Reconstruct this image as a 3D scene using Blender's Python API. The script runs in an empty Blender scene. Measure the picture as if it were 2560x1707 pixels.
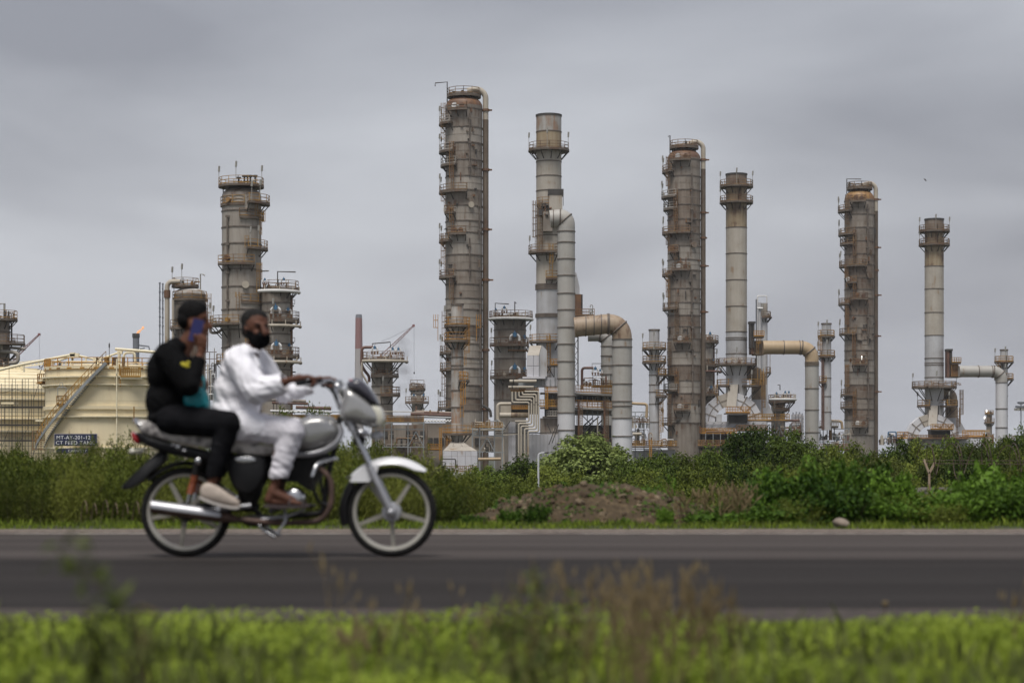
import bpy, math, random
import numpy as np
from mathutils import Vector, Matrix, noise as mnoise

R = math.radians
SC = bpy.context.scene
COL = SC.collection

# ------------------------------------------------------------------ camera
F = 4978.0      # focal length in photograph pixels (70 mm on a 36 mm sensor, 2560 px wide)
HZ = 1140.0     # row of the horizon
EYE = 0.663     # camera height over the road
cam_data = bpy.data.cameras.new('camera')
cam_data.lens = 70.0
cam_data.sensor_width = 36.0
cam_data.shift_y = (HZ - 853.5) / 2560.0
cam_data.clip_start = 0.1
cam_data.clip_end = 20000
cam_data.dof.use_dof = True
cam_data.dof.focus_distance = 260.0
cam_data.dof.aperture_fstop = 2.5
cam_data.dof.aperture_blades = 0
cam = bpy.data.objects.new('camera', cam_data)
COL.objects.link(cam)
cam.location = (0, 0, EYE)
cam.rotation_euler = (R(90), 0, 0)
SC.camera = cam

# ------------------------------------------------------------------ sky, sun, exposure
SUN_EL, SUN_AZ = 64.0, 196.0     # azimuth clockwise from +Y
world = bpy.data.worlds.new('World')
SC.world = world
world.use_nodes = True
wn, wl = world.node_tree.nodes, world.node_tree.links
wn.clear()
w_out = wn.new('ShaderNodeOutputWorld')
w_bg = wn.new('ShaderNodeBackground')
w_bg.inputs['Strength'].default_value = 0.1
w_sky = wn.new('ShaderNodeTexSky')
w_sky.sky_type = 'NISHITA'
w_sky.sun_disc = False
w_sky.sun_elevation = R(SUN_EL)
w_sky.sun_rotation = R(SUN_AZ)
w_sky.air_density = 2.0
w_sky.dust_density = 4.0
tc = wn.new('ShaderNodeTexCoord')
mp = wn.new('ShaderNodeMapping')
mp.inputs['Scale'].default_value = (1.0, 1.0, 3.2)
mp.inputs['Location'].default_value = (3.3, 0.4, 1.75)
wl.new(tc.outputs['Generated'], mp.inputs['Vector'])
n1 = wn.new('ShaderNodeTexNoise')
n1.inputs['Scale'].default_value = 3.4
n1.inputs['Detail'].default_value = 5.0
n1.inputs['Roughness'].default_value = 0.42
n1.inputs['Distortion'].default_value = 0.35
wl.new(mp.outputs['Vector'], n1.inputs['Vector'])
rp = wn.new('ShaderNodeValToRGB')
rp.color_ramp.elements[0].position = 0.34
rp.color_ramp.elements[0].color = (0.148, 0.153, 0.177, 1)
rp.color_ramp.elements[1].position = 0.66
rp.color_ramp.elements[1].color = (0.282, 0.291, 0.318, 1)
# the cloud deck is thinner, hence paler, low over the horizon
sp = wn.new('ShaderNodeSeparateXYZ'); wl.new(tc.outputs['Generated'], sp.inputs['Vector'])
el = wn.new('ShaderNodeMapRange'); el.interpolation_type = 'SMOOTHSTEP'
el.inputs['From Min'].default_value = 0.02; el.inputs['From Max'].default_value = 0.24
el.inputs['To Min'].default_value = 0.16; el.inputs['To Max'].default_value = -0.10
wl.new(sp.outputs['Z'], el.inputs['Value'])
sm = wn.new('ShaderNodeMath'); sm.operation = 'ADD'
wl.new(n1.outputs['Fac'], sm.inputs[0]); wl.new(el.outputs['Result'], sm.inputs[1])
wl.new(sm.outputs['Value'], rp.inputs['Fac'])
up = wn.new('ShaderNodeVectorMath')
up.operation = 'SCALE'
up.inputs['Scale'].default_value = 9.6
wl.new(rp.outputs['Color'], up.inputs[0])
w_mix = wn.new('ShaderNodeMixRGB')
w_mix.inputs['Fac'].default_value = 0.95
wl.new(w_sky.outputs['Color'], w_mix.inputs['Color1'])
wl.new(up.outputs['Vector'], w_mix.inputs['Color2'])
wl.new(w_mix.outputs['Color'], w_bg.inputs['Color'])
wl.new(w_bg.outputs['Background'], w_out.inputs['Surface'])

sun_data = bpy.data.lights.new('sun', 'SUN')
sun_data.energy = 1.5
sun_data.angle = R(28)
sun_data.color = (1.0, 0.965, 0.92)
sun = bpy.data.objects.new('sun', sun_data)
COL.objects.link(sun)
sun.rotation_euler = (R(90 - SUN_EL), 0, R(180 - SUN_AZ))
sun.location = (0, -30, 60)

vs = SC.view_settings
vs.view_transform = 'Standard'
vs.look = 'None'
vs.exposure = 1.07
vs.gamma = 1.0
vs.use_curve_mapping = False

# ------------------------------------------------------------------ helpers: objects
ORG = {}

def P(px, py, D):
    """world point seen at photograph pixel (px, py) at depth D"""
    return Vector(((px - 1280.0) * D / F, D, EYE - (py - HZ) * D / F))

def thing(name, label, cat, loc, group=None, kind=None):
    o = bpy.data.objects.new(name, None)
    o.empty_display_size = 0.3
    COL.objects.link(o)
    o.location = loc
    ORG[o] = Vector(loc)
    o['label'] = label
    o['category'] = cat
    if group: o['group'] = group
    if kind: o['kind'] = kind
    return o

def org(o):
    while o is not None and o not in ORG:
        o = o.parent
    return ORG[o] if o is not None else Vector((0, 0, 0))

def link(name, me, m=None, parent=None, loc=None):
    """link a mesh; loc is a world position for its origin"""
    o = bpy.data.objects.new(name, me)
    COL.objects.link(o)
    if m is not None and len(me.materials) == 0:
        me.materials.append(m)
    if parent is not None:
        o.parent = parent
    if loc is not None:
        o.location = Vector(loc) - org(parent) if parent is not None else loc
        if parent is not None and parent not in ORG:
            q = parent
            off = Vector((0, 0, 0))
            while q is not None and q not in ORG:
                off += q.location
                q = q.parent
            o.location = o.location - off
    return o

def dup(root, loc, label=None, rz=None, sc=None):
    def cp(o, par):
        c = o.copy()
        COL.objects.link(c)
        if par is not None:
            c.parent = par
        for ch in o.children:
            cp(ch, c)
        return c
    c = cp(root, None)
    c.location = loc
    ORG[c] = Vector(loc)
    if label: c['label'] = label
    if rz is not None: c.rotation_euler = (0, 0, rz)
    if sc is not None: c.scale = sc
    return c

def frame_of(d):
    d = d.normalized()
    a = Vector((0, 0, 1)) if abs(d.z) < 0.95 else Vector((1, 0, 0))
    u = d.cross(a).normalized()
    v = u.cross(d).normalized()
    return u, v

def rounded(pts, rad, n=5):
    """polyline with its corners rounded"""
    pts = [Vector(p) for p in pts]
    if rad <= 0 or len(pts) < 3:
        return pts
    out = [pts[0]]
    for i in range(1, len(pts) - 1):
        a, b, c = pts[i - 1], pts[i], pts[i + 1]
        d1, d2 = (a - b), (c - b)
        l = min(rad, d1.length * 0.48, d2.length * 0.48)
        p0, p2 = b + d1.normalized() * l, b + d2.normalized() * l
        for k in range(n + 1):
            t = k / n
            out.append(p0 * (1 - t) ** 2 + b * 2 * t * (1 - t) + p2 * t * t)
    out.append(pts[-1])
    return out

class MB:
    def __init__(s):
        s.v, s.f = [], []

    def quadbox(s, pts):
        i = len(s.v)
        s.v += [Vector(p) for p in pts]
        for q in ((0, 3, 2, 1), (4, 5, 6, 7), (0, 1, 5, 4), (1, 2, 6, 5), (2, 3, 7, 6), (3, 0, 4, 7)):
            s.f.append([i + k for k in q])
        return s

    def box(s, c, sz, rz=0.0, rx=0.0, ry=0.0):
        c = Vector(c)
        m = Matrix.Rotation(rz, 3, 'Z') @ Matrix.Rotation(ry, 3, 'Y') @ Matrix.Rotation(rx, 3, 'X')
        h = Vector(sz) * 0.5
        p = [Vector((x * h.x, y * h.y, z * h.z)) for z in (-1, 1) for x, y in ((-1, -1), (1, -1), (1, 1), (-1, 1))]
        return s.quadbox([c + m @ q for q in p])

    def bar(s, a, b, w, h=None):
        a, b = Vector(a), Vector(b)
        h = h or w
        u, v = frame_of(b - a)
        u, v = u * w * 0.5, v * h * 0.5
        return s.quadbox([a - u - v, a + u - v, a + u + v, a - u + v, b - u - v, b + u - v, b + u + v, b - u + v])

    def tube(s, pts, r, n=10, caps=True, closed=False, flat=1.0):
        pts = [Vector(p) for p in pts]
        m = len(pts)
        rr = r if isinstance(r, (list, tuple)) else [r] * m
        u = None
        base = len(s.v)
        for i, p in enumerate(pts):
            if closed:
                d = pts[(i + 1) % m] - pts[i - 1]
            else:
                d = pts[min(i + 1, m - 1)] - pts[max(i - 1, 0)]
            d.normalize()
            if u is None:
                u, v = frame_of(d)
            else:
                u = (u - d * u.dot(d))
                if u.length < 1e-6:
                    u, v = frame_of(d)
                u.normalize()
                v = u.cross(d).normalized()
            for k in range(n):
                t = 2 * math.pi * k / n
                s.v.append(p + u * math.cos(t) * rr[i] + v * math.sin(t) * rr[i] * flat)
        last = m if closed else m - 1
        for i in range(last):
            for k in range(n):
                a, b = base + i * n, base + ((i + 1) % m) * n
                s.f.append([a + k, a + (k + 1) % n, b + (k + 1) % n, b + k])
        if caps and not closed:
            s.f.append([base + k for k in range(n)][::-1])
            s.f.append([base + (m - 1) * n + k for k in range(n)])
        return s

    def lathe(s, prof, c, n=24, axis='Z', a0=0.0, a1=None, caps=False):
        """prof: list of (radius, height); angle 0 faces -Y for the Z axis"""
        c = Vector(c)
        full = a1 is None
        a1 = 2 * math.pi if full else a1
        cols = n if full else n + 1
        base = len(s.v)
        for (r, h) in prof:
            for k in range(cols):
                t = a0 + (a1 - a0) * k / n
                x, y = r * math.sin(t), -r * math.cos(t)
                if axis == 'Z': q = Vector((x, y, h))
                elif axis == 'Y': q = Vector((x, h, -y))
                else: q = Vector((h, x, -y))
                s.v.append(c + q)
        for i in range(len(prof) - 1):
            for k in range(n):
                k2 = (k + 1) % cols
                a, b = base + i * cols, base + (i + 1) * cols
                s.f.append([a + k, a + k2, b + k2, b + k])
        if caps and full:
            s.f.append([base + k for k in range(n)][::-1])
            e = base + (len(prof) - 1) * cols
            s.f.append([e + k for k in range(n)])
        return s

    def prism(s, poly, y0, y1):
        """polygon of (x, z) extruded along Y"""
        i, n = len(s.v), len(poly)
        s.v += [Vector((x, y0, z)) for x, z in poly] + [Vector((x, y1, z)) for x, z in poly]
        s.f.append([i + k for k in range(n)])
        s.f.append([i + n + k for k in range(n)][::-1])
        for k in range(n):
            s.f.append([i + k, i + n + k, i + n + (k + 1) % n, i + (k + 1) % n])
        return s

    def sphere(s, c, rad, nu=14, nv=9, rot=None):
        c = Vector(c)
        rad = Vector(rad) if not isinstance(rad, (int, float)) else Vector((rad, rad, rad))
        b = len(s.v)
        def put(q):
            q = Vector((q.x * rad.x, q.y * rad.y, q.z * rad.z))
            if rot is not None: q = rot @ q
            s.v.append(c + q)
        put(Vector((0, 0, -1)))
        for j in range(1, nv):
            ph = -math.pi / 2 + math.pi * j / nv
            for k in range(nu):
                t = 2 * math.pi * k / nu
                put(Vector((math.cos(ph) * math.cos(t), math.cos(ph) * math.sin(t), math.sin(ph))))
        put(Vector((0, 0, 1)))
        top = len(s.v) - 1
        for k in range(nu):
            s.f.append([b, b + 1 + (k + 1) % nu, b + 1 + k])
            s.f.append([top, b + 1 + (nv - 2) * nu + k, b + 1 + (nv - 2) * nu + (k + 1) % nu])
        for j in range(nv - 2):
            for k in range(nu):
                a, d = b + 1 + j * nu, b + 1 + (j + 1) * nu
                s.f.append([a + k, a + (k + 1) % nu, d + (k + 1) % nu, d + k])
        return s

    def capsule(s, a, ra, b, rb, n=14, flat=1.0):
        a, b = Vector(a), Vector(b)
        d = (b - a).normalized()
        pts, rr = [], []
        for k in range(5):
            t = math.pi / 2 * (1 - k / 4)
            pts.append(a - d * ra * math.sin(t) * 0.999); rr.append(max(ra * math.cos(t), 0.002))
        for k in range(5):
            t = math.pi / 2 * k / 4
            pts.append(b + d * rb * math.sin(t) * 0.999); rr.append(max(rb * math.cos(t), 0.002))
        return s.tube(pts, rr, n, flat=flat)

    def mesh(s, name, off=Vector((0, 0, 0)), sharp=38, smooth=True):
        me = bpy.data.meshes.new(name)
        me.from_pydata([tuple(p - off) for p in s.v], [], s.f)
        if smooth:
            me.shade_smooth()
            me.set_sharp_from_angle(angle=R(sharp))
        me.update()
        return me

    def build(s, name, m, parent=None, sharp=38, smooth=True):
        """vertices are world points; the object sits at its thing's origin"""
        o = bpy.data.objects.new(name, s.mesh(name, org(parent), sharp, smooth))
        COL.objects.link(o)
        o.data.materials.append(m)
        if parent is not None:
            o.parent = parent
        if name in ('fittings', 'pipework', 'lettering', 'seed_head', 'bracket', 'foliage'): o['kind'] = 'stuff'
        return o

def alone(mb, name, m, label, cat, loc, group=None, kind=None, **k):
    """a thing that is a single mesh"""
    o = bpy.data.objects.new(name, mb.mesh(name, Vector(loc), **k))
    COL.objects.link(o)
    o.data.materials.append(m)
    o.location = loc
    ORG[o] = Vector(loc)
    if kind: o['kind'] = kind
    if label: o['label'] = label
    if cat: o['category'] = cat
    if group: o['group'] = group
    return o

def struct(mb, name, m, **k):
    o = mb.build(name, m, None, **k)
    o['kind'] = 'structure'
    return o

# ------------------------------------------------------------------ helpers: materials
def newmat(name):
    m = bpy.data.materials.new(name)
    m.use_nodes = True
    nt = m.node_tree
    b = nt.nodes['Principled BSDF']
    return m, nt.nodes, nt.links, b

def plain(name, col, rough=0.6, metal=0.0, var=0.12, scale=6.0, bump=0.0, spec=0.5, coat=0.0):
    m, n, l, b = newmat(name)
    b.inputs['Roughness'].default_value = rough
    b.inputs['Metallic'].default_value = metal
    b.inputs['Specular IOR Level'].default_value = spec
    b.inputs['Coat Weight'].default_value = coat
    t = n.new('ShaderNodeTexCoord')
    z = n.new('ShaderNodeTexNoise')
    z.inputs['Scale'].default_value = scale
    z.inputs['Detail'].default_value = 5
    l.new(t.outputs['Object'], z.inputs['Vector'])
    mr = n.new('ShaderNodeMapRange')
    mr.inputs['From Min'].default_value = 0.3
    mr.inputs['From Max'].default_value = 0.7
    mr.inputs['To Min'].default_value = 1 - var
    mr.inputs['To Max'].default_value = 1 + var
    l.new(z.outputs['Fac'], mr.inputs['Value'])
    sc = n.new('ShaderNodeVectorMath')
    sc.operation = 'SCALE'
    sc.inputs[0].default_value = col
    l.new(mr.outputs['Result'], sc.inputs['Scale'])
    l.new(sc.outputs['Vector'], b.inputs['Base Color'])
    if bump > 0:
        bp = n.new('ShaderNodeBump')
        bp.inputs['Strength'].default_value = bump
        bp.inputs['Distance'].default_value = 0.05
        l.new(z.outputs['Fac'], bp.inputs['Height'])
        l.new(bp.outputs['Normal'], b.inputs['Normal'])
    return m

def weathered(name, base, stain, rust=None, streak=1.0, amount=0.5, rust_at=0.62, rough=0.55, metal=0.0, tone=0.10, scale=1.0):
    """sheet metal or paint with rain streaks running down it, and rust patches"""
    m, n, l, b = newmat(name)
    b.inputs['Roughness'].default_value = rough
    b.inputs['Metallic'].default_value = metal
    t = n.new('ShaderNodeTexCoord')
    oi = n.new('ShaderNodeObjectInfo')
    ofs = n.new('ShaderNodeMath'); ofs.operation = 'MULTIPLY'; ofs.inputs[1].default_value = 57.0
    l.new(oi.outputs['Random'], ofs.inputs[0])
    ad = n.new('ShaderNodeVectorMath'); ad.operation = 'ADD'
    l.new(t.outputs['Object'], ad.inputs[0])
    l.new(ofs.outputs['Value'], ad.inputs[1])
    mp = n.new('ShaderNodeMapping')
    mp.inputs['Scale'].default_value = (1.1 * scale, 1.1 * scale, 0.10 * scale)
    l.new(ad.outputs['Vector'], mp.inputs['Vector'])
    z1 = n.new('ShaderNodeTexNoise')
    z1.inputs['Scale'].default_value = 1.6
    z1.inputs['Detail'].default_value = 7
    z1.inputs['Roughness'].default_value = 0.62
    l.new(mp.outputs['Vector'], z1.inputs['Vector'])
    z2 = n.new('ShaderNodeTexNoise')
    z2.inputs['Scale'].default_value = 0.42 * scale
    z2.inputs['Detail'].default_value = 6
    l.new(ad.outputs['Vector'], z2.inputs['Vector'])
    mr = n.new('ShaderNodeMapRange')
    mr.inputs['From Min'].default_value = 0.36
    mr.inputs['From Max'].default_value = 0.72
    mr.inputs['To Max'].default_value = amount * streak
    l.new(z1.outputs['Fac'], mr.inputs['Value'])
    mx = n.new('ShaderNodeMixRGB')
    mx.inputs['Color1'].default_value = (*base, 1)
    mx.inputs['Color2'].default_value = (*stain, 1)
    l.new(mr.outputs['Result'], mx.inputs['Fac'])
    mr2 = n.new('ShaderNodeMapRange')
    mr2.inputs['From Min'].default_value = 0.42
    mr2.inputs['From Max'].default_value = 0.68
    mr2.inputs['To Max'].default_value = amount * 0.8
    l.new(z2.outputs['Fac'], mr2.inputs['Value'])
    mx2 = n.new('ShaderNodeMixRGB')
    mx2.inputs['Color2'].default_value = (*stain, 1)
    l.new(mx.outputs['Color'], mx2.inputs['Color1'])
    l.new(mr2.outputs['Result'], mx2.inputs['Fac'])
    colr = mx2.outputs['Color']
    if rust is not None:
        ml = n.new('ShaderNodeMath'); ml.operation = 'MULTIPLY'
        ml2 = n.new('ShaderNodeMath'); ml2.operation = 'MULTIPLY'; ml2.inputs[1].default_value = 2.0
        l.new(z1.outputs['Fac'], ml.inputs[0]); l.new(z2.outputs['Fac'], ml.inputs[1])
        l.new(ml.outputs['Value'], ml2.inputs[0])
        mr3 = n.new('ShaderNodeMapRange')
        mr3.inputs['From Min'].default_value = rust_at - 0.12
        mr3.inputs['From Max'].default_value = rust_at + 0.12
        l.new(ml2.outputs['Value'], mr3.inputs['Value'])
        mx3 = n.new('ShaderNodeMixRGB')
        mx3.inputs['Color2'].default_value = (*rust, 1)
        l.new(colr, mx3.inputs['Color1'])
        l.new(mr3.outputs['Result'], mx3.inputs['Fac'])
        colr = mx3.outputs['Color']
    tn = n.new('ShaderNodeMapRange')
    tn.inputs['To Min'].default_value = 1 - tone
    tn.inputs['To Max'].default_value = 1 + tone
    l.new(oi.outputs['Random'], tn.inputs['Value'])
    sc = n.new('ShaderNodeVectorMath'); sc.operation = 'SCALE'
    l.new(colr, sc.inputs[0])
    l.new(tn.outputs['Result'], sc.inputs['Scale'])
    l.new(sc.outputs['Vector'], b.inputs['Base Color'])
    bp = n.new('ShaderNodeBump')
    bp.inputs['Strength'].default_value = 0.15
    bp.inputs['Distance'].default_value = 0.06
    l.new(z1.outputs['Fac'], bp.inputs['Height'])
    l.new(bp.outputs['Normal'], b.inputs['Normal'])
    return m

def leafmat(name, dark, light, rough=0.5, trans=0.18):
    m, n, l, b = newmat(name)
    b.inputs['Roughness'].default_value = rough
    b.inputs['Specular IOR Level'].default_value = 0.08
    g = n.new('ShaderNodeNewGeometry')
    oi = n.new('ShaderNodeObjectInfo')
    t = n.new('ShaderNodeTexCoord')
    z = n.new('ShaderNodeTexNoise')
    z.inputs['Scale'].default_value = 1.3
    z.inputs['Detail'].default_value = 3
    l.new(t.outputs['Object'], z.inputs['Vector'])
    a = n.new('ShaderNodeMath'); a.operation = 'MULTIPLY_ADD'
    a.inputs[1].default_value = 0.6; a.inputs[2].default_value = -0.25
    l.new(g.outputs['Random Per Island'], a.inputs[0])
    a2 = n.new('ShaderNodeMath'); a2.operation = 'ADD'
    l.new(a.outputs['Value'], a2.inputs[0]); l.new(z.outputs['Fac'], a2.inputs[1])
    a3 = n.new('ShaderNodeMath'); a3.operation = 'MULTIPLY_ADD'
    a3.inputs[1].default_value = 0.8; a3.inputs[2].default_value = -0.42
    l.new(oi.outputs['Random'], a3.inputs[0])
    a4 = n.new('ShaderNodeMath'); a4.operation = 'ADD'; a4.use_clamp = True
    l.new(a2.outputs['Value'], a4.inputs[0]); l.new(a3.outputs['Value'], a4.inputs[1])
    mx = n.new('ShaderNodeMixRGB')
    mx.inputs['Color1'].default_value = (*dark, 1)
    mx.inputs['Color2'].default_value = (*light, 1)
    l.new(a4.outputs['Value'], mx.inputs['Fac'])
    l.new(mx.outputs['Color'], b.inputs['Base Color'])
    tr = n.new('ShaderNodeBsdfTranslucent')
    l.new(mx.outputs['Color'], tr.inputs['Color'])
    ms = n.new('ShaderNodeMixShader')
    ms.inputs['Fac'].default_value = trans
    l.new(b.outputs['BSDF'], ms.inputs[1]); l.new(tr.outputs['BSDF'], ms.inputs[2])
    l.new(ms.outputs['Shader'], n['Material Output'].inputs['Surface'])
    return m

M = {}
RUST = (0.125, 0.072, 0.042)
M['clad'] = weathered('aged_cladding', (0.375, 0.340, 0.296), (0.225, 0.190, 0.155), RUST, amount=0.7, rust_at=0.80, tone=0.10)
M['clad_dark'] = weathered('dirty_cladding', (0.275, 0.240, 0.202), (0.150, 0.118, 0.090), RUST, amount=0.8, rust_at=0.70, tone=0.12)
M['clad_rust'] = weathered('rusty_cladding', (0.228, 0.184, 0.145), (0.130, 0.092, 0.065), RUST, amount=0.85, rust_at=0.66, tone=0.10)
M['rusthead'] = weathered('rusted_steel', (0.17, 0.092, 0.055), (0.10, 0.052, 0.032), (0.20, 0.10, 0.045), amount=0.9, rust_at=0.55)
M['rustplate'] = weathered('orange_rust', (0.22, 0.115, 0.045), (0.14, 0.068, 0.030), (0.30, 0.17, 0.06), amount=0.8, rust_at=0.55)
M['silver'] = weathered('aluminium_paint', (0.52, 0.52, 0.53), (0.36, 0.345, 0.33), (0.27, 0.19, 0.12), amount=0.55, rust_at=0.8, rough=0.42, metal=0.15, tone=0.07)
M['stack'] = weathered('stack_paint', (0.45, 0.412, 0.355), (0.31, 0.268, 0.215), (0.26, 0.16, 0.08), amount=0.55, rust_at=0.78, tone=0.06)
M['stack_stain'] = weathered('stained_stack_paint', (0.37, 0.30, 0.20), (0.23, 0.15, 0.075), RUST, amount=0.8, rust_at=0.6, tone=0.05)
M['duct'] = weathered('duct_sheet', (0.41, 0.395, 0.365), (0.31, 0.285, 0.25), (0.25, 0.16, 0.09), amount=0.45, rust_at=0.82, tone=0.05)
M['duct_white'] = weathered('fresh_duct_paint', (0.63, 0.63, 0.65), (0.50, 0.49, 0.49), None, amount=0.4, tone=0.03)
M['duct_rust'] = weathered('heat_stained_duct', (0.37, 0.285, 0.20), (0.24, 0.165, 0.105), RUST, amount=0.7, rust_at=0.68, tone=0.05)
M['duct_tan'] = weathered('tan_duct', (0.46, 0.345, 0.215), (0.34, 0.24, 0.14), None, amount=0.5, tone=0.03)
M['patch'] = weathered('patched_white_paint', (0.50, 0.49, 0.47), (0.30, 0.25, 0.20), (0.33, 0.20, 0.13), amount=0.95, rust_at=0.66, tone=0.16)
M['cream'] = weathered('cream_tank_paint', (0.84, 0.735, 0.50), (0.65, 0.525, 0.33), (0.34, 0.22, 0.11), amount=0.42, rust_at=0.86, rough=0.5, tone=0.03, scale=0.9)
M['creampipe'] = plain('cream_pipe_paint', (0.78, 0.70, 0.50), 0.5)
M['ochre'] = weathered('ochre_railing_paint', (0.40, 0.215, 0.035), (0.22, 0.115, 0.03), RUST, amount=0.8, rust_at=0.62, tone=0.2)
M['orange'] = weathered('orange_railing_paint', (0.45, 0.215, 0.02), (0.30, 0.13, 0.02), None, amount=0.6, tone=0.15)
M['rail_old'] = weathered('faded_railing_paint', (0.25, 0.15, 0.065), (0.13, 0.085, 0.05), RUST, amount=0.9, rust_at=0.55, tone=0.2)
M['rail_grey'] = plain('galvanised_railing', (0.36, 0.33, 0.29), 0.5, var=0.2)
M['deck'] = weathered('platform_steel', (0.16, 0.125, 0.095), (0.08, 0.065, 0.05), RUST, amount=0.8, rust_at=0.6)
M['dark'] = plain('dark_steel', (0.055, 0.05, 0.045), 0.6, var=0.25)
M['ringsteel'] = plain('stiffener_steel', (0.13, 0.105, 0.085), 0.6, var=0.3, scale=1.0)
M['steelgrey'] = plain('grey_frame_paint', (0.25, 0.265, 0.27), 0.55, var=0.18, scale=0.6)
M['pipebeige'] = weathered('beige_pipe_lagging', (0.47, 0.42, 0.34), (0.33, 0.28, 0.22), (0.30, 0.17, 0.08), amount=0.5, rust_at=0.8, tone=0.07)
M['pipebrown'] = plain('brown_pipe', (0.135, 0.07, 0.05), 0.6, var=0.3, scale=0.8)
M['downcomer'] = weathered('brown_downcomer', (0.170, 0.132, 0.096), (0.090, 0.066, 0.047), RUST, amount=0.8, rust_at=0.7)
M['white'] = plain('white_lagging', (0.68, 0.67, 0.65), 0.4, var=0.1, scale=0.7)
M['blue'] = plain('blue_valve_paint', (0.05, 0.14, 0.25), 0.45, var=0.15)
M['lampgrey'] = plain('lamp_housing', (0.30, 0.29, 0.26), 0.5)
M['wallbeige'] = weathered('beige_concrete', (0.33, 0.28, 0.225), (0.24, 0.20, 0.16), None, amount=0.5)
M['panelwhite'] = weathered('pale_furnace_panel', (0.56, 0.555, 0.585), (0.43, 0.415, 0.42), (0.30, 0.2, 0.13), amount=0.5, rust_at=0.85, tone=0.06)
M['farred'] = plain('muted_red_paint', (0.24, 0.105, 0.095), 0.6)  # dull red for the far things
M['farwhite'] = plain('muted_white_paint', (0.36, 0.33, 0.32), 0.6)  # dull white, well below a clean white
M['fargrey'] = plain('far_grey', (0.16, 0.17, 0.19), 0.7)
# ------------------------------------------------------------------ ground, road
def ground_z(y):
    k = [(-200, -0.06), (2, -0.05), (6.5, -0.03), (7.7, -0.05), (8.1, -0.10), (17.6, -0.10), (17.9, -0.03), (19.6, -0.02), (22, -0.22), (30, -0.75),
         (55, -2.25), (100, -4.0), (180, -4.2), (6000, -4.2), (14000, -4.2)]
    for (a, za), (b, zb) in zip(k, k[1:]):
        if y <= b:
            return za + (zb - za) * (y - a) / (b - a)
    return k[-1][1]

def gmat():
    m, n, l, b = newmat('soil_and_weeds')
    b.inputs['Roughness'].default_value = 0.95
    t = n.new('ShaderNodeTexCoord')
    z = n.new('ShaderNodeTexNoise'); z.inputs['Scale'].default_value = 1.7; z.inputs['Detail'].default_value = 8
    z2 = n.new('ShaderNodeTexNoise'); z2.inputs['Scale'].default_value = 22; z2.inputs['Detail'].default_value = 6
    l.new(t.outputs['Object'], z.inputs['Vector']); l.new(t.outputs['Object'], z2.inputs['Vector'])
    r = n.new('ShaderNodeValToRGB')
    r.color_ramp.elements[0].position = 0.38; r.color_ramp.elements[0].color = (0.055, 0.040, 0.026, 1)
    r.color_ramp.elements[1].position = 0.60; r.color_ramp.elements[1].color = (0.055, 0.080, 0.018, 1)
    l.new(z.outputs['Fac'], r.inputs['Fac'])
    mx = n.new('ShaderNodeMixRGB'); mx.blend_type = 'MULTIPLY'; mx.inputs['Fac'].default_value = 0.6
    l.new(r.outputs['Color'], mx.inputs['Color1']); l.new(z2.outputs['Color'], mx.inputs['Color2'])
    l.new(mx.outputs['Color'], b.inputs['Base Color'])
    bp = n.new('ShaderNodeBump'); bp.inputs['Distance'].default_value = 0.05; bp.inputs['Strength'].default_value = 0.7
    l.new(z2.outputs['Fac'], bp.inputs['Height']); l.new(bp.outputs['Normal'], b.inputs['Normal'])
    return m
M['soil'] = gmat()

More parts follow.
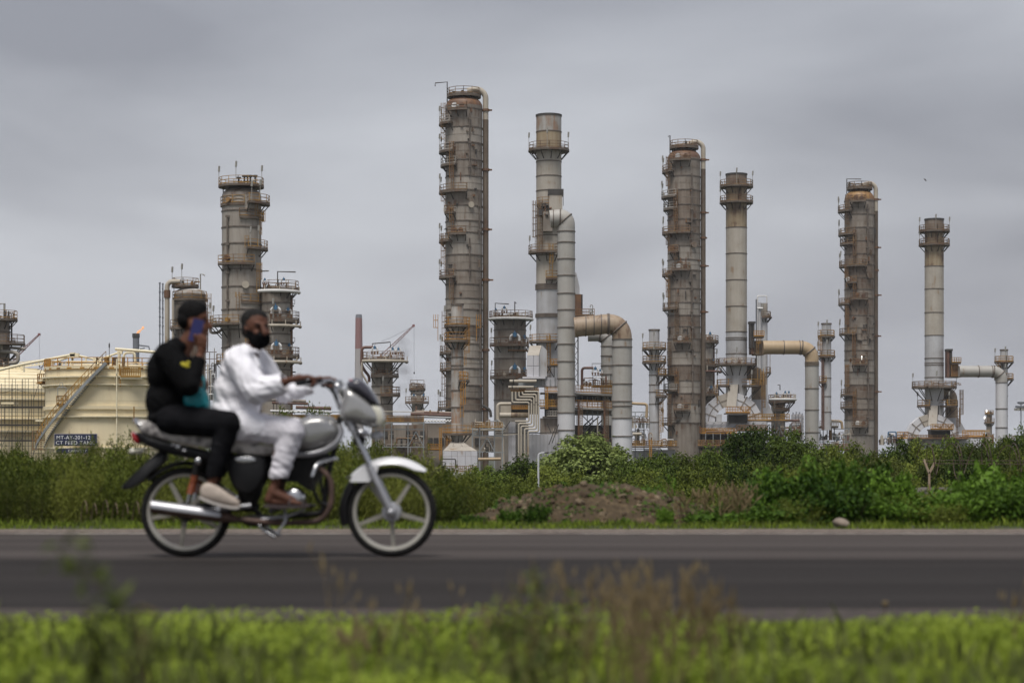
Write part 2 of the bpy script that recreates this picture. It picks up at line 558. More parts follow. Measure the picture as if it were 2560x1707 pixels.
def amat():
    m, n, l, b = newmat('asphalt')
    t = n.new('ShaderNodeTexCoord')
    mp = n.new('ShaderNodeMapping'); mp.inputs['Scale'].default_value = (0.05, 1.0, 1.0)
    l.new(t.outputs['Object'], mp.inputs['Vector'])
    z = n.new('ShaderNodeTexNoise'); z.inputs['Scale'].default_value = 1.15; z.inputs['Detail'].default_value = 5
    l.new(mp.outputs['Vector'], z.inputs['Vector'])
    z2 = n.new('ShaderNodeTexNoise'); z2.inputs['Scale'].default_value = 90; z2.inputs['Detail'].default_value = 4
    l.new(t.outputs['Object'], z2.inputs['Vector'])
    z3 = n.new('ShaderNodeTexNoise'); z3.inputs['Scale'].default_value = 0.7; z3.inputs['Detail'].default_value = 4
    l.new(t.outputs['Object'], z3.inputs['Vector'])
    # the far lane is paler than the near one
    sx = n.new('ShaderNodeSeparateXYZ'); l.new(t.outputs['Object'], sx.inputs['Vector'])
    mr = n.new('ShaderNodeMapRange'); mr.inputs['From Min'].default_value = 12.55; mr.inputs['From Max'].default_value = 13.1
    l.new(sx.outputs['Y'], mr.inputs['Value'])
    c = n.new('ShaderNodeMixRGB'); c.inputs['Color1'].default_value = (0.032, 0.0285, 0.027, 1); c.inputs['Color2'].default_value = (0.064, 0.055, 0.051, 1)
    l.new(mr.outputs['Result'], c.inputs['Fac'])
    v = n.new('ShaderNodeMapRange'); v.inputs['From Min'].default_value = 0.3; v.inputs['From Max'].default_value = 0.7
    v.inputs['To Min'].default_value = 0.72; v.inputs['To Max'].default_value = 1.28
    l.new(z.outputs['Fac'], v.inputs['Value'])
    v2 = n.new('ShaderNodeMapRange'); v2.inputs['From Min'].default_value = 0.3; v2.inputs['From Max'].default_value = 0.7
    v2.inputs['To Min'].default_value = 0.6; v2.inputs['To Max'].default_value = 1.4
    l.new(z2.outputs['Fac'], v2.inputs['Value'])
    ml = n.new('ShaderNodeMath'); ml.operation = 'MULTIPLY'
    l.new(v.outputs['Result'], ml.inputs[0]); l.new(v2.outputs['Result'], ml.inputs[1])
    s = n.new('ShaderNodeVectorMath'); s.operation = 'SCALE'
    l.new(c.outputs['Color'], s.inputs[0]); l.new(ml.outputs['Value'], s.inputs['Scale'])
    l.new(s.outputs['Vector'], b.inputs['Base Color'])
    rr = n.new('ShaderNodeMapRange'); rr.inputs['To Min'].default_value = 0.72; rr.inputs['To Max'].default_value = 0.9
    l.new(z3.outputs['Fac'], rr.inputs['Value']); l.new(rr.outputs['Result'], b.inputs['Roughness'])
    b.inputs['Specular IOR Level'].default_value = 0.06
    bp = n.new('ShaderNodeBump'); bp.inputs['Distance'].default_value = 0.01; bp.inputs['Strength'].default_value = 0.6
    l.new(z2.outputs['Fac'], bp.inputs['Height']); l.new(bp.outputs['Normal'], b.inputs['Normal'])
    return m
M['asphalt'] = amat()
M['edgeline'] = weathered('worn_white_paint', (0.34, 0.30, 0.26), (0.20, 0.165, 0.14), (0.15, 0.12, 0.10), amount=0.8, rust_at=0.62, scale=3.0)
M['shoulder'] = plain('dusty_gravel', (0.145, 0.115, 0.092), 0.95, var=0.4, scale=14, bump=0.6)
M['shoulder_dark'] = plain('broken_asphalt_edge', (0.050, 0.038, 0.032), 0.95, var=0.4, scale=12, bump=0.8)

ys = [-200, -60, -20, -6, 0, 2, 3.5, 5, 6, 7, 7.7, 8.1, 10, 13, 16, 17.6, 17.9, 19, 19.6, 22, 26, 30, 40, 55, 75, 100, 130, 180, 260, 400, 700, 1500, 4000, 9000, 14000]
xs = sorted(set([s * v for v in (0, 1, 2, 3, 4, 6, 8, 12, 20, 40, 80, 160, 320, 700, 1500, 4000, 9000) for s in (-1, 1)]))
g = MB()
for y in ys:
    for x in xs:
        dz = 0.0
        if 20 < y < 200: dz = 0.12 * mnoise.noise(Vector((x * 0.2, y * 0.2, 0)))
        g.v.append(Vector((x, y, ground_z(y) + dz)))
nx = len(xs)
for j in range(len(ys) - 1):
    for i in range(nx - 1):
        g.f.append([j * nx + i, j * nx + i + 1, (j + 1) * nx + i + 1, (j + 1) * nx + i])
struct(g, 'ground', M['soil'])

hz = MB(); hz.box((0, 2000, 60.0), (5200, 4300, 130.6))
hzo = hz.build('haze', bpy.data.materials.new('haze_air'), None, smooth=False); hzo['kind'] = 'stuff'
hm = hzo.data.materials[0]; hm.use_nodes = True
hn = hm.node_tree.nodes; hn.clear()
h_out = hn.new('ShaderNodeOutputMaterial'); h_vol = hn.new('ShaderNodeVolumePrincipled')
h_vol.inputs['Color'].default_value = (0.86, 0.88, 0.92, 1); h_vol.inputs['Density'].default_value = 0.00010
hm.node_tree.links.new(h_vol.outputs['Volume'], h_out.inputs['Volume'])

rd = MB(); rd.box((0, 12.95, -0.06), (2400, 8.9, 0.12)); struct(rd, 'road', M['asphalt'], smooth=False)
# broken asphalt edge nearest the camera, dusty strip on the far side, worn edge line
sh = MB()
N = 260
for k in range(N):
    x0, x1 = -26 + 52 * k / N, -26 + 52 * (k + 1) / N
    j = 0.06 * mnoise.noise(Vector((x0 * 1.7, 3, 0)))
    j2 = 0.06 * mnoise.noise(Vector((x1 * 1.7, 3, 0)))
    h = 0.012 + 0.018 * random.Random(k).random()
    sh.quadbox([(x0, 7.95, -0.12), (x1, 7.95, -0.12), (x1, 8.62 + j2, -0.12), (x0, 8.62 + j, -0.12), (x0, 7.95, -0.02 + h), (x1, 7.95, -0.02 + h), (x1, 8.62 + j2, 0.004), (x0, 8.62 + j, 0.004)])
struct(sh, 'road_edge', M['shoulder_dark'])
ln = MB(); ln.box((0, 17.02, 0.002), (1200, 0.13, 0.006)); struct(ln, 'edge_line', M['edgeline'], smooth=False)
sh = MB()
for k in range(160):
    x0, x1 = -32 + 64 * k / 160, -32 + 64 * (k + 1) / 160
    j0, j1 = (0.12 * mnoise.noise(Vector((x * 1.1, 9, 0))) for x in (x0, x1))
    sh.quadbox([(x0, 17.30, -0.12), (x1, 17.30, -0.12), (x1, 17.85 + j1, -0.12), (x0, 17.85 + j0, -0.12), (x0, 17.30, 0.004), (x1, 17.30, 0.004), (x1, 17.85 + j1, 0.012), (x0, 17.85 + j0, 0.012)])
struct(sh, 'gravel_shoulder', M['shoulder'])
# ------------------------------------------------------------------ refinery: builders
GZ = -4.2
RND = random.Random(7)

def s_(px, D): return px * D / F

class Col:
    """a round vessel or stack: centre column cx and half width hw in photograph pixels at depth D"""
    def __init__(s, t, cx, hw, D):
        s.t, s.cx, s.hw, s.D = t, cx, hw, D
        s.r = s_(hw, D)
        s.X = (cx - 1280.0) * D / F
    def z(s, py): return EYE - (py - HZ) * s.D / F
    def c(s, py): return Vector((s.X, s.D, s.z(py)))
    def at(s, x, py, out=0.0):
        """point on the shell (plus out metres) at pixel x"""
        q = max(-1.0, min(1.0, (x - s.cx) / s.hw))
        a = math.asin(q)
        r = s.r + out
        return Vector((s.X + r * math.sin(a), s.D - r * math.cos(a), s.z(py))), a

BANDCACHE = {}
def band(col, y0, y1, hw0, hw1, m, seams=0, n=40, name='cladding_band'):
    r0, r1, h = s_(hw0, col.D), s_(hw1, col.D), col.z(y0) - col.z(y1)
    key = (round(r0, 3), round(r1, 3), round(h, 3), seams, m.name)
    if key not in BANDCACHE:
        b = MB()
        if seams:
            prof_a = []
            per = 2 * math.pi / seams
            g = 0.006
            angs = []
            for k in range(seams):
                a = k * per
                angs += [(a + g * 0.5, 0), (a + per * .25, 0), (a + per * .5, 0), (a + per * .75, 0), (a + per - g * 0.5, 0), (a + per - g * 0.25, -1), (a + per + g * 0.25, -1)]
            nn = len(angs)
            for (r, z) in ((r1, 0.0), (r0, h)):
                for a, d in angs:
                    rr = r + (-0.05 if d else 0.0)
                    b.v.append(Vector((rr * math.sin(a), -rr * math.cos(a), z)))
            for k in range(nn):
                b.f.append([k, (k + 1) % nn, nn + (k + 1) % nn, nn + k])
        else:
            b.lathe([(r1, 0), (r0, h)], (0, 0, 0), n)
        me = b.mesh(name, sharp=30)
        me.materials.append(m)
        BANDCACHE[key] = me
    return link(name, BANDCACHE[key], None, col.t, (col.X, col.D, col.z(y1)))

RINGCACHE = {}
def ring(col, py, hw=None, m=None, h=0.20, out=0.10, name='stiffener_ring'):
    m = m or M['ringsteel']
    r = s_(hw or col.hw, col.D)
    key = (round(r, 2), m.name, h, out)
    if key not in RINGCACHE:
        b = MB()
        b.lathe([(r - .05, -h / 2), (r + out, -h / 2), (r + out, h / 2), (r - .05, h / 2)], (0, 0, 0), 36)
        me = b.mesh(name, sharp=30)
        me.materials.append(m)
        RINGCACHE[key] = me
    return link(name, RINGCACHE[key], None, col.t, col.c(py))

def sector(b, c, r0, r1, a0, a1, z0, z1):
    n = max(2, int(abs(a1 - a0) / 0.22))
    i = len(b.v)
    for k in range(n + 1):
        a = a0 + (a1 - a0) * k / n
        for r, z in ((r0, z0), (r1, z0), (r1, z1), (r0, z1)):
            b.v.append(Vector((c.x + r * math.sin(a), c.y - r * math.cos(a), z)))
    for k in range(n):
        p, q = i + 4 * k, i + 4 * (k + 1)
        for e in range(4):
            b.f.append([p + e, q + e, q + (e + 1) % 4, p + (e + 1) % 4])
    b.f.append([i, i + 1, i + 2, i + 3][::-1])
    e = i + 4 * n
    b.f.append([e, e + 1, e + 2, e + 3])

def platform(col, py, x0, x1, w=None, rail='ochre', railpx=None, brack=True, deck='deck', th=0.32, lamps=0, full=False):
    D, t = col.D, col.t
    if w is None:
        w = 15
        if x0 < col.cx - col.hw - 2: w = max(w if x1 > col.cx + 0.3 * col.hw else 0, col.cx - col.hw - x0)
        if x1 > col.cx + col.hw + 2: w = max(w if x0 < col.cx - 0.3 * col.hw else 0, x1 - col.cx - col.hw)
    ro = col.hw + w
    def ang(x, edge):
        q = (x - col.cx) / ro
        if q <= -0.97: return R(-115)
        if q >= 0.97: return R(115)
        return math.asin(q)
    a0, a1 = ang(x0, 0), ang(x1, 1)
    if full: a0, a1 = 0.0, 2 * math.pi
    r0, r1 = s_(col.hw, D) + 0.03, s_(ro, D)
    c = col.c(py)
    b = MB(); sector(b, c, r0, r1, a0, a1, c.z - th, c.z)
    p = b.build('platform', M[deck], t, sharp=30)
    rh = s_(railpx, D) if railpx else 1.15
    b = MB()
    n = max(2, int(abs(a1 - a0) * r1 / 1.5))
    rr = r1 - 0.08
    th_ = max(0.075, 0.00026 * D)
    for k in range(n + 1):
        a = a0 + (a1 - a0) * k / n
        x, y = c.x + rr * math.sin(a), c.y - rr * math.cos(a)
        b.bar((x, y, c.z), (x, y, c.z + rh), th_)
    for hh in (0.12, 0.55, 1.0):
        pts = [Vector((c.x + rr * math.sin(a), c.y - rr * math.cos(a), c.z + rh * hh)) for a in np.linspace(a0, a1, max(3, n + 1))]
        for q0, q1 in zip(pts, pts[1:]):
            b.bar(q0, q1, th_ * (1.6 if hh < .2 else 0.9))
    if not full:
        for a in (a0, a1):
            for hh in (0.55, 1.0):
                b.bar((c.x + r0 * math.sin(a), c.y - r0 * math.cos(a), c.z + rh * hh), (c.x + rr * math.sin(a), c.y - rr * math.cos(a), c.z + rh * hh), th_ * .9)
    b.build('railing', M[rail], p, sharp=30)
    if brack and r1 - r0 > 0.5:
        b = MB()
        n = max(2, int(abs(a1 - a0) / 0.55))
        for k in range(n + 1):
            a = a0 + (a1 - a0) * (k + (0.0 if not full else 0.25)) / n
            if full and k == n: break
            d = Vector((math.sin(a), -math.cos(a), 0))
            b.bar(Vector((c.x, c.y, c.z - th)) + d * (r1 - 0.12), Vector((c.x, c.y, c.z - th - (r1 - r0) * 1.0)) + d * (r0 + 0.02), 0.13)
        b.build('bracket', M['dark'], p, sharp=30)
    for k in range(lamps):
        a = a0 + (a1 - a0) * (0.06 + 0.22 * k) if not full else k * 1.4 - 1.5
        d = Vector((math.sin(a), -math.cos(a), 0)) * (r1 - 0.1)
        q = Vector((c.x, c.y, c.z)) + d
        b = MB()
        hgt = 2.2 + 0.3 * (k % 2)
        b.bar(q, q + Vector((0, 0, hgt)), 0.08)
        b.tube([q + Vector((0, 0, hgt - 0.1)), q + Vector((0.05, 0, hgt + 0.75))], 0.17, 6)
        b.build('flood_lamp', M['lampgrey'], p, sharp=30)
    return p

def ladder(col, x, y0, y1, m='ochre', out=0.5, cage=True):
    q, a = col.at(x, y1, out)
    zt, zb = col.z(y0), col.z(y1)
    d = Vector((math.sin(a), -math.cos(a), 0)); e = Vector((math.cos(a), math.sin(a), 0))
    b = MB()
    th = max(0.07, 0.00024 * col.D)
    base = Vector((q.x, q.y, 0))
    for sgn in (-1, 1):
        b.bar(base + e * 0.26 * sgn + Vector((0, 0, zb)), base + e * 0.26 * sgn + Vector((0, 0, zt)), th)
    z = zb + 0.3
    while z < zt:
        b.bar(base - e * 0.26 + Vector((0, 0, z)), base + e * 0.26 + Vector((0, 0, z)), th * 0.7)
        z += 0.5
    if cage:
        z = zb + 2.0
        K = [(-0.36, 0.0), (-0.34, 0.35), (-0.2, 0.65), (0.2, 0.65), (0.34, 0.35), (0.36, 0.0)]
        while z < zt:
            pts = [base + e * u + d * v + Vector((0, 0, z)) for u, v in K]
            for p0, p1 in zip(pts, pts[1:]): b.bar(p0, p1, th * 0.8)
            z += 1.1
        if zt > zb + 2.2:
            for u, v in K[1:-1]:
                b.bar(base + e * u + d * v + Vector((0, 0, zb + 2)), base + e * u + d * v + Vector((0, 0, zt)), th * 0.75)
    return b.build('ladder', M[m], col.t, sharp=30)

def riser(col, x, y0, y1, r=0.16, m='ringsteel', out=0.25, clips=True, name='riser_pipe'):
    a0, _ = col.at(x, y0, out); a1, _ = col.at(x, y1, out)
    b = MB(); b.tube([a0, a1], r, 7)
    if clips:
        z = a1.z + 1.5
        while z < a0.z:
            b.box((a0.x, a0.y, z), (r * 4, r * 2.5, 0.3))
            z += 4.2
    return b.build(name, M[m], col.t, sharp=30)

def manhole(col, x, py, rpx, m='clad', name='manhole'):
    q, a = col.at(x, py, -0.15)
    d = Vector((math.sin(a), -math.cos(a), 0))
    r = s_(rpx, col.D)
    b = MB()
    b.tube([q, q + d * 0.55], r * 0.86, 18)
    b.tube([q + d * 0.5, q + d * 0.68], r, 18)
    return b.build(name, M[m], col.t)

def davit(t, D, pts, r=0.11, m='lampgrey'):
    b = MB(); b.tube([P(x, y, D) for x, y in pts], r, 6)
    return b.build('davit', M[m], t, sharp=30)

def pxtube(t, D, pts, rpx, name, m, rad=0.0, n=12, dy=0.0, rings=None):
    """pipe through pixels; pts may carry their own depth offset as a third value"""
    w = [P(p[0], p[1], D) + Vector((0, dy + (p[2] if len(p) > 2 else 0.0), 0)) for p in pts]
    b = MB(); b.tube(rounded(w, s_(rad, D), 6), s_(rpx, D), n)
    return b.build(name, M[m], t, sharp=50)

def valve(t, D, x, y, rpx=9, dy=0.0):
    """relief valve: white gooseneck loop, blue bonnet, rusty flanges"""
    c = P(x, y, D) + Vector((0, dy, 0))
    r = s_(rpx, D)
    b = MB()
    pts = [c + Vector((-r * math.cos(a), 0, r * math.sin(a) * 0.85)) for a in np.linspace(0, math.pi, 10)]
    b.tube([c + Vector((-r, 0, -r * 0.9))] + pts + [c + Vector((r, 0, -r * 0.9))], r * 0.30, 8)
    b.build('relief_pipe', M['white'], t)
    b = MB()
    b.tube([c + Vector((0, -r * .25, r * 0.25)), c + Vector((0, -r * .25, r * 1.25))], [r * 0.42, r * 0.34], 8)
    b.box(c + Vector((0, -r * .25, r * 1.0)), (r * 1.1, r * .3, r * .22))
    b.tube([c + Vector((0, -r * .25, r * 1.2)), c + Vector((0, -r * .25, r * 1.7))], r * 0.13, 6)
    b.build('valve', M['blue'], t)
    b = MB()
    for q in (-1, 0, 1):
        b.box(c + Vector((q * r, 0, -r * 0.75)), (r * .75, r * .6, r * 0.28))
        b.box(c + Vector((q * r, 0, -r * 1.2)), (r * .5, r * .5, r * 0.9))
    b.build('flange', M['rusthead'], t)

def pipework(t, D, x0, x1, y0, y1, n, mats, seed, dy=0.0, ddy=1.5, rmax=3.0, name='pipework', long=0.5):
    """small bent pipes, drums and brackets standing in a box of pixels; one part per colour"""
    rn = random.Random(seed)
    for m in mats:
        b = MB()
        for k in range(max(1, n // len(mats))):
            x, y = rn.uniform(x0, x1), rn.uniform(y0 + (y1 - y0) * .2, y1)
            d = dy + rn.uniform(-ddy, ddy)
            r = s_(rn.uniform(0.8, rmax), D)
            o = Vector((0, d, 0))
            kind = rn.random()
            if kind < long:
                l = rn.uniform(0.15, 0.5) * (x1 - x0) * rn.choice((-1, 1))
                h = rn.uniform(2, max(3, (y1 - y0) * .6))
                xx = max(x0, min(x1, x + l))
                b.tube(rounded([P(x, y1, D) + o, P(x, y - h * .3, D) + o, P(xx, y - h * .3, D) + o, P(xx, y + h * .6, D) + o], s_(3, D), 3), r * .6, 6)
            elif kind < 0.8:
                b.tube([P(x, y1, D) + o, P(x, y, D) + o], r * 0.7, 7)
                b.tube([P(x - rn.uniform(1, 3), y, D) + o, P(x + rn.uniform(1, 3), y, D) + o], r * 1.2, 7)
            else:
                b.box(P(x, (y + y1) / 2, D) + o, (r * 3, r * 3, s_(y1 - y, D)))
                b.tube([P(x, y, D) + o, P(x, y - 3, D) + o], r * 1.1, 7)
        b.build(name, M[m], t, sharp=35)

def steel(t, D, segs, wpx, m, name, dy=0.0):
    """straight members, each an object of its own; segs: (x0, y0, x1, y1)"""
    for (x0, y0, x1, y1) in segs:
        b = MB(); b.bar(P(x0, y0, D) + Vector((0, dy, 0)), P(x1, y1, D) + Vector((0, dy, 0)), s_(wpx, D))
        b.build(name, M[m], t, smooth=False)

def straight_rail(t, D, x0, x1, y, hpx, m='ochre', dy=0.0, step=5.0, slope=0.0, name='railing'):
    """railing along X standing on row y"""
    b = MB()
    n = max(2, int((x1 - x0) / step))
    th = max(0.075, 0.00026 * D)
    for k in range(n + 1):
        x = x0 + (x1 - x0) * k / n
        yy = y + slope * (x - x0)
        b.bar(P(x, yy, D) + Vector((0, dy, 0)), P(x, yy - hpx, D) + Vector((0, dy, 0)), th * 1.1)
    for h in (0.08, 0.52, 1.0):
        b.bar(P(x0, y - hpx * h, D) + Vector((0, dy, 0)), P(x1, y + slope * (x1 - x0) - hpx * h, D) + Vector((0, dy, 0)), th * (2.0 if h < .2 else 1.1))
    return b.build(name, M[m], t, smooth=False)

def slab(t, D, x0, x1, y0, y1, depth, m, name='slab', dy=0.0, parent=None):
    """a box whose front face fills the pixels x0..x1, y0..y1"""
    a, b_ = P(x0, y0, D), P(x1, y1, D)
    b = MB()
    b.box(((a.x + b_.x) / 2, D + dy + depth / 2, (a.z + b_.z) / 2), (b_.x - a.x, depth, a.z - b_.z))
    return b.build(name, M[m], parent or t, smooth=False)

def base_thing(name, label, cat, cx, D, group=None, gz=GZ):
    return thing(name, label, cat, ((cx - 1280.0) * D / F, D, gz), group)

# ------------------------------------------------------------------ the three tall fractionating columns
def tall_column(label, cx, hw, D, ytop, ysh, rings, plats, ladders, risers, pipe, davit_pts, man, dark, head, seed):
    t = base_thing('distillation_column', label, 'column', cx, D, 'tall rusty distillation columns')
    c = Col(t, cx, hw, D)
    rn = random.Random(seed)
    ys = [ysh] + rings + [HZ + (EYE - GZ) * F / D]
    for i, (a, b) in enumerate(zip(ys, ys[1:])):
        q = rn.random() * (0.62 + 0.9 * i / len(ys))
        m = 'clad_rust' if q < dark[0] * (1.6 if i in (0, 5) else .7) else ('clad_dark' if q < dark[1] else 'clad')
        band(c, a, b, hw, hw, M[m], 20)
    for y in rings: ring(c, y)
    b = MB()
    r, zt, zs = c.r, c.z(ytop), c.z(ysh)
    prof = [(r, zs)] + [(r * math.cos(q) ** 0.75, zs + (zt - zs) * math.sin(q)) for q in np.linspace(0.15, math.pi / 2 - 0.02, 9)]
    b.lathe(prof, (c.X, D, 0), 36); b.build('domed_head', M[head], t)
    # manhole on the domed head, skirt stubs between the head and the top platform
    b = MB()
    for k in range(9):
        a = R(-100 + 25 * k)
        rr = r * 0.72
        b.bar((c.X + rr * math.sin(a), D - rr * math.cos(a), zs), (c.X + rr * math.sin(a), D - rr * math.cos(a), c.z(ytop - 6)), 0.14)
    b.build('platform_post', M['dark'], t, smooth=False)
    tp = Col(t, cx, hw * 0.25, D)
    x0, x1, yd = plats[0]
    platform(tp, yd, x0, x1, w=(x1 - x0) / 2 - tp.hw, full=True, rail='rail_old', brack=False, th=0.45)
    pipework(t, D, x0 + 6, x1 - 4, yd - 16, yd, 16, ['rusthead', 'rail_old', 'dark'], seed + 1, ddy=1.5, rmax=2.2)
    for (x0, x1, y) in plats[1:]:
        left = x0 < cx - hw - 2
        platform(c, y, x0, x1, rail='rail_grey' if left and rn.random() < .35 else 'rail_old', lamps=2 if left else 0)
        if not left:
            w = x1 - x0
            for k in range(2):
                q, a = c.at(x0 + w * (0.45 + 0.3 * k), y - 7, 0.3)
                b = MB(); d = Vector((math.sin(a), -math.cos(a), 0))
                b.tube([q - d * .4, q + d * 0.5], 0.42 - .1 * k, 10); b.tube([q + d * 0.4, q + d * 0.55], 0.55 - .1 * k, 10)
                b.build('nozzle', M['white' if (k == 0 and rn.random() < .5) else 'rusthead'], t)
    for (x, y0, y1) in ladders: ladder(c, x, y0, y1, m='rail_old' if rn.random() < .5 else 'rustplate')
    for (x, y0, y1) in risers: riser(c, x, y0, y1, r=0.13 * D / 350)
    for (mk, nn_) in (('rusthead', 16), ('dark', 18), ('clad_rust', 10)):
        b = MB()
        for k in range(nn_):
            x = cx + hw * rn.uniform(-.96, .96)
            y = rn.uniform(ysh + 6, 1090)
            q, a = c.at(x, y, 0.12)
            w_, h_ = rn.choice(((.3, .3), (.4, .25), (.14, 1.4), (.2, .7), (1.0, .13)))
            b.box(q, (w_, .4, h_), rz=a)
        b.build('fittings', M[mk], t, smooth=False)
    for y0, y1 in zip(rings, rings[1:]): ring(c, (y0 + y1) / 2, m=M['clad_dark'], h=.10, out=.035, name='cladding_seam')
    manhole(c, man[0], man[1], man[2], m=man[3])
    # overhead vapour line down the right side
    pts, rp, ms, ticks = pipe
    pxtube(t, D, pts[:-1] + [(pts[-1][0], pts[-1][1] + 40)], rp, 'overhead_pipe', ms[0], rad=rp * 2.6, n=14)
    pxtube(t, D, [(pts[-1][0], pts[-1][1] + 38), (pts[-1][0], HZ + 50)], rp * 1.04, 'downcomer_pipe', ms[1], n=14)
    for (y, ext) in ticks:
        b = MB(); q = P(pts[-1][0], y, D)
        b.lathe([(s_(rp, D), -.2), (s_(rp, D) * 1.35, -.2), (s_(rp, D) * 1.35, .2), (s_(rp, D), .2)], q, 14)
        b.bar(q - Vector((s_(rp, D) + 1.2, 0, 0)), q + Vector((s_(rp + ext, D), 0, 0)), 0.28)
        b.build('pipe_guide', M['rusthead'], t, sharp=30)
    davit(t, D, davit_pts, m='dark')
    return t

tall_column('tallest weathered column of all, behind the slim patchy white chimney, with curved overhead pipe', 1160, 46, 350, 243, 268,
    [276, 322.6, 361.8, 404, 445, 479.5, 518, 556, 585, 640, 678.5, 713, 748, 776, 816, 841, 861, 897, 922, 964, 995, 1027],
    [(1121, 1206, 239), (1120, 1169, 280), (1097, 1124, 311), (1097, 1131, 381), (1101, 1139, 415), (1097, 1169, 482), (1112, 1135, 535), (1120, 1166, 588), (1097, 1122, 604), (1097, 1135, 694), (1099, 1128, 882), (1099, 1128, 924), (1094, 1123, 1020)],
    [(1119, 262, 381), (1136, 361, 480), (1119, 482, 535), (1136, 520, 588), (1119, 588, 690), (1136, 680, 780), (1121, 780, 882), (1120, 930, 1020)],
    [(1174, 292, 445), (1174, 600, 700), (1198, 700, 900), (1196, 480, 600)],
    ([(1168, 228), (1195, 222), (1214, 236), (1214, 262)], 7.3, ('pipebeige', 'downcomer'), [(276, 9), (425, 9), (574, 9), (700, 12), (875, 3), (1022, 3)]),
    [(1088, 216), (1088, 208), (1118, 205.5), (1118, 258)], (1177, 517.6, 7.5, 'pipebeige'), (0.1, 0.45), 'rusthead', 11)

tall_column('rust brown column with overhead pipe, second tallest, right of the big inverted U duct', 1710, 41, 393, 374, 398,
    [402, 444, 478.5, 515, 551, 586, 618, 652, 678, 723.5, 758.6, 790, 818, 848, 880, 913.6, 952, 984, 1010, 1057],
    [(1676, 1749, 368), (1672, 1722, 404), (1655, 1674, 430), (1653, 1685, 494), (1658, 1687, 524), (1655, 1720, 584), (1671, 1690, 632), (1677, 1720, 677), (1655, 1675, 688), (1656, 1688, 773), (1680, 1722, 856), (1659, 1687, 937), (1658, 1687, 975), (1680, 1721, 1024), (1654, 1676, 1059)],
    [(1676, 395, 494), (1690, 480, 584), (1676, 584, 640), (1690, 620, 677), (1676, 680, 770), (1692, 758, 856), (1678, 856, 940), (1692, 930, 985), (1678, 985, 1090)],
    [(1725, 440, 600), (1725, 680, 800), (1727, 810, 1000)],
    ([(1717, 361), (1742, 353), (1758, 364), (1758, 385)], 6, ('pipebeige', 'downcomer'), [(400, 9), (532, 8), (595, 4), (665, 8), (780, 7)]),
    [(1670, 342), (1675, 339), (1675, 390)], (1729, 616, 7.3, 'clad_rust'), (0.25, 0.62), 'rusthead', 12)

tall_column('darkest rust streaked column with overhead pipe, at the right between two slim stacks', 2148.5, 37, 435, 475, 501,
    [504, 539, 571.5, 605, 637, 663, 697, 725, 747.5, 790, 821, 851.6, 876.7, 900.6, 931, 962.7, 996, 1023, 1050, 1088],
    [(2117, 2182, 470.5), (2118, 2156, 507), (2095, 2115, 528.6), (2096, 2127, 587), (2100, 2127, 611), (2098, 2159, 666), (2112, 2132, 707.7), (2119, 2161, 749), (2096, 2114, 760), (2098, 2132, 835), (2122, 2159, 911.7), (2102, 2132, 986.6), (2101, 2132, 1018.5), (2122, 2160, 1065)],
    [(2120, 490, 587), (2133, 580, 666), (2119, 666, 720), (2133, 700, 749), (2120, 750, 835), (2132, 830, 912), (2120, 912, 990), (2133, 980, 1065)],
    [(2162, 515, 640), (2163, 760, 860), (2163, 880, 1060)],
    ([(2150, 465), (2178, 457), (2189.5, 468), (2189.5, 490)], 5.5, ('pipebeige', 'downcomer'), [(499, 8), (619, 8), (676, 2), (738, 9), (840, 8), (979, 9)]),
    [(2153, 448), (2117, 447.5), (2117, 495)], (2165, 692.4, 6.7, 'clad_rust'), (0.30, 0.75), 'rustplate', 13)

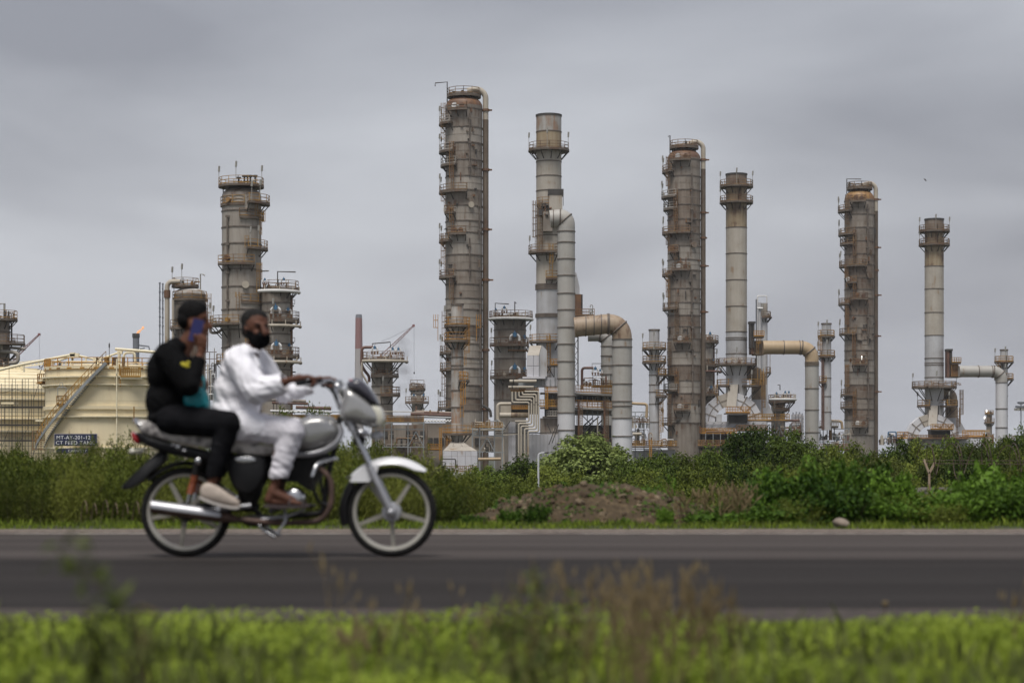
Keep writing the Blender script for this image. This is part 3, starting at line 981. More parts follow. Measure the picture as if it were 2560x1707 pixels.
# ------------------------------------------------------------------ the big column left of centre
def big_left():
    D, cx, hw = 300, 604, 49
    t = base_thing('distillation_column', 'broad grey column with a crown of small vents, behind the driver in white', 'column', cx, D)
    c = Col(t, cx, hw, D)
    rings = [530, 571, 612, 676, 719, 775.6, 826, 870, 915, 965]
    for a, b in zip([492] + rings, rings + [1190]): band(c, a, b, hw, hw, M['clad' if RND.random() < .75 else 'clad_dark'], 18)
    for y in rings: ring(c, y)
    b = MB(); zs, zt = c.z(492), c.z(470)
    b.lathe([(c.r, zs)] + [(c.r * math.cos(q) ** 0.7, zs + (zt - zs) * math.sin(q)) for q in np.linspace(.15, 1.55, 9)], (c.X, D, 0), 36)
    b.build('domed_head', M['clad_dark'], t)
    tp = Col(t, 603, 12, D)
    platform(tp, 465, 546, 660, w=45, full=True, rail='ochre', brack=False, lamps=3)
    b = MB()
    for k in range(7):
        x = 558 + 15 * k
        b.bar(P(x, 466, D), P(x, 482, D), 0.14)
    b.build('platform_post', M['dark'], t, smooth=False)
    for k, x in enumerate((597, 611, 619, 626, 638)):
        b = MB(); q = P(x, 465, D); h = s_(27 if k != 0 else 22, D)
        b.tube([q, q + Vector((0, 0, h))], 0.14, 6); b.tube([q + Vector((0, 0, h * .8)), q + Vector((0, 0, h))], 0.3, 7); b.tube([q + Vector((-.35, 0, h * .92)), q + Vector((.35, 0, h * .92))], .16, 6)
        b.build('vent_valve', M['dark'], t)
    pipework(t, D, 585, 640, 447, 464, 9, ['pipebeige', 'rusthead'], 31, rmax=2.5)
    for (x0, x1, y) in [(551, 618, 513), (632, 675, 509), (606, 660, 546), (629, 670, 622), (549, 643, 661), (610, 657, 757), (524, 607, 811), (540, 640, 905)]:
        platform(c, y, x0, x1, lamps=2 if x1 > 660 or x0 < 530 else 0)
    for (x, y0, y1) in [(648, 530, 590), (621, 595, 625), (643, 660, 735), (603, 735, 780), (640, 505, 545), (622, 820, 905)]: ladder(c, x, y0, y1, m='ochre')
    riser(c, 577, 545, 780, r=.14); riser(c, 579, 800, 960, r=.14)
    manhole(c, 618.7, 716, 9, m='pipebeige'); manhole(c, 577, 649, 7, m='rusthead'); manhole(c, 580, 505, 6, m='rustplate'); manhole(c, 578, 802, 6, m='ochre')
    davit(t, D, [(654, 678), (672, 677)])
    pipework(t, D, 528, 560, 795, 811, 8, ['clad', 'rusthead'], 32)
    pxtube(t, D, [(526, 815), (526, 832), (545, 832), (556, 822)], 3.5, 'side_pipe', 'clad', rad=7)
    return t
big_left()

# ------------------------------------------------------------------ columns that carry rings of relief valves
def valve_column(name, label, cx, hw, D, ytop, decks, ringpipes, rings, valves, cl, group='columns with decks of relief valves', ybot=None, davits=(), seed=1, side=None, mats=('clad', 'clad_dark')):
    t = base_thing(name, label, 'column', cx, D, group)
    c = Col(t, cx, hw, D)
    rn = random.Random(seed)
    yb = HZ + (EYE - GZ) * F / D
    ys = [ytop] + rings + [yb]
    for a, b in zip(ys, ys[1:]): band(c, a, b, hw, hw, M[mats[1] if rn.random() < cl else mats[0]], 14)
    for y in rings: ring(c, y)
    b = MB(); b.lathe([(c.r, 0), (c.r * .8, c.r * .3), (0.01, c.r * .45)], c.c(ytop), 28); b.build('domed_head', M['clad_dark'], t)
    for i, (x0, x1, y) in enumerate(decks):
        if i == 0:
            tp = Col(t, (x0 + x1) / 2, hw * 0.6, D)
            platform(tp, y, x0, x1, w=(x1 - x0) / 2 - tp.hw, full=True, rail='rail_old', th=0.5)
        else:
            platform(c, y, x0, x1, rail='rail_old', th=0.5, lamps=1)
        pipework(t, D, max(x0, cx - hw) + 2, min(x1, cx + hw) - 2, y - 13, y, 14, ['rusthead', 'rail_old', 'dark', 'pipebeige'], seed * 10 + i, dy=-c.r * .8, ddy=0.6, rmax=2.4, long=.3)
    for (x0, x1, y, rp, m) in ringpipes:
        b = MB()
        ro = s_(max(x1 - cx, cx - x0), D)
        a0 = math.asin(max(-1, (x0 - cx) / s_inv(ro, D))) if x0 > cx - s_inv(ro, D) * .97 else -1.9
        a1 = math.asin(min(1, (x1 - cx) / s_inv(ro, D))) if x1 < cx + s_inv(ro, D) * .97 else 1.9
        b.tube([Vector((c.X + ro * math.sin(a), D - ro * math.cos(a), c.z(y))) for a in np.linspace(a0, a1, 20)], s_(rp, D), 9)
        b.build('ring_pipe', M[m], t)
        for k in range(4):
            a = a0 + (a1 - a0) * (k + .5) / 4
            q = Vector((c.X + ro * math.sin(a), D - ro * math.cos(a), c.z(y)))
            b = MB(); b.tube([q, q + Vector((0, 0, s_(14, D)))], s_(1.3, D), 6); b.build('riser_pipe', M['pipebeige'], t)
    for (x, y, r) in valves:
        q, a = c.at(x, y, 0.8)
        valve(t, D, x, y, r, dy=q.y - D)
    for d in davits: davit(t, D, d, m='dark')
    if side:
        pxtube(t, D, [(side[0], side[1]), (side[0], HZ + 60)], side[2], 'downcomer_pipe', 'rusthead')
        y = side[1] + 12
        while y < 1050:
            pxtube(t, D, [(side[0], y), (side[0] + 9, y), (side[0] + 9, y + 10), (side[0], y + 10)], 0.9, 'small_pipe', 'dark', n=5)
            y += 47
    return t

def s_inv(m, D): return m * F / D

valve_column('valve_column', 'stout column ringed with blue relief valves and ring pipes, right of the driver head', 690, 37, 300, 732,
    [(655, 747, 722), (682, 749, 799), (655, 749, 888)], [(652, 748, 731, 4, 'white'), (671, 751, 817, 3.6, 'pipebeige'), (676, 752, 907, 4, 'pipebeige')],
    [758, 782, 836, 860, 925, 950, 1000], [(695, 781, 11), (723, 782, 8), (697, 870, 11), (725, 871, 8), (667, 706, 5), (714, 706, 6)], 0.35,
    davits=[[(694, 722), (694, 679), (739, 680)], [(708, 930), (739, 930)], [(708, 857), (735, 857)], [(708, 765), (735, 765)]], seed=3, side=(728, 738, 4))
valve_column('valve_column', 'stout column with tiers of relief valves between the tallest column and the ribbed stack', 1275, 40, 370, 803,
    [(1222.5, 1332, 794), (1224, 1322, 861), (1225, 1317, 942)], [(1223, 1331, 799, 3.4, 'white'), (1270, 1322, 878, 2.2, 'rustplate')],
    [826, 845, 897, 939, 1000], [(1287, 848, 11), (1311, 850, 8), (1287, 928, 11), (1311, 930, 8), (1261, 777, 6), (1240, 780, 5)], 0.3,
    davits=[[(1238, 794), (1238, 758), (1272, 760)], [(1287, 780), (1287, 754), (1291, 759)]], seed=4)
valve_column('valve_column', 'squat column with valve deck and brown looping pipe, above the motorcycle headlight', 955.5, 26.6, 340, 905,
    [(906, 1011.5, 897.5), (929, 996, 937), (955, 1001, 984.5)], [(910, 1018, 904.5, 3.6, 'pipebeige')], [944, 966, 986, 1010, 1040],
    [(939, 876, 7), (982, 877, 6), (996, 877, 6)], 0.2, davits=[[(931, 875), (931, 859), (976, 855), (976, 868)]], seed=5)
valve_column('valve_column', 'half hidden valve column close behind the second tallest rust brown column', 1750, 33, 430, 848,
    [(1711, 1797, 853), (1714, 1797, 912), (1714, 1797, 985)], [(1714, 1803, 930, 2.6, 'pipebrown')], [870, 900, 950, 1000],
    [(1772, 840, 6), (1782, 905, 6), (1775, 975, 7)], 0.7, seed=6, side=(1784, 860, 3))
valve_column('valve_column', 'low rusty column with a wide valve deck beside the tan horizontal duct', 1945, 17, 410, 1003,
    [(1921, 1988, 1001), (1930, 1972, 1022)], [(1921, 1989, 999, 3, 'white')], [1012, 1040, 1075], [(1938, 988, 5), (1963, 984, 5), (1972, 984, 5)], 0.8, seed=8,
    davits=[[(1950, 975), (1950, 962), (1944, 962)]])

b = MB()
Lr = [o for o in ORG if o.get('label', '').startswith('squat column with valve deck')][0]
pxtube(Lr, 340, [(933, 868), (905, 868), (903.5, 911), (911, 926), (923, 940), (923, 955)], 3.6, 'looping_pipe', 'pipebrown', rad=9)
pxtube(Lr, 340, [(916, 905), (906, 906), (906, 934), (921, 960)], 2.4, 'looping_pipe', 'pipebeige', rad=7, dy=-1)

# ------------------------------------------------------------------ column with gooseneck behind the passenger, column at the left edge
def gooseneck_column():
    D, cx, hw = 310, 475, 39
    t = base_thing('valve_column', 'domed column with a tall gooseneck pipe, directly behind the passenger head', 'column', cx, D)
    c = Col(t, cx, hw, D)
    for a, b in zip([738, 760, 800, 850, 905], [760, 800, 850, 905, 1190]): band(c, a, b, hw, hw, M['clad_dark'], 14)
    for y in (760, 800, 850, 905): ring(c, y)
    b = MB(); zs, zt = c.z(738), c.z(720)
    b.lathe([(c.r, zs)] + [(c.r * math.cos(q) ** 0.7, zs + (zt - zs) * math.sin(q)) for q in np.linspace(.15, 1.55, 9)], (c.X, D, 0), 32); b.build('domed_head', M['patch'], t)
    tp = Col(t, 463, 10, D); platform(tp, 714.5, 430, 497, w=24, full=True, rail='ochre', brack=False, lamps=2)
    platform(c, 748, 430, 519, rail='ochre', lamps=1, w=5); platform(c, 820, 430, 524, rail='rail_old')
    ladder(c, 512, 735, 850)
    pxtube(t, D, [(455, 706), (422, 706), (422, HZ + 60)], 6.2, 'overhead_pipe', 'pipebeige', rad=20, dy=-1.5)
    pxtube(t, D, [(438, 752), (438, 1000)], 3, 'riser_pipe', 'pipebeige', dy=-2)
    b = MB(); b.lathe([(s_(6.2, D), -.6), (s_(8, D), -.6), (s_(8, D), .6), (s_(6.2, D), .6)], P(422, 737, D) + Vector((0, -1.5, 0)), 14); b.build('pipe_guide', M['rusthead'], t)
    davit(t, D, [(501, 745), (501, 685), (508, 686), (512, 689)])
    pipework(t, D, 440, 495, 700, 714, 10, ['pipebeige', 'ochre', 'dark'], 41)
gooseneck_column()

def left_edge_column():
    D, cx, hw = 280, 0, 24
    t = base_thing('valve_column', 'narrow grey column with pipes and decks cut by the left edge of the photo', 'column', cx, D)
    c = Col(t, cx, hw, D)
    for a, b in zip([800, 830, 862, 900], [830, 862, 900, 1200]): band(c, a, b, hw, hw, M['clad_dark'], 10)
    for y in (830, 862, 900): ring(c, y)
    tp = Col(t, 0, 20, D); platform(tp, 797.6, -43, 43, w=23, full=True, rail='ochre', lamps=1)
    platform(c, 858, -30, 62, rail='rail_old', lamps=2, w=38); platform(c, 918, -40, 44, rail='rail_old')
    davit(t, D, [(11, 822), (11, 759), (-6, 760)], r=.16)
    pxtube(t, D, [(8, 880, -2), (40, 881, -2), (54, 886, -2), (54, 908, -2), (32, 909, -2)], 4.8, 'side_pipe', 'clad', rad=12)
    pxtube(t, D, [(30, 870, -1), (68, 873, -1)], 3.6, 'side_pipe', 'clad')
    pxtube(t, D, [(13, 862, -2), (13, 876, -2)], 3.4, 'side_pipe', 'pipebeige')
    pxtube(t, D, [(25, 800), (29, 812), (29, 862)], 2.2, 'riser_pipe', 'dark')
    pipework(t, D, 5, 40, 776, 797, 12, ['dark', 'rail_old'], 43, rmax=2.0)
    pipework(t, D, 20, 50, 838, 858, 8, ['dark', 'rail_old', 'rusthead'], 44, rmax=2.0)
    pipework(t, D, -5, 30, 890, 918, 8, ['pipebeige', 'rusthead'], 45, dy=-2)
left_edge_column()

def small_column():
    D, cx, hw = 420, 1044, 17
    t = base_thing('valve_column', 'small distant column with a caged top, between squat valve column and tallest column', 'column', cx, D)
    c = Col(t, cx, hw, D)
    band(c, 968, 1004, hw, hw, M['clad'], 8); band(c, 1004, 1190, hw - 2, hw - 2, M['clad'], 8); ring(c, 985)
    platform(Col(t, 1043, 8, D), 972, 1022, 1064, w=13, full=True, rail='rail_old', railpx=12)
    platform(c, 1005.5, 1013, 1073, rail='rail_old', lamps=1)
    steel(t, D, [(1026, 972, 1026, 950), (1060, 972, 1060, 950), (1026, 950, 1060, 950), (1043, 972, 1043, 950)], 1.2, 'rail_old', 'cage_bar')
    pipework(t, D, 1026, 1060, 955, 971, 8, ['rail_old', 'clad'], 46); pipework(t, D, 1030, 1060, 1012, 1040, 8, ['rusthead', 'clad'], 47, dy=-2)
    for x in (1036, 1060): valve(t, D, x, 992, 5, dy=-2)
small_column()
# ------------------------------------------------------------------ stacks
def stack_shell(t, cx, hw, D, ys, mats, name='stack_shell', seams=0):
    c = Col(t, cx, hw, D)
    for (a, b, m, h) in zip(ys, ys[1:], mats, [hw] * len(mats)): band(c, a, b, hw, hw, M[m], seams, name=name)
    return c

def stack_rim(c, y, hw, m='dark'):
    b = MB(); r = s_(hw, c.D)
    b.lathe([(r - .02, 0), (r + .1, 0), (r + .1, .3), (r - .25, .3), (r - .25, -4)], c.c(y), 32)
    b.build('stack_rim', M[m], c.t)

def main_stack():
    D, cx, hw = 340, 1372, 31.5
    t = base_thing('furnace_stack', 'pale stack with white scorched top and balcony, joined by the large silver downcoming duct', 'stack', cx, D)
    c = stack_shell(t, cx, hw, D, [292, 331, 372, 405.5, 442, 478.5, 540, 590, 640, 717, 787, 834, 960], ['patch', 'stack_stain', 'stack', 'stack', 'stack', 'stack', 'stack', 'stack', 'stack', 'silver', 'silver', 'silver'])
    stack_rim(c, 292, hw)
    for y in (331, 405.5, 442, 478.5, 540, 590, 640): ring(c, y, h=.16, out=.07)
    for y in (713, 718, 723, 787, 792): ring(c, y, h=.3, out=.18)
    platform(c, 375.7, 1320, 1424, w=20, full=True, rail='rail_old', lamps=4)
    platform(c, 631, 1320, 1395, w=20, rail='rail_old', lamps=1)
    platform(c, 854, 1323, 1396, w=18, rail='ochre', lamps=1)
    platform(c, 514, 1342, 1372, w=8, rail='rustplate'); platform(c, 536, 1350, 1374, w=8, rail='rustplate'); platform(c, 697, 1364, 1396, w=10, rail='ochre')
    for (x, y0, y1) in [(1346, 505, 625), (1376, 615, 690), (1371, 840, 960), (1356, 505, 640)]: ladder(c, x, y0, y1, m='ochre' if x > 1360 else 'rail_old')
    # duct take-off: flat box on the stack face, then the side inlet
    slab(t, D, 1372, 1405, 492, 570, 3.0, 'stack', 'duct_box', dy=-c.r - .6)
    slab(t, D, 1369, 1408, 478, 492, 3.2, 'dark', 'expansion_joint', dy=-c.r - .7)
    steel(t, D, [(1374, 480, 1374, 490), (1401, 480, 1401, 490), (1407, 480, 1407, 520)], 1.4, 'dark', 'strut', dy=-c.r - .9)
    slab(t, D, 1357, 1380, 535, 583, 2.5, 'clad_dark', 'damper_box', dy=-c.r - 1.0)
    pipework(t, D, 1350, 1376, 508, 545, 10, ['rusthead', 'dark'], 50, dy=-c.r - 1)
    # upper shroud on the right and the rusty frame with its own deck
    b = MB(); a0 = P(1434, 676, D); b.prism([(P(x, y, D).x, P(x, y, D).z) for x, y in [(1434, 676), (1442, 680), (1450, 715), (1450, 734), (1434, 734)]], D + 2, D + 7); b.build('duct_hood', M['silver'], t, smooth=False)
    slab(t, D, 1438, 1454, 733, 790, 4, 'rusthead', 'frame_box', dy=2); slab(t, D, 1453, 1458, 733, 790, 4, 'dark', 'frame_box', dy=2.5)
    slab(t, D, 1434, 1486, 788, 793, 5, 'deck', 'platform', dy=0); straight_rail(t, D, 1434, 1486, 788, 16, 'rustplate', dy=0.1)
    slab(t, D, 1436, 1446, 793, 840, 3, 'dark', 'frame_box', dy=1)
    # lattice leg
    steel(t, D, [(1446, 840, 1446, 962), (1437, 840, 1437, 962)], 3, 'dark', 'lattice_leg', dy=2)
    steel(t, D, [(1437, 846 + 14 * k, 1446, 860 + 14 * k) if k % 2 else (1446, 846 + 14 * k, 1437, 860 + 14 * k) for k in range(8)], 1.4, 'dark', 'lattice_brace', dy=2)
    pipework(t, D, 1470, 1486, 760, 788, 3, ['lampgrey'], 51)
main_stack()

def big_duct(name, label, D, pts, rpx, rings, hrings, ysplit, mats, rad, group=None, dy=0.0, n=22):
    """pts run from the inlet to the foot; rings on the vertical leg, hrings on the horizontal one"""
    t = base_thing(name, label, 'duct', pts[-1][0], D, group)
    o = Vector((0, dy, 0))
    w = [P(p[0], p[1], D) + o for p in pts]
    full = rounded(w, s_(rad, D), 9)
    zs = P(0, ysplit, D).z
    xv = pts[-1][0]
    up_ = [p for p in full if p.z > zs - 0.01]
    r = s_(rpx, D)
    b = MB()
    # the elbow and horizontal part in one sheet colour, the leg in another
    zel = w[-2].z - s_(rad, D)
    hor = [p for p in full if p.z > zel - .01]
    b.tube(hor + [Vector((w[-1].x, w[-1].y, zel - .02))], r, n); b.build('duct_elbow', M[mats[0]], t, sharp=60)
    ys = [HZ - (zel - EYE) * F / D] + [y for y in rings if P(0, y, D).z < zel - .3] 
    ys += [HZ + (EYE - GZ) * F / D]
    c = Col(t, xv, rpx, D)
    c.D = D + dy; c.X = w[-1].x
    BAND = []
    for a, e in zip(ys, ys[1:]):
        q = MB(); q.lathe([(r, P(0, e, D).z), (r, P(0, a, D).z)], (w[-1].x, D + dy, 0), 28)
        q.build('duct_section', M[mats[1] if (a + e) / 2 < ysplit else mats[2]], t, sharp=60)
    for y in rings:
        q = MB(); q.lathe([(r - .02, -.085), (r + .10, -.085), (r + .10, .085), (r - .02, .085)], (w[-1].x, D + dy, P(0, y, D).z), 28); q.build('flange_ring', M['ringsteel'], t, sharp=30)
    for x in hrings:
        q = MB(); z = P(0, pts[0][1] + (pts[1][1] - pts[0][1]) * (x - pts[0][0]) / (pts[1][0] - pts[0][0]), D).z
        q.lathe([(r - .02, -.085), (r + .10, -.085), (r + .10, .085), (r - .02, .085)], (P(x, 0, D).x, D + dy, z), 28, axis='X'); q.build('flange_ring', M['ringsteel'], t, sharp=30)
    # hoops round the elbow
    seg = [i for i, p in enumerate(hor) if 0 < i < len(hor) - 1]
    for i in seg[1:-1:4]:
        d = (hor[i + 1] - hor[i - 1]).normalized()
        q = MB(); u, v = frame_of(d)
        ringp = [hor[i] + (u * math.cos(k / 24 * 2 * math.pi) + v * math.sin(k / 24 * 2 * math.pi)) * (r + .04) for k in range(24)]
        q.tube(ringp, .13, 5, closed=True); q.build('flange_ring', M['ringsteel'], t, sharp=60)
    return t

big_duct('flue_duct', 'tall upright grey duct in front of the pale stack, white at its foot', 334, [(1374, 555, 3), (1414, 551), (1414, 1150)], 21.6,
    [586, 613, 654, 695, 739, 779.5, 822.6, 864, 907, 948.7, 992, 1033, 1076, 1110], [1382], 1033, ('duct', 'duct', 'duct_white'), 24, dy=-4)
big_duct('flue_duct', 'largest inverted U duct, brown across its top and white at its foot', 330, [(1434, 822, 2), (1552, 810), (1552, 1150)], 24.4,
    [852, 871, 916, 962, 1005, 1016.6, 1046.5, 1091, 1137], [1462, 1482, 1500, 1516], 1055, ('duct_rust', 'duct', 'duct_white'), 42, dy=-4)
big_duct('flue_duct', 'thinner grey duct standing just left behind the largest inverted U duct', 350, [(1470, 838), (1518, 838), (1518, 1100)], 15.5,
    [866, 890, 914, 936, 958, 985], [], 1300, ('duct', 'duct', 'duct'), 28)

# ------------------------------------------------------------------ furnace below the pale stack
def furnace():
    D = 336
    t = base_thing('furnace', 'pale furnace with nested beige pipe bends and orange railings, below the pale stack', 'furnace', 1370, D)
    # convection hood with its bevelled top, split into sheets
    k = lambda pts: [(P(x, y, D).x, P(x, y, D).z) for x, y in pts]
    for (pts, y0, y1) in [([(1317, 893), (1332, 893), (1332, 918), (1317, 918)], -6, -1), ([(1333, 893), (1346, 893), (1346, 918), (1333, 918)], -6, -1), ([(1317, 919), (1332, 919), (1332, 945), (1317, 945)], -6, -1), ([(1333, 919), (1346, 919), (1346, 945), (1333, 945)], -6, -1)]:
        b = MB(); b.prism(k(pts), D + y0, D + y1); b.build('hood_panel', M['panelwhite'], t, smooth=False)
    b = MB(); b.quadbox([P(1317, 892.6, D) + Vector((0, -6, 0)), P(1346, 892.6, D) + Vector((0, -6, 0)), P(1347, 892.6, D) + Vector((0, -1, 0)), P(1318, 892.6, D) + Vector((0, -1, 0)),
        P(1324, 867, D) + Vector((0, -3.2, 0)), P(1353, 866, D) + Vector((0, -3.2, 0)), P(1353, 866, D) + Vector((0, -1, 0)), P(1324, 867, D) + Vector((0, -1, 0))]); b.build('hood_slope', M['stack'], t, smooth=False)
    b = MB(); b.prism(k([(1346.5, 893), (1353.5, 867), (1366, 880), (1366, 945), (1346.5, 945)]), D - 5.4, D - 1); b.build('hood_side', M['silver'], t, smooth=False)
    slab(t, D, 1306, 1362, 945, 950, 7, 'panelwhite', 'hood_sill', dy=-6.5); slab(t, D, 1296, 1344, 949, 972, 5, 'steelgrey', 'header_box', dy=-5.5)
    slab(t, D, 1344, 1394, 946, 968, 5, 'panelwhite', 'header_box', dy=-5)
    steel(t, D, [(1352, 950, 1352, 966), (1361, 948, 1361, 966), (1374, 950, 1374, 966), (1386, 946, 1386, 966)], 2, 'steelgrey', 'stiffener', dy=-5.2)
    steel(t, D, [(1360, 905, 1360, 945), (1384, 905, 1384, 945), (1361, 945, 1383, 906), (1361, 906, 1383, 945)], 2, 'dark', 'hood_brace', dy=-4.5)
    slab(t, D, 1366, 1394, 916, 919, 4, 'deck', 'platform', dy=-6); straight_rail(t, D, 1376, 1394, 916, 14, 'orange', dy=-6)
    # headers and pipe bends
    for (x0, x1, y, r) in [(1274, 1340, 956.5, 3.6), (1271, 1333, 971, 2.9)]:
        pxtube(t, D, [(x0, y), (x1, y)], r, 'header_pipe', 'pipebeige', dy=-7)
        pxtube(t, D, [(x0 + 8, y), (x0 + 11, y)], r * 1.25, 'flange', 'dark', dy=-7)
    q = lambda pts: [(1240 + x / 6.03, 900 + y / 6.03) for x, y in pts]
    for pts in ([(245, 500), (245, 660), (490, 660), (490, 935), (285, 935)], [(295, 500), (295, 622), (527, 622), (527, 970), (340, 970), (340, 1460)],
                [(345, 500), (345, 580), (563, 580), (563, 1010), (376, 1010), (376, 1460)], [(395, 500), (395, 545), (597, 545), (597, 1047), (428, 1047), (428, 1460)],
                [(428, 500), (630, 500), (630, 1085), (480, 1085), (480, 1460)]):
        pxtube(t, D, q(pts), 2.25, 'coil_pipe', 'pipebeige', rad=4.5, dy=-9, n=10)
    for (x, y) in ((490, 690), (527, 655), (563, 690), (597, 655), (630, 690)):
        pxtube(t, D, q([(x, y - 4), (x, y + 4)]), 2.7, 'pipe_clamp', 'dark', dy=-9)
    slab(t, D, 1277, 1346, 974, 1036, 2, 'dark', 'painted_shade_slab', dy=-3.5)  # dark slab coloured in as the shade behind the pipe bends
    pxtube(t, D, [(1278, 1012), (1245, 1012), (1245, 1055), (1258, 1060), (1258, 1190)], 4.2, 'transfer_pipe', 'pipebeige', rad=9, dy=-7)
    pxtube(t, D, [(1250, 1040), (1320, 1040)], 6.6, 'drum', 'pipebeige', dy=-7.4, n=16); pxtube(t, D, [(1278, 1040), (1320, 1040)], 6.75, 'drum_band', 'stack_stain', dy=-7.4, n=16)
    slab(t, D, 1252, 1278, 1016, 1034, 4, 'pipebeige', 'valve_box', dy=-5)
    straight_rail(t, D, 1278, 1345, 982, 9, 'orange', dy=-6.5); straight_rail(t, D, 1278, 1322, 1024, 8, 'orange', dy=-6.5); slab(t, D, 1278, 1322, 1024, 1027, 3, 'deck', 'platform', dy=-6.5)
    # lower casing: ribbed sheets
    for i in range(8):
        x0 = 1321 + i * 9.4
        slab(t, D, x0, x0 + 9.0, 1086, 1195, 4, 'panelwhite', 'casing_panel', dy=-6 + .02 * (i % 2))
        steel(t, D, [(x0 + 9.2, 1084, x0 + 9.2, 1195)], 1.3, 'silver', 'casing_rib', dy=-6.1)
    for i in range(2): slab(t, D, 1271 + 9 * i, 1279.6 + 9 * i, 1056, 1195, 4, 'panelwhite', 'casing_panel', dy=-6)
    slab(t, D, 1289, 1321, 1062, 1195, 3, 'duct', 'casing_panel', dy=-3.6)
    slab(t, D, 1350, 1396, 1046, 1086, 3, 'clad_dark', 'casing_panel', dy=-4)
    steel(t, D, [(1366, 1060, 1376, 1084), (1378, 1108, 1394, 1062), (1370, 1112, 1386, 1070), (1242, 1084, 1325, 1084), (1322, 1084, 1394, 1082), (1275, 1055, 1258, 1080)], 2.2, 'dark', 'strut', dy=-7.5)
    steel(t, D, [(1258, 1088, 1294, 1086), (1258, 1095, 1262, 1190), (1382, 1072, 1382, 1092)], 2, 'pipebeige', 'small_pipe', dy=-7.5)
    # decks right of the upright duct
    slab(t, D, 1362, 1396, 984, 1042, 2.0, 'dark', 'painted_shade_slab', dy=1.5); slab(t, D, 1436, 1530, 988, 1004, 2.0, 'dark', 'upper_gap_shade', dy=1.5); slab(t, D, 1436, 1530, 1024, 1037, 2.0, 'clad_dark', 'lower_gap_shade', dy=1.5)  # dark sheets put in as the shaded gaps behind the decks
    slab(t, D, 1362, 1530, 1062, 1190, 2.0, 'dark', 'interior_shade_sheet', dy=2.2)  # near black sheet standing in for the shaded interior
    for i in (2, 3, 5, 8, 11): steel(t, D, [(1440 + 7.6 * i, 1058 + 6 * (i % 3), 1440 + 7.6 * i, 1190)], 1.6 if i % 2 else 2.6, 'clad_dark' if i % 3 else 'steelgrey', 'casing_rib', dy=1.6)
    for (y, h) in ((983, 17), (1019, 17)):
        slab(t, D, 1350, 1396, y, y + 3, 5, 'deck', 'platform', dy=-5)
        b = MB(); a, e = P(1436, y, D), P(1530, y + 4, D)
        b.quadbox([Vector((a.x, D - 4, a.z - .3)), Vector((e.x, D - 4, e.z - .3)), Vector((e.x, D + 1.4, e.z - .3)), Vector((a.x, D + 1.4, a.z - .3)), Vector((a.x, D - 4, a.z)), Vector((e.x, D - 4, e.z)), Vector((e.x, D + 1.4, e.z)), Vector((a.x, D + 1.4, a.z))])
        b.build('platform', M['rail_grey'], t, smooth=False)
        straight_rail(t, D, 1437, 1530, y - 1, h, 'orange', dy=-3.9, step=3.8, slope=4 / 94)
        if y < 1000: straight_rail(t, D, 1360, 1396, y - 1, h, 'orange', dy=-4.9, step=3.0)
        else: straight_rail(t, D, 1346, 1396, y - 1, h, 'ochre', dy=-4.9, step=3.6)
    straight_rail(t, D, 1366, 1396, 1042, 14, 'rail_grey', dy=-5, step=4); slab(t, D, 1356, 1396, 1042, 1045, 4, 'deck', 'platform', dy=-5)
    steel(t, D, [(1436, 1037, 1530, 1039), (1362, 1003, 1362, 1062)], 2.4, 'steelgrey', 'beam', dy=-3)
    steel(t, D, [(1441 + 13 * i, 986, 1441 + 13 * i, 1062) for i in range(7)] + [(1372 + 9 * i, 984, 1372 + 9 * i, 1040) for i in range(3)], 1.8, 'steelgrey', 'column', dy=-2.5)
    steel(t, D, [(1496, 1042, 1456, 1076), (1480, 1045, 1452, 1070), (1504, 1050, 1476, 1080)], 3.0, 'dark', 'strut', dy=-2)
    steel(t, D, [(1492, 1046, 1492, 1120)], 3, 'pipebeige', 'column', dy=-3); steel(t, D, [(1456, 1040, 1478, 1062), (1462, 1080, 1484, 1050), (1516, 1080, 1500, 1060)], 2.2, 'steelgrey', 'strut', dy=-1.5)
    pxtube(t, D, [(1470, 1130), (1470, 1088), (1506, 1086), (1506, 1064)], 2.2, 'small_pipe', 'pipebrown', rad=4, dy=-1.2); pxtube(t, D, [(1478, 1130), (1478, 1098), (1500, 1096), (1500, 1130)], 1.8, 'small_pipe', 'pipebeige', rad=4, dy=-1.6)
    pipework(t, D, 1460, 1528, 1066, 1120, 22, ['clad_dark', 'pipebrown', 'pipebeige', 'rusthead'], 66, dy=-.5, ddy=1.0, rmax=2.6)
    for x in (1446, 1510):
        c = Col(t, x, 5, D); c.D = D
        slab(t, D, x - 4.0, x + .5, 1003, 1110, .6, 'rusthead', 'lift_shaft', dy=-4.6)
        b = MB()
        for sx in (-2.5, 3.0): b.bar(P(x + sx + 4, 1001, D) + Vector((0, -5.2, 0)), P(x + sx + 4, 1110, D) + Vector((0, -5.2, 0)), .1)
        for j in range(27): b.bar(P(x + 1.5, 1002 + 4 * j, D) + Vector((0, -5.2, 0)), P(x + 7, 1002 + 4 * j, D) + Vector((0, -5.2, 0)), .09)
        b.build('ladder', M['rail_old'], t, smooth=False)
    ladder_x = MB()
    for sx in (1363, 1368): ladder_x.bar(P(sx, 970, D) + Vector((0, -5.6, 0)), P(sx, 1024, D) + Vector((0, -5.6, 0)), .12)
    for j in range(14): ladder_x.bar(P(1363, 972 + 4 * j, D) + Vector((0, -5.6, 0)), P(1368, 972 + 4 * j, D) + Vector((0, -5.6, 0)), .09)
    ladder_x.build('ladder', M['orange'], t, smooth=False)
    pipework(t, D, 1440, 1526, 990, 1004, 16, ['dark', 'pipebeige', 'blue'], 60, dy=-1, ddy=1.0, rmax=2)
    pipework(t, D, 1440, 1526, 1024, 1038, 14, ['dark', 'rusthead', 'pipebeige'], 61, dy=-1, ddy=1.0, rmax=2)
    pipework(t, D, 1366, 1394, 988, 1015, 14, ['dark', 'steelgrey', 'pipebrown'], 62, dy=-2, ddy=1.0, rmax=2)
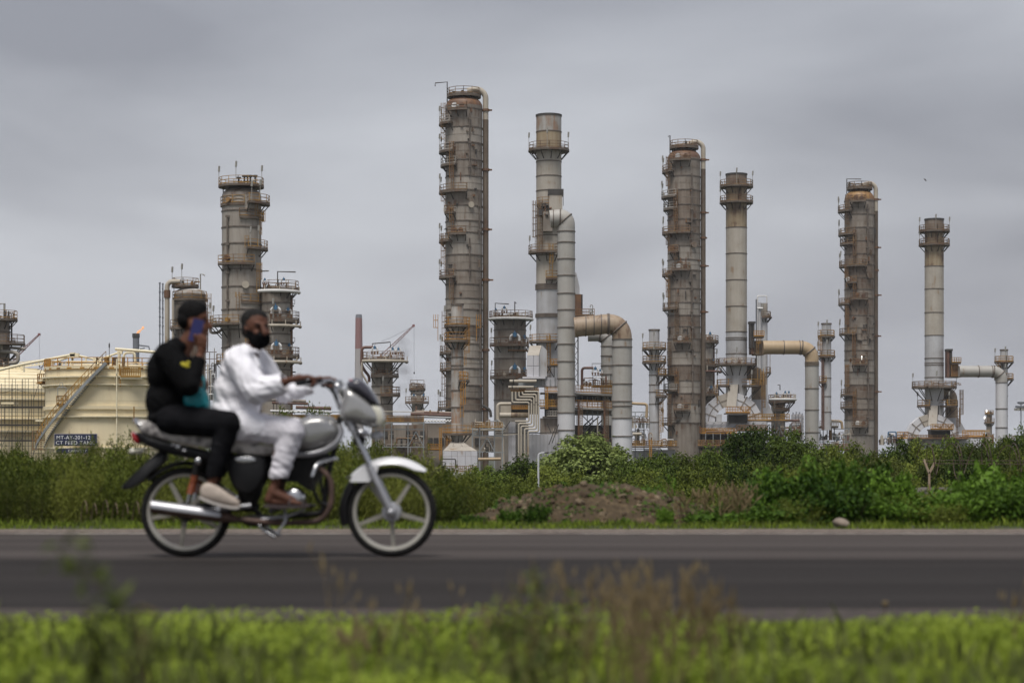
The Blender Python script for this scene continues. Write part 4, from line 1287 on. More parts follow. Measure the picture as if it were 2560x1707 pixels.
    # burner line and valves on the roof deck
    pxtube(t, D, [(1454, 975), (1454, 921), (1482, 921)], 3.2, 'fuel_pipe', 'pipebrown', rad=8, dy=-2)
    pxtube(t, D, [(1479, 921), (1479, 910), (1504, 910)], .9, 'small_pipe', 'dark', dy=-2, n=6)
    for (x, y, r) in ((1487, 928, 7), (1499, 931, 5)): valve(t, D, x, y, r, dy=-2)
    slab(t, D, 1480, 1528, 966, 969, 4, 'deck', 'platform', dy=-3); straight_rail(t, D, 1482, 1528, 966, 13, 'ochre', dy=-3); steel(t, D, [(1456, 947, 1478, 945)], 1.2, 'ochre', 'rail', dy=-2)
    pipework(t, D, 1458, 1520, 936, 966, 18, ['rustplate', 'pipebrown', 'dark', 'white'], 63, dy=-1.5, ddy=1.0, rmax=3)
    steel(t, D, [(1527, 934, 1527, 966)], 2, 'dark', 'column', dy=0)
furnace()

# ------------------------------------------------------------------ slim chimney on its white conical box heater
def box_heater():
    D = 300
    t = base_thing('box_heater', 'slim patchy white chimney on a conical white box heater, in front of the tallest column', 'heater', 1150, D)
    c = stack_shell(t, 1143, 15, D, [764, 800, 815, 846, 900, 914, 955, 976, 1020, 1030, 1058, 1085, 1104], ['patch'] * 12, 'chimney_shell')
    for y in (812, 893, 914, 922, 976, 1018): ring(c, y, h=.18, out=.08)
    stack_rim(c, 764, 15, 'ringsteel')
    platform(c, 813, 1110, 1177, w=18, full=True, rail='orange', lamps=1); platform(c, 851, 1110, 1177, w=18, full=True, rail='orange')
    platform(c, 1082.7, 1106, 1180, w=22, full=True, rail='orange'); platform(c, 950, 1150, 1177, w=16, rail='orange')
    for (x, y0, y1) in [(1156, 795, 915), (1151, 928, 1044), (1132, 1074, 1170)]: ladder(c, x, y0, y1, m='orange')
    for x in (1118, 1164): ladder(c, x, 786, 852, m='orange', out=2)
    b = MB()
    e = lambda x, y, d: P(x, y, D) + Vector((0, d, 0))
    b.quadbox([e(1110, 1127, -5), e(1194, 1127, -5), e(1194, 1127, 3.4), e(1110, 1127, 3.4), e(1130, 1104, -1), e(1158, 1104, -1), e(1158, 1104, 1), e(1130, 1104, 1)]); b.build('hip_roof', M['stack'], t, smooth=False)
    for i, (x0, x1) in enumerate([(1110, 1131), (1131.5, 1146), (1146.5, 1165), (1165.5, 1179), (1179.5, 1194)]):
        for (y0, y1) in ((1127.5, 1140), (1140.5, 1200)):
            slab(t, D, x0, x1, y0, y1, 8.4, 'panelwhite', 'wall_panel', dy=-5 + .03 * (i % 2))
    steel(t, D, [(1110, 1127, 1130, 1104), (1131, 1127, 1137, 1104), (1165, 1127, 1150, 1104), (1194, 1127, 1158, 1104)], 1.1, 'clad', 'roof_rib', dy=-3.2)
    straight_rail(t, D, 1108, 1194, 1178, 14, 'rustplate', dy=-7); manhole(Col(t, 1133, 1, D), 1133, 1116, 4.5, 'clad')
    pxtube(t, D, [(1106, 1184, -7), (1106, 1147, -7), (1142, 1147, -7), (1142, 1184, -7)], 1.4, 'burner_pipe', 'dark', rad=3)
    pipework(t, D, 1104, 1150, 1150, 1180, 16, ['pipebrown', 'dark', 'white'], 70, dy=-7, ddy=.6, rmax=2.2)
box_heater()

# ------------------------------------------------------------------ slim white stacks
def slim_stack(label, cx, hw, D, ytop, decks, rings, ladders, ybot, side=False):
    t = base_thing('slim_stack', label, 'stack', cx, D, 'slim white stacks')
    ys = [ytop] + rings + [ybot]
    c = stack_shell(t, cx, hw, D, ys, ['silver'] * (len(ys) - 1))
    stack_rim(c, ytop, hw, 'ringsteel')
    for y in rings: ring(c, y, h=.16, out=.07)
    for (x0, x1, y, f) in decks: platform(c, y, x0, x1, w=max(x1 - cx, cx - x0) - hw, full=f, rail='ochre', lamps=2 if f else 0)
    for (x, y0, y1) in ladders: ladder(c, x, y0, y1, m='ochre')
    if side:
        for dx in side: pxtube(t, D, [(cx + dx, decks[-1][2] - 60), (cx + dx, ybot)], 1.6, 'riser_pipe', 'pipebrown', dy=-1)
    return c
slim_stack('slim white stack with two railed balconies left of the second tallest column', 1635.5, 13.2, 390, 827, [(1605, 1666, 871, True), (1606, 1666, 905, True), (1640, 1667, 990, False), (1645, 1668, 937, False)],
    [871, 905, 938, 962, 980, 1010, 1055], [(1646, 905, 962), (1645, 980, 1105)], 1200)
slim_stack('slim white stack with pipes on its left, left of the darkest column', 2066, 12, 410, 811.5, [(2044, 2088, 840, True), (2043, 2088, 890, True), (2044, 2062, 955, False)], [840, 890, 945, 991, 1030], [(2056, 840, 900)], 1075, side=(-13, -9))
slim_stack('short slim white stack at the right edge behind the upright duct', 2510, 9.5, 440, 876.7, [(2487, 2534, 903.8, True), (2490, 2534, 947, True)], [904, 947, 990, 1040], [(2502, 903, 950)], 1200)

# ------------------------------------------------------------------ stacks on arched ducts (right half)
def arch_furnace(label, D, cx, hw, ytop, rings, ysplit, decks, arch, rows, boxes, elbow, cone, seed, slot):
    t = base_thing('arch_furnace', label, 'furnace', cx, D, 'stacks standing on arched white ducts')
    acx, acy, Ro, Ri = arch
    ys = [ytop] + rings + [acy - Ro + 6]
    mats = ['rusthead', 'stack_stain'] + ['stack' if y < 700 else 'silver' for y in ys[2:-1]]
    yy = [ytop, decks[0][2] + 6] + [y for y in ys[1:]]
    mats = ['clad_rust', 'stack_stain'] + [('stack' if y < (770 if D < 410 else 800) else 'silver') for y in rings]
    c = stack_shell(t, cx, hw, D, yy, mats)
    stack_rim(c, ytop, hw)
    for y in rings: ring(c, y, h=.17, out=.07)
    for i, (x0, x1, y, f) in enumerate(decks):
        platform(c, y, x0, x1, w=max(x1 - cx, cx - x0) - hw, full=f, rail='rail_old' if i < 3 else 'ochre', lamps=3 if i in (0, 2) else 1)
    # rust runs below the upper balcony are real streaks of scale
    # arch: faceted rectangular duct, one sheet per facet
    nf = 9
    dep = s_(34, D)
    for k in range(nf):
        a0, a1 = math.pi * k / nf, math.pi * (k + 1) / nf
        pts = []
        for (r, a) in ((Ri, a0), (Ro, a0), (Ro, a1), (Ri, a1)):
            q = P(acx - r * math.cos(a), acy - r * math.sin(a), D); pts.append((q.x, q.z))
        b = MB(); b.prism(pts, D - dep, D - dep * .1 + .01 * k); b.build('arch_segment', M['stack' if k in (3, 4) else 'duct_white'], t, smooth=False)
        b = MB(); q0, q1 = P(acx - Ri * math.cos(a0), acy - Ri * math.sin(a0), D), P(acx - Ro * math.cos(a0), acy - Ro * math.sin(a0), D)
        b.bar(q0 + Vector((0, -dep, 0)), q1 + Vector((0, -dep, 0)), .20); b.build('arch_rib', M['clad_dark'], t, smooth=False)
    rm = (Ro + Ri) / 2
    pts = [P(acx - rm * math.cos(a), acy - rm * math.sin(a), D) + Vector((0, -dep - .02, 0)) for a in np.linspace(0, math.pi, nf + 1)]
    for q0, q1 in zip(pts, pts[1:]):
        b = MB(); b.bar(q0, q1, .14); b.build('arch_rib', M['clad_dark'], t, smooth=False)
    # slanted chute from the stack onto the arch
    b = MB(); x0, x1, yt, yb = slot
    e = lambda x, y, d: P(x, y, D) + Vector((0, d, 0))
    b.quadbox([e(x0 - 3, yb, -dep - 1), e(x1 - 3, yb, -dep - 1), e(x1 - 3, yb, -dep + 2), e(x0 - 3, yb, -dep + 2), e(x0 + 4, yt, -c.r - .4), e(x1 + 4, yt, -c.r - .4), e(x1 + 4, yt, -c.r + 1), e(x0 + 4, yt, -c.r + 1)])
    b.build('chute', M['stack'], t, smooth=False)
    steel(t, D, [(x1 + 5, yt, x1 + 5, yb - 25)], 2.2, 'dark', 'strut', dy=-c.r - .4)
    # decks and rails
    for (x0, x1, y, h, m, dy) in rows:
        slab(t, D, x0, x1, y, y + 3.2, 4, 'deck', 'platform', dy=dy); straight_rail(t, D, x0, x1, y, h, m, dy=dy + .05, step=3.8)
    for (x0, x1, y0, y1, dp, m, nm, dy) in boxes: slab(t, D, x0, x1, y0, y1, dp, m, nm, dy=dy)
    pxtube(t, D, elbow[0], elbow[1], 'flue_elbow', 'duct_rust', rad=elbow[1] * 1.5, n=18, dy=3)
    x0, x1, yt, X0, X1, yb = cone
    b = MB(); b.quadbox([e(X0, yb, .6), e(X1, yb, .6), e(X1, yb, 8), e(X0, yb, 8), e(x0, yt, 1.5), e(x1, yt, 1.5), e(x1, yt, 5), e(x0, yt, 5)]); b.build('flue_cone', M['silver'], t, smooth=False)
    return t, c

t, c = arch_furnace('rust topped stack standing on a wide white arch duct, right of the second tallest column', 400, 1841, 26.3, 438.7, [570, 635, 701, 766.6, 830, 845, 850, 885], 560,
    [(1799, 1857, 466, True), (1779 + 20, 1883, 506, True), (1795, 1892, 910.7, True), (1791, 1816, 963.5, False), (1868, 1905, 963.5, False)],
    (1826, 1058, 76, 43), [(1803, 1862, 1034, 15, 'orange', -9), (1697, 1830, 1084, 12, 'orange', -8), (1830, 1905, 1076, 12, 'rustplate', -8), (1697, 1830, 1114, 13, 'rustplate', -9), (1720, 1749, 1052, 16, 'orange', -6), (1862, 1965, 1052, 16, 'ochre', -5)],
    [(1812, 1858, 1038, 1058, 3, 'dark', 'dark_box', -7), (1721, 1905, 1056, 1073, 8, 'panelwhite', 'furnace_top', -6.5), (1697, 1905, 1087, 1101, 6, 'dark', 'painted_shade_slab', -5), (1697, 1905, 1101, 1118, 6, 'pipebrown', 'burner_row', -4.5), (1706, 1800, 1126, 1136, 4, 'duct_tan', 'manifold', -8), (1700, 1905, 1118, 1200, 4, 'panelwhite', 'casing', -3),  # dark box under the deck; dark slab paints in the interior's shade
     (1787, 1801, 1036, 1054, 3, 'silver', 'duct_leg', -3), (1870, 1875, 806, 872, 2, 'dark', 'damper_frame', -3), (1877, 1882, 806, 872, 2, 'dark', 'damper_frame', -3), (1868, 1884, 806, 811, 2.2, 'dark', 'damper_frame', -3.2), (1882, 1908, 853, 888, 4, 'duct_rust', 'duct_neck', -2), (1874, 1882, 846, 886, 4, 'rusthead', 'duct_neck', -2.6)],
    ([(1868, 930), (1901, 932), (1901, 1000)], 18), (1884, 1920, 998, 1894, 1936, 1040), 21, (1814, 1838, 962, 1018))
for i in range(9): steel(t, 400, [(1722 + 20 * i, 1071, 1738 + 20 * i, 1058)], 1.6, 'steelgrey', 'brace', dy=-6.8)
steel(t, 400, [(1721, 1056, 1905, 1056), (1721, 1073, 1905, 1073)], 2, 'silver', 'beam', dy=-6.9)
steel(t, 400, [(1700 + 18 * i, 1084, 1700 + 18 * i, 1128) for i in range(12)], 1.6, 'steelgrey', 'column', dy=-8.5)
slab(t, 400, 1879, 1904, 843, 847, 3, 'deck', 'platform', dy=-4); straight_rail(t, 400, 1879, 1904, 843, 13, 'orange', dy=-4)
for (x, y0, y1) in [(1884, 848, 886), (1896, 930, 1044)]: ladder(Col(t, 1841, 60, 400), x, y0, y1, m='ochre')
for k in range(4): steel(t, 400, [(1882 + 7 * k, 925, 1882 + 7 * k, 965)], 1.3, 'ochre', 'ladder_rail', dy=-8)
ladder(c, 1797 + 22, 963, 1010, m='ochre', out=3)
pipework(t, 400, 1795, 1890, 897, 911, 14, ['rusthead', 'rail_old', 'pipebeige'], 81, dy=-5, rmax=1.8)
pipework(t, 400, 1700, 1830, 1073, 1084, 14, ['rusthead', 'steelgrey'], 82, dy=-7)
pipework(t, 400, 1906, 1968, 1056, 1100, 34, ['rusthead', 'pipebeige', 'steelgrey', 'ochre'], 85, dy=-1, ddy=2.5, rmax=2.6)
steel(t, 400, [(1933, 1052, 1950, 1085), (1950, 1052, 1933, 1085), (1930, 1052, 1930, 1100), (1955, 1052, 1955, 1100)], 2, 'steelgrey', 'brace', dy=-4)

t, c = arch_furnace('farthest right rust topped stack standing on a white arch duct', 425, 2335.5, 23.5, 551, [666.4, 723, 782, 839, 896, 908, 913, 943.6], 660,
    [(2297, 2374, 578, True), (2297, 2374, 612, True), (2294, 2391, 967.5, True), (2293, 2316, 1014, False), (2357, 2394, 1014, False)],
    (2325, 1103, 68, 40), [(2305, 2360, 1074, 12, 'orange', -9), (2255, 2400, 1096, 8, 'rustplate', -8), (2232, 2258, 1096, 16, 'orange', -5), (2396, 2450, 1092, 16, 'orange', -4)],
    [(2310, 2358, 1077, 1094, 3, 'dark', 'dark_box', -7), (2240, 2440, 1097, 1150, 8, 'panelwhite', 'furnace_top', -6), (2360, 2366, 876, 945, 2, 'pipebrown', 'damper_frame', -3), (2368, 2373, 876, 912, 2, 'dark', 'damper_frame', -3), (2359, 2374, 874, 879, 2.2, 'dark', 'damper_frame', -3.2), (2374, 2398, 915, 944, 4, 'stack', 'duct_neck', -2), (2370, 2388, 912, 942, 3, 'rustplate', 'duct_neck', -3)],  # first entry is a plain dark box below the deck
    ([(2360, 980), (2386, 984), (2386, 1050)], 15), (2374, 2400, 1044, 2384, 2420, 1082), 22, (2314, 2335, 1014, 1064))
slab(t, 425, 2370, 2392, 908, 912, 3, 'deck', 'platform', dy=-4); straight_rail(t, 425, 2370, 2392, 908, 12, 'ochre', dy=-4)
for (x, y0, y1) in [(2388, 975, 1060), (2378, 1020, 1090)]: ladder(Col(t, 2335.5, 60, 425), x, y0, y1, m='rail_old')
steel(t, 425, [(2262 + 22 * i, 1112, 2278 + 22 * i, 1097) for i in range(7)], 1.5, 'steelgrey', 'brace', dy=-6.2)
pipework(t, 425, 2300, 2390, 955, 967, 12, ['rusthead', 'rail_old'], 83, dy=-4, rmax=1.6)
pipework(t, 425, 2400, 2480, 1078, 1112, 34, ['pipebeige', 'steelgrey', 'rusthead', 'ochre'], 86, dy=-1, ddy=2.5, rmax=2.4)
pipework(t, 425, 2205, 2262, 1074, 1108, 30, ['pipebeige', 'blue', 'dark', 'rusthead'], 84, dy=-3)

big_duct('flue_duct', 'tan horizontal duct that bends down beside the slim stack, right of the first arch', 398, [(1904, 870), (2026, 870), (2026, 1150)], 17,
    [907, 911, 915, 972, 1025, 1081], [1955.5, 1995], 940, ('duct_tan', 'duct_tan', 'duct'), 32, dy=-2)
big_duct('flue_duct', 'pale horizontal duct bending down near the right edge of the photo', 423, [(2392, 929.5), (2498, 929.5), (2498, 1150)], 14.4,
    [957, 1022, 1069], [2440, 2473.5], 940, ('duct', 'silver', 'duct_white'), 26, dy=-2)

def thin_tower():
    D = 450
    t = base_thing('thin_tower', 'thin grey tower with a square white pipe loop on top, behind the first arch stack', 'tower', 1910, D)
    c = stack_shell(t, 1911, 8, D, [758, 790, 850, 920, 1180], ['clad', 'silver', 'silver', 'silver'], 'tower_shell')
    pxtube(t, D, [(1894, 1100), (1894, 740), (1917, 740), (1917, 760)], 1.6, 'loop_pipe', 'white', rad=2)
    pxtube(t, D, [(1898, 757), (1898, 1100)], 3.4, 'riser_pipe', 'silver', dy=-1); pxtube(t, D, [(1891, 748), (1891, 1100)], 2, 'riser_pipe', 'fargrey')
    pxtube(t, D, [(1891, 772), (1905, 772)], 2.6, 'side_pipe', 'white', dy=-1.5)
    platform(c, 792, 1902, 1930, w=11, rail='rail_old', lamps=1); platform(c, 931, 1916, 1929, w=9, rail='rail_old')
    pipework(t, D, 1904, 1926, 775, 792, 8, ['rusthead', 'clad'], 91); steel(t, D, [(1926, 880, 1926, 930), (1923, 880, 1923, 930)], 1, 'clad', 'rail')
thin_tower()
# ------------------------------------------------------------------ storage tanks
def text_obj(name, body, size, m, parent, loc, ext=0.012, align='LEFT', spacing=1.0, sx=1.0):
    cu = bpy.data.curves.new(name, 'FONT')
    cu.body = body; cu.size = size; cu.extrude = ext; cu.align_x = align; cu.space_character = spacing
    o = bpy.data.objects.new('work', cu)
    COL.objects.link(o)
    me = bpy.data.meshes.new_from_object(o.evaluated_get(bpy.context.evaluated_depsgraph_get()))
    bpy.data.objects.remove(o)
    me.materials.clear(); me.materials.append(m)
    o = bpy.data.objects.new(name, me); o['kind'] = 'stuff'; COL.objects.link(o)
    o.rotation_euler = (R(90), 0, 0)
    o.scale = (sx, 1, 1)
    o.parent = parent
    o.location = Vector(loc) - org(parent)
    return o

def front_tank():
    D, cx, hw = 200, 275, 158
    t = base_thing('storage_tank', 'cream storage tank with a diagonal outside stair and dark blue name board', 'storage tank', cx, D)
    c = Col(t, cx, hw, D)
    zb = GZ
    r = c.r
    def yofz(z): return HZ - (z - EYE) * F / D
    courses = [925, 962, 1005, 1052, 1100, 1150, yofz(zb)]
    for a, b in zip(courses, courses[1:]):
        q = MB(); q.lathe([(r, c.z(b)), (r, c.z(a) - 0.025), (r - .02, c.z(a) - .02), (r - .02, c.z(a))], (c.X, D, 0), 72); q.build('shell_course', M['cream'], t, sharp=30)
    b = MB(); b.lathe([(r + .02, c.z(925)), (r * .6, c.z(914)), (0.01, c.z(908))], (c.X, D, 0), 72); b.build('roof', M['cream'], t)
    for (y, h, o) in ((924, .3, .14), (947, .12, .35), (966.5, .10, .30), (1022, .34, .22), (1044, .10, .35), (1120, .16, .22)):
        q = MB(); q.lathe([(r, c.z(y) - h / 2), (r + o, c.z(y) - h / 2), (r + o, c.z(y) + h / 2), (r, c.z(y) + h / 2)], (c.X, D, 0), 72); q.build('wind_girder', M['creampipe' if h < .2 else 'cream'], t, sharp=30)
    for y in (947, 966.5, 1044):
        for k in range(11):
            a = R(-75 + 15 * k)
            d = Vector((math.sin(a), -math.cos(a), 0)); q = Vector((c.X, D, c.z(y)))
            b = MB(); b.bar(q + d * (r + .3), q + d * r + Vector((0, 0, -.25)), .10); b.build('girder_bracket', M['cream'], t, smooth=False)
    platform(c, 924, cx - hw - 4, cx + hw + 4, w=4, full=True, rail='orange', brack=False, railpx=23, deck='ochre', th=.2)
    # roof gear behind the railing
    pipework(t, D, 150, 420, 905, 922, 30, ['creampipe', 'cream', 'dark'], 101, dy=-2, ddy=2.5, rmax=2.2, long=.6)
    for pts, rp in [([(313, 879), (380, 884), (470, 892)], 3.6), ([(322, 886), (322, 920)], 3), ([(334, 915), (334, 892), (340, 888), (360, 888), (362, 915)], 3.0)]:
        pxtube(t, D, pts, rp, 'roof_pipe', 'creampipe', rad=6, dy=-5.0)
    # box frames of the gauge platforms
    for x in (124, 292, 312, 335):
        slab(t, D, x, x + (10 if x != 335 else 5), 900, 922, .5, 'ochre', 'gauge_frame', dy=-c.r * (.25 if x < 200 else .98))
    # stair following the shell: strings, treads, rails
    N = 40
    q0, q1 = (122, 1121), (298, 915)
    def sp(k, out):
        x = q0[0] + (q1[0] - q0[0]) * k; y = q0[1] + (q1[1] - q0[1]) * k
        w, a = c.at(x, y, out); return w
    L = 0.06
    for nm, o, lift, m in (('stair_string', .12, 0, 'steelgrey'), ('stair_string', .95, 0, 'steelgrey')):
        b = MB(); pts = [sp(k / 24, o) for k in range(25)]
        for p0, p1 in zip(pts, pts[1:]): b.bar(p0, p1, .07, .28)
        b.build(nm, M[m], t, smooth=False)
    for k in range(N):
        p0, p1 = sp((k + .5) / N, .1), sp((k + .5) / N, .97)
        b = MB(); b.bar(p0, p1, .26, .05); b.build('stair_tread', M['cream'], t, smooth=False)
    b = MB(); pts = [sp(k / 24, .95) for k in range(25)]
    for hh in (.55, 1.1):
        for p0, p1 in zip(pts, pts[1:]): b.bar(p0 + Vector((0, 0, hh)), p1 + Vector((0, 0, hh)), .06)
    for p in pts: b.bar(p, p + Vector((0, 0, 1.1)), .05)
    b.build('stair_rail', M['ochre'], t, smooth=False)
    # landing half way up, hooped ladder head above it
    slab(t, D, 176, 202, 1016, 1019, 1.2, 'steelgrey', 'landing', dy=-c.r * .93)
    straight_rail(t, D, 176, 201, 1016, 22, 'ochre', dy=-c.r * .93 - .05)
    pxtube(t, D, [(178, 1000), (178, 973), (198, 973), (198, 1000)], .9, 'hand_rail', 'steelgrey', rad=2, dy=-c.r * .93, n=6)
    pxtube(t, D, [(182, 972), (183, 962), (190, 962), (190, 972)], .6, 'hand_rail', 'steelgrey', rad=3, dy=-c.r * .93, n=6)
    # foam line, gutter frame at the right, mast on the roof edge
    pxtube(t, D, [(324.5, 905), (324.5, 1150)], 1.6, 'foam_pipe', 'creampipe', dy=-c.r - .3); b = MB()
    for y in (940, 1043): pxtube(t, D, [(324.5, y - 2), (324.5, y + 2)], 3.2, 'pipe_flange', 'creampipe', dy=-c.r - .3)
    pxtube(t, D, [(303.5, 918), (303.5, 865)], .8, 'lightning_rod', 'dark', dy=-c.r * .95, n=6); pxtube(t, D, [(303.5, 877), (303.5, 868)], 1.8, 'lightning_tip', 'dark', dy=-c.r * .95, n=6)
    steel(t, D, [(329, 918, 331, 972), (364, 1020, 364, 1060)], 2.6, 'ochre', 'side_frame', dy=-c.r * .97)
    slab(t, D, 331, 380, 949, 953, 1, 'creampipe', 'side_platform', dy=-c.r * .99); straight_rail(t, D, 333, 380, 949, 24, 'ochre', dy=-c.r * .99)
    # cantilevered balcony on the left edge
    straight_rail(t, D, 97, 122, 958, 23, 'ochre', dy=-.5, slope=0); slab(t, D, 95, 122, 958, 960, 2, 'ochre', 'balcony', dy=-1)
    steel(t, D, [(97, 950, 112, 908), (100, 958, 118, 974), (97, 925, 125, 905)], 1.4, 'deck', 'balcony_brace', dy=-.5)
    slab(t, D, 108, 130, 951, 954, 3, 'creampipe', 'gutter', dy=-2); slab(t, D, 112, 132, 968, 971, 3, 'creampipe', 'gutter', dy=-2); slab(t, D, 100, 124, 1050, 1054, 3, 'creampipe', 'gutter', dy=-2)
    # name boards
    navy = plain('board_navy', (0.018, 0.022, 0.060), .5); wt = plain('board_white', (0.75, 0.75, 0.75), .6)
    yb = -c.r - .45
    fr = slab(t, D, 174, 278.5, 1085.5, 1115.5, .05, 'farwhite', 'board_frame', dy=yb + .02)
    bd = MB(); a, e = P(175.2, 1086.7, D), P(277, 1114.7, D); bd.box(((a.x + e.x) / 2, D + yb, (a.z + e.z) / 2), (e.x - a.x, .05, a.z - e.z)); bo = bd.build('name_board', navy, t, smooth=False)
    text_obj('lettering', 'MT-AY-201-12', .50, wt, t, P(179.5, 1099, D) + Vector((0, yb - .035, 0)), sx=1.03, spacing=1.06)
    text_obj('lettering', 'CT FEED TANK', .50, wt, t, P(178.2, 1111.8, D) + Vector((0, yb - .035, 0)), sx=1.03, spacing=1.10)
    bd = MB(); a, e = P(180, 1121.5, D), P(272, 1133, D); bd.box(((a.x + e.x) / 2, D + yb, (a.z + e.z) / 2), (e.x - a.x, .05, a.z - e.z)); bd.build('name_board', navy, t, smooth=False)
    text_obj('lettering', 'CAPACITY', .34, wt, t, P(208, 1130, D) + Vector((0, yb - .035, 0)), sx=1.05, spacing=1.1)
    steel(t, D, [(176, 1116, 176, 1165), (276, 1116, 276, 1165)], 2, 'cream', 'board_post', dy=yb + .1)
front_tank()

def back_tank():
    D, cx, hw = 218, 20, 205
    t = base_thing('storage_tank', 'domed cream tank standing behind dark scaffolding at the left edge', 'storage tank', cx, D)
    c = Col(t, cx, hw, D); r = c.r
    ys = [982, 1010, 1045, 1085, 1125, HZ + (EYE - GZ) * F / D]
    for a, b in zip(ys, ys[1:]):
        q = MB(); q.lathe([(r, c.z(b)), (r, c.z(a) - .03), (r - .02, c.z(a) - .025), (r - .02, c.z(a))], (c.X, D, 0), 72); q.build('shell_course', M['cream'], t, sharp=30)
    q = MB(); zs, zt = c.z(982), c.z(918)
    prof = [(r + .1, zs)]
    for k in range(1, 9):
        a = k / 9 * math.pi / 2
        prof += [(r * math.cos(a * .98), zs + (zt - zs) * math.sin(a) - .08), (r * math.cos(a * .98), zs + (zt - zs) * math.sin(a))]
    q.lathe(prof + [(.01, zt)], (c.X, D, 0), 72); q.build('dome_roof', M['cream'], t, sharp=20)
    for (y, h, o) in ((981, .4, .2), (1003, .14, .5), (1051, .14, .5), (1080, .16, .4)):
        q = MB(); q.lathe([(r, c.z(y) - h / 2), (r + o, c.z(y) - h / 2), (r + o, c.z(y) + h / 2), (r, c.z(y) + h / 2)], (c.X, D, 0), 72); q.build('wind_girder', M['creampipe'], t, sharp=30)
    straight_rail(t, D, 18, 80, 940, 14, 'creampipe', dy=-4, step=8, slope=-.22); straight_rail(t, D, 60, 126, 920, 12, 'creampipe', dy=-2, step=9, slope=-.12)
    pxtube(t, D, [(40, 918), (40, 928)], 1, 'roof_vent', 'creampipe', dy=-2); pxtube(t, D, [(60, 916), (60, 926)], 2, 'roof_vent', 'creampipe', dy=-2)
    return c
bc = back_tank()

# long cream pipes crossing above the tanks
for (lab, pts, rp) in [('long cream pipe rising from the left edge over the domed tank', [(-30, 932), (60, 910), (182, 886)], 3.4),
                       ('short cream pipe sloping up to meet the long one at its upper end', [(130, 906), (150, 900), (180, 890)], 2.6),
                       ('cream pipe sloping down to the right over the front tank roof', [(192, 888), (215, 893), (240, 899)], 2.6),
                       ('cream pipe rising to the right towards the lightning rod', [(248, 898), (275, 889), (300, 880)], 2.6)]:
    D = 208
    b = MB(); b.tube([P(x, y, D) for x, y in pts], s_(rp, D), 10)
    for (x, y) in (pts[0], pts[-1]): b.box(P(x, y, D), (.5, .5, .4))
    mid = P(pts[1][0], pts[1][1], D)
    t = thing('overhead_pipe', lab, 'pipe', (mid.x, D, GZ + 6), 'cream pipes over the tanks')
    b.build('pipe_run', M['creampipe'], t)
    b = MB(); b.bar(mid, Vector((mid.x, D, P(0, 930, D).z)), .16); b.bar(P(*pts[-1], D), Vector((P(*pts[-1], D).x, D, P(0, 925, D).z)), .14); b.build('support_post', M['creampipe'], t, smooth=False)

def scaffold():
    D = 207
    t = base_thing('scaffold', 'dark tube scaffolding with plank decks in front of the domed cream tank', 'scaffolding', 60, D)
    rn = random.Random(5)
    for i, x in enumerate((-14, 0, 6, 11, 20, 30, 33, 38, 43, 46, 55, 64, 70, 78, 82, 88, 96, 104, 112, 116)):
        top = rn.choice((920, 948, 955, 960, 985, 945))
        steel(t, D, [(x, top, x + rn.uniform(-.6, .6), 1200)], .95, 'dark', 'standard', dy=rn.choice((-1.2, 0, -.6)))
    for y in (948, 963, 974, 988, 1004, 1017, 1031, 1040, 1049, 1061, 1077, 1089, 1100, 1114, 1133):
        x0, x1 = (-20, 119) if rn.random() < .7 else (rn.uniform(-10, 40), 119)
        steel(t, D, [(x0, y, x1, y + rn.uniform(-1, 1))], 1.0 if y not in (1040, 1089) else 1.5, 'dark' if y not in (1040, 1049, 1089) else 'rail_old', 'ledger', dy=-1.3)
    for y in (1017, 1061, 1100): 
        for k in range(5): slab(t, D, -20 + 28 * k, 7.6 + 28 * k, y, y + 3.2, 1.4, 'dark', 'plank', dy=-1.2)
    for (x0, y0, x1, y1) in [(2, 1150, 30, 1075), (33, 1146, 80, 1068), (88, 1142, 104, 1110), (43, 975, 11, 985), (72, 981, 43, 973), (104, 964, 92, 1000), (20, 1018, 20, 1060), (78, 1068, 84, 1018)]:
        steel(t, D, [(x0, y0, x1, y1)], 1.0, 'dark', 'brace', dy=-1.5)
    slab(t, D, 12, 44, 1006, 1011, 2, 'cream', 'tray', dy=-1.5)
    straight_rail(t, D, 92, 122, 1126, 48, 'rail_old', dy=-1.8, step=10)
    pxtube(t, D, [(104, 1125), (104, 1082), (108, 1077), (115, 1077), (118, 1086)], .8, 'hand_rail', 'rail_grey', rad=4, dy=-2, n=6)
scaffold()

# ------------------------------------------------------------------ far things: flare, masts, chimney, cranes, smoke
def flare():
    D = 800
    t = base_thing('flare_stack', 'dark flare stack with a small flame, beyond the front tank', 'flare stack', 340, D)
    b = MB(); b.tube([P(340, 1150, D), P(340, 838, D)], s_(8.2, D), 16); b.build('flare_pipe', M['fargrey'], t)
    b = MB(); b.lathe([(s_(8, D), 0), (s_(9.4, D), .5), (s_(9.4, D), 2), (s_(7.6, D), 2)], P(340, 846, D) - Vector((0, 0, 0)), 16); b.build('tip_shroud', M['dark'], t)
    pxtube(t, D, [(348, 863), (372, 866), (374, 876)], 1.8, 'side_arm', 'fargrey'); pxtube(t, D, [(350, 872), (362, 870)], 1.4, 'side_arm', 'fargrey')
    m, n, l, bs = newmat('flame'); bs.inputs['Emission Color'].default_value = (1, .50, .22, 1); bs.inputs['Emission Strength'].default_value = .42; bs.inputs['Base Color'].default_value = (.3, .1, .03, 1)
    b = MB()
    for (x, y, r, k) in [(343, 834, 2.4, 1.6), (346, 830, 3.2, 1.2), (349, 827, 2.6, 1.0), (353, 824, 2.0, 1), (357, 820, 3.2, 1.1), (358, 818, 2.2, 1.2), (351, 829, 1.6, .8)]:
        b.sphere(P(x, y, D), (s_(r, D), s_(r, D), s_(r * k, D)), 10, 7)
    b.build('flame', m, t)
flare()

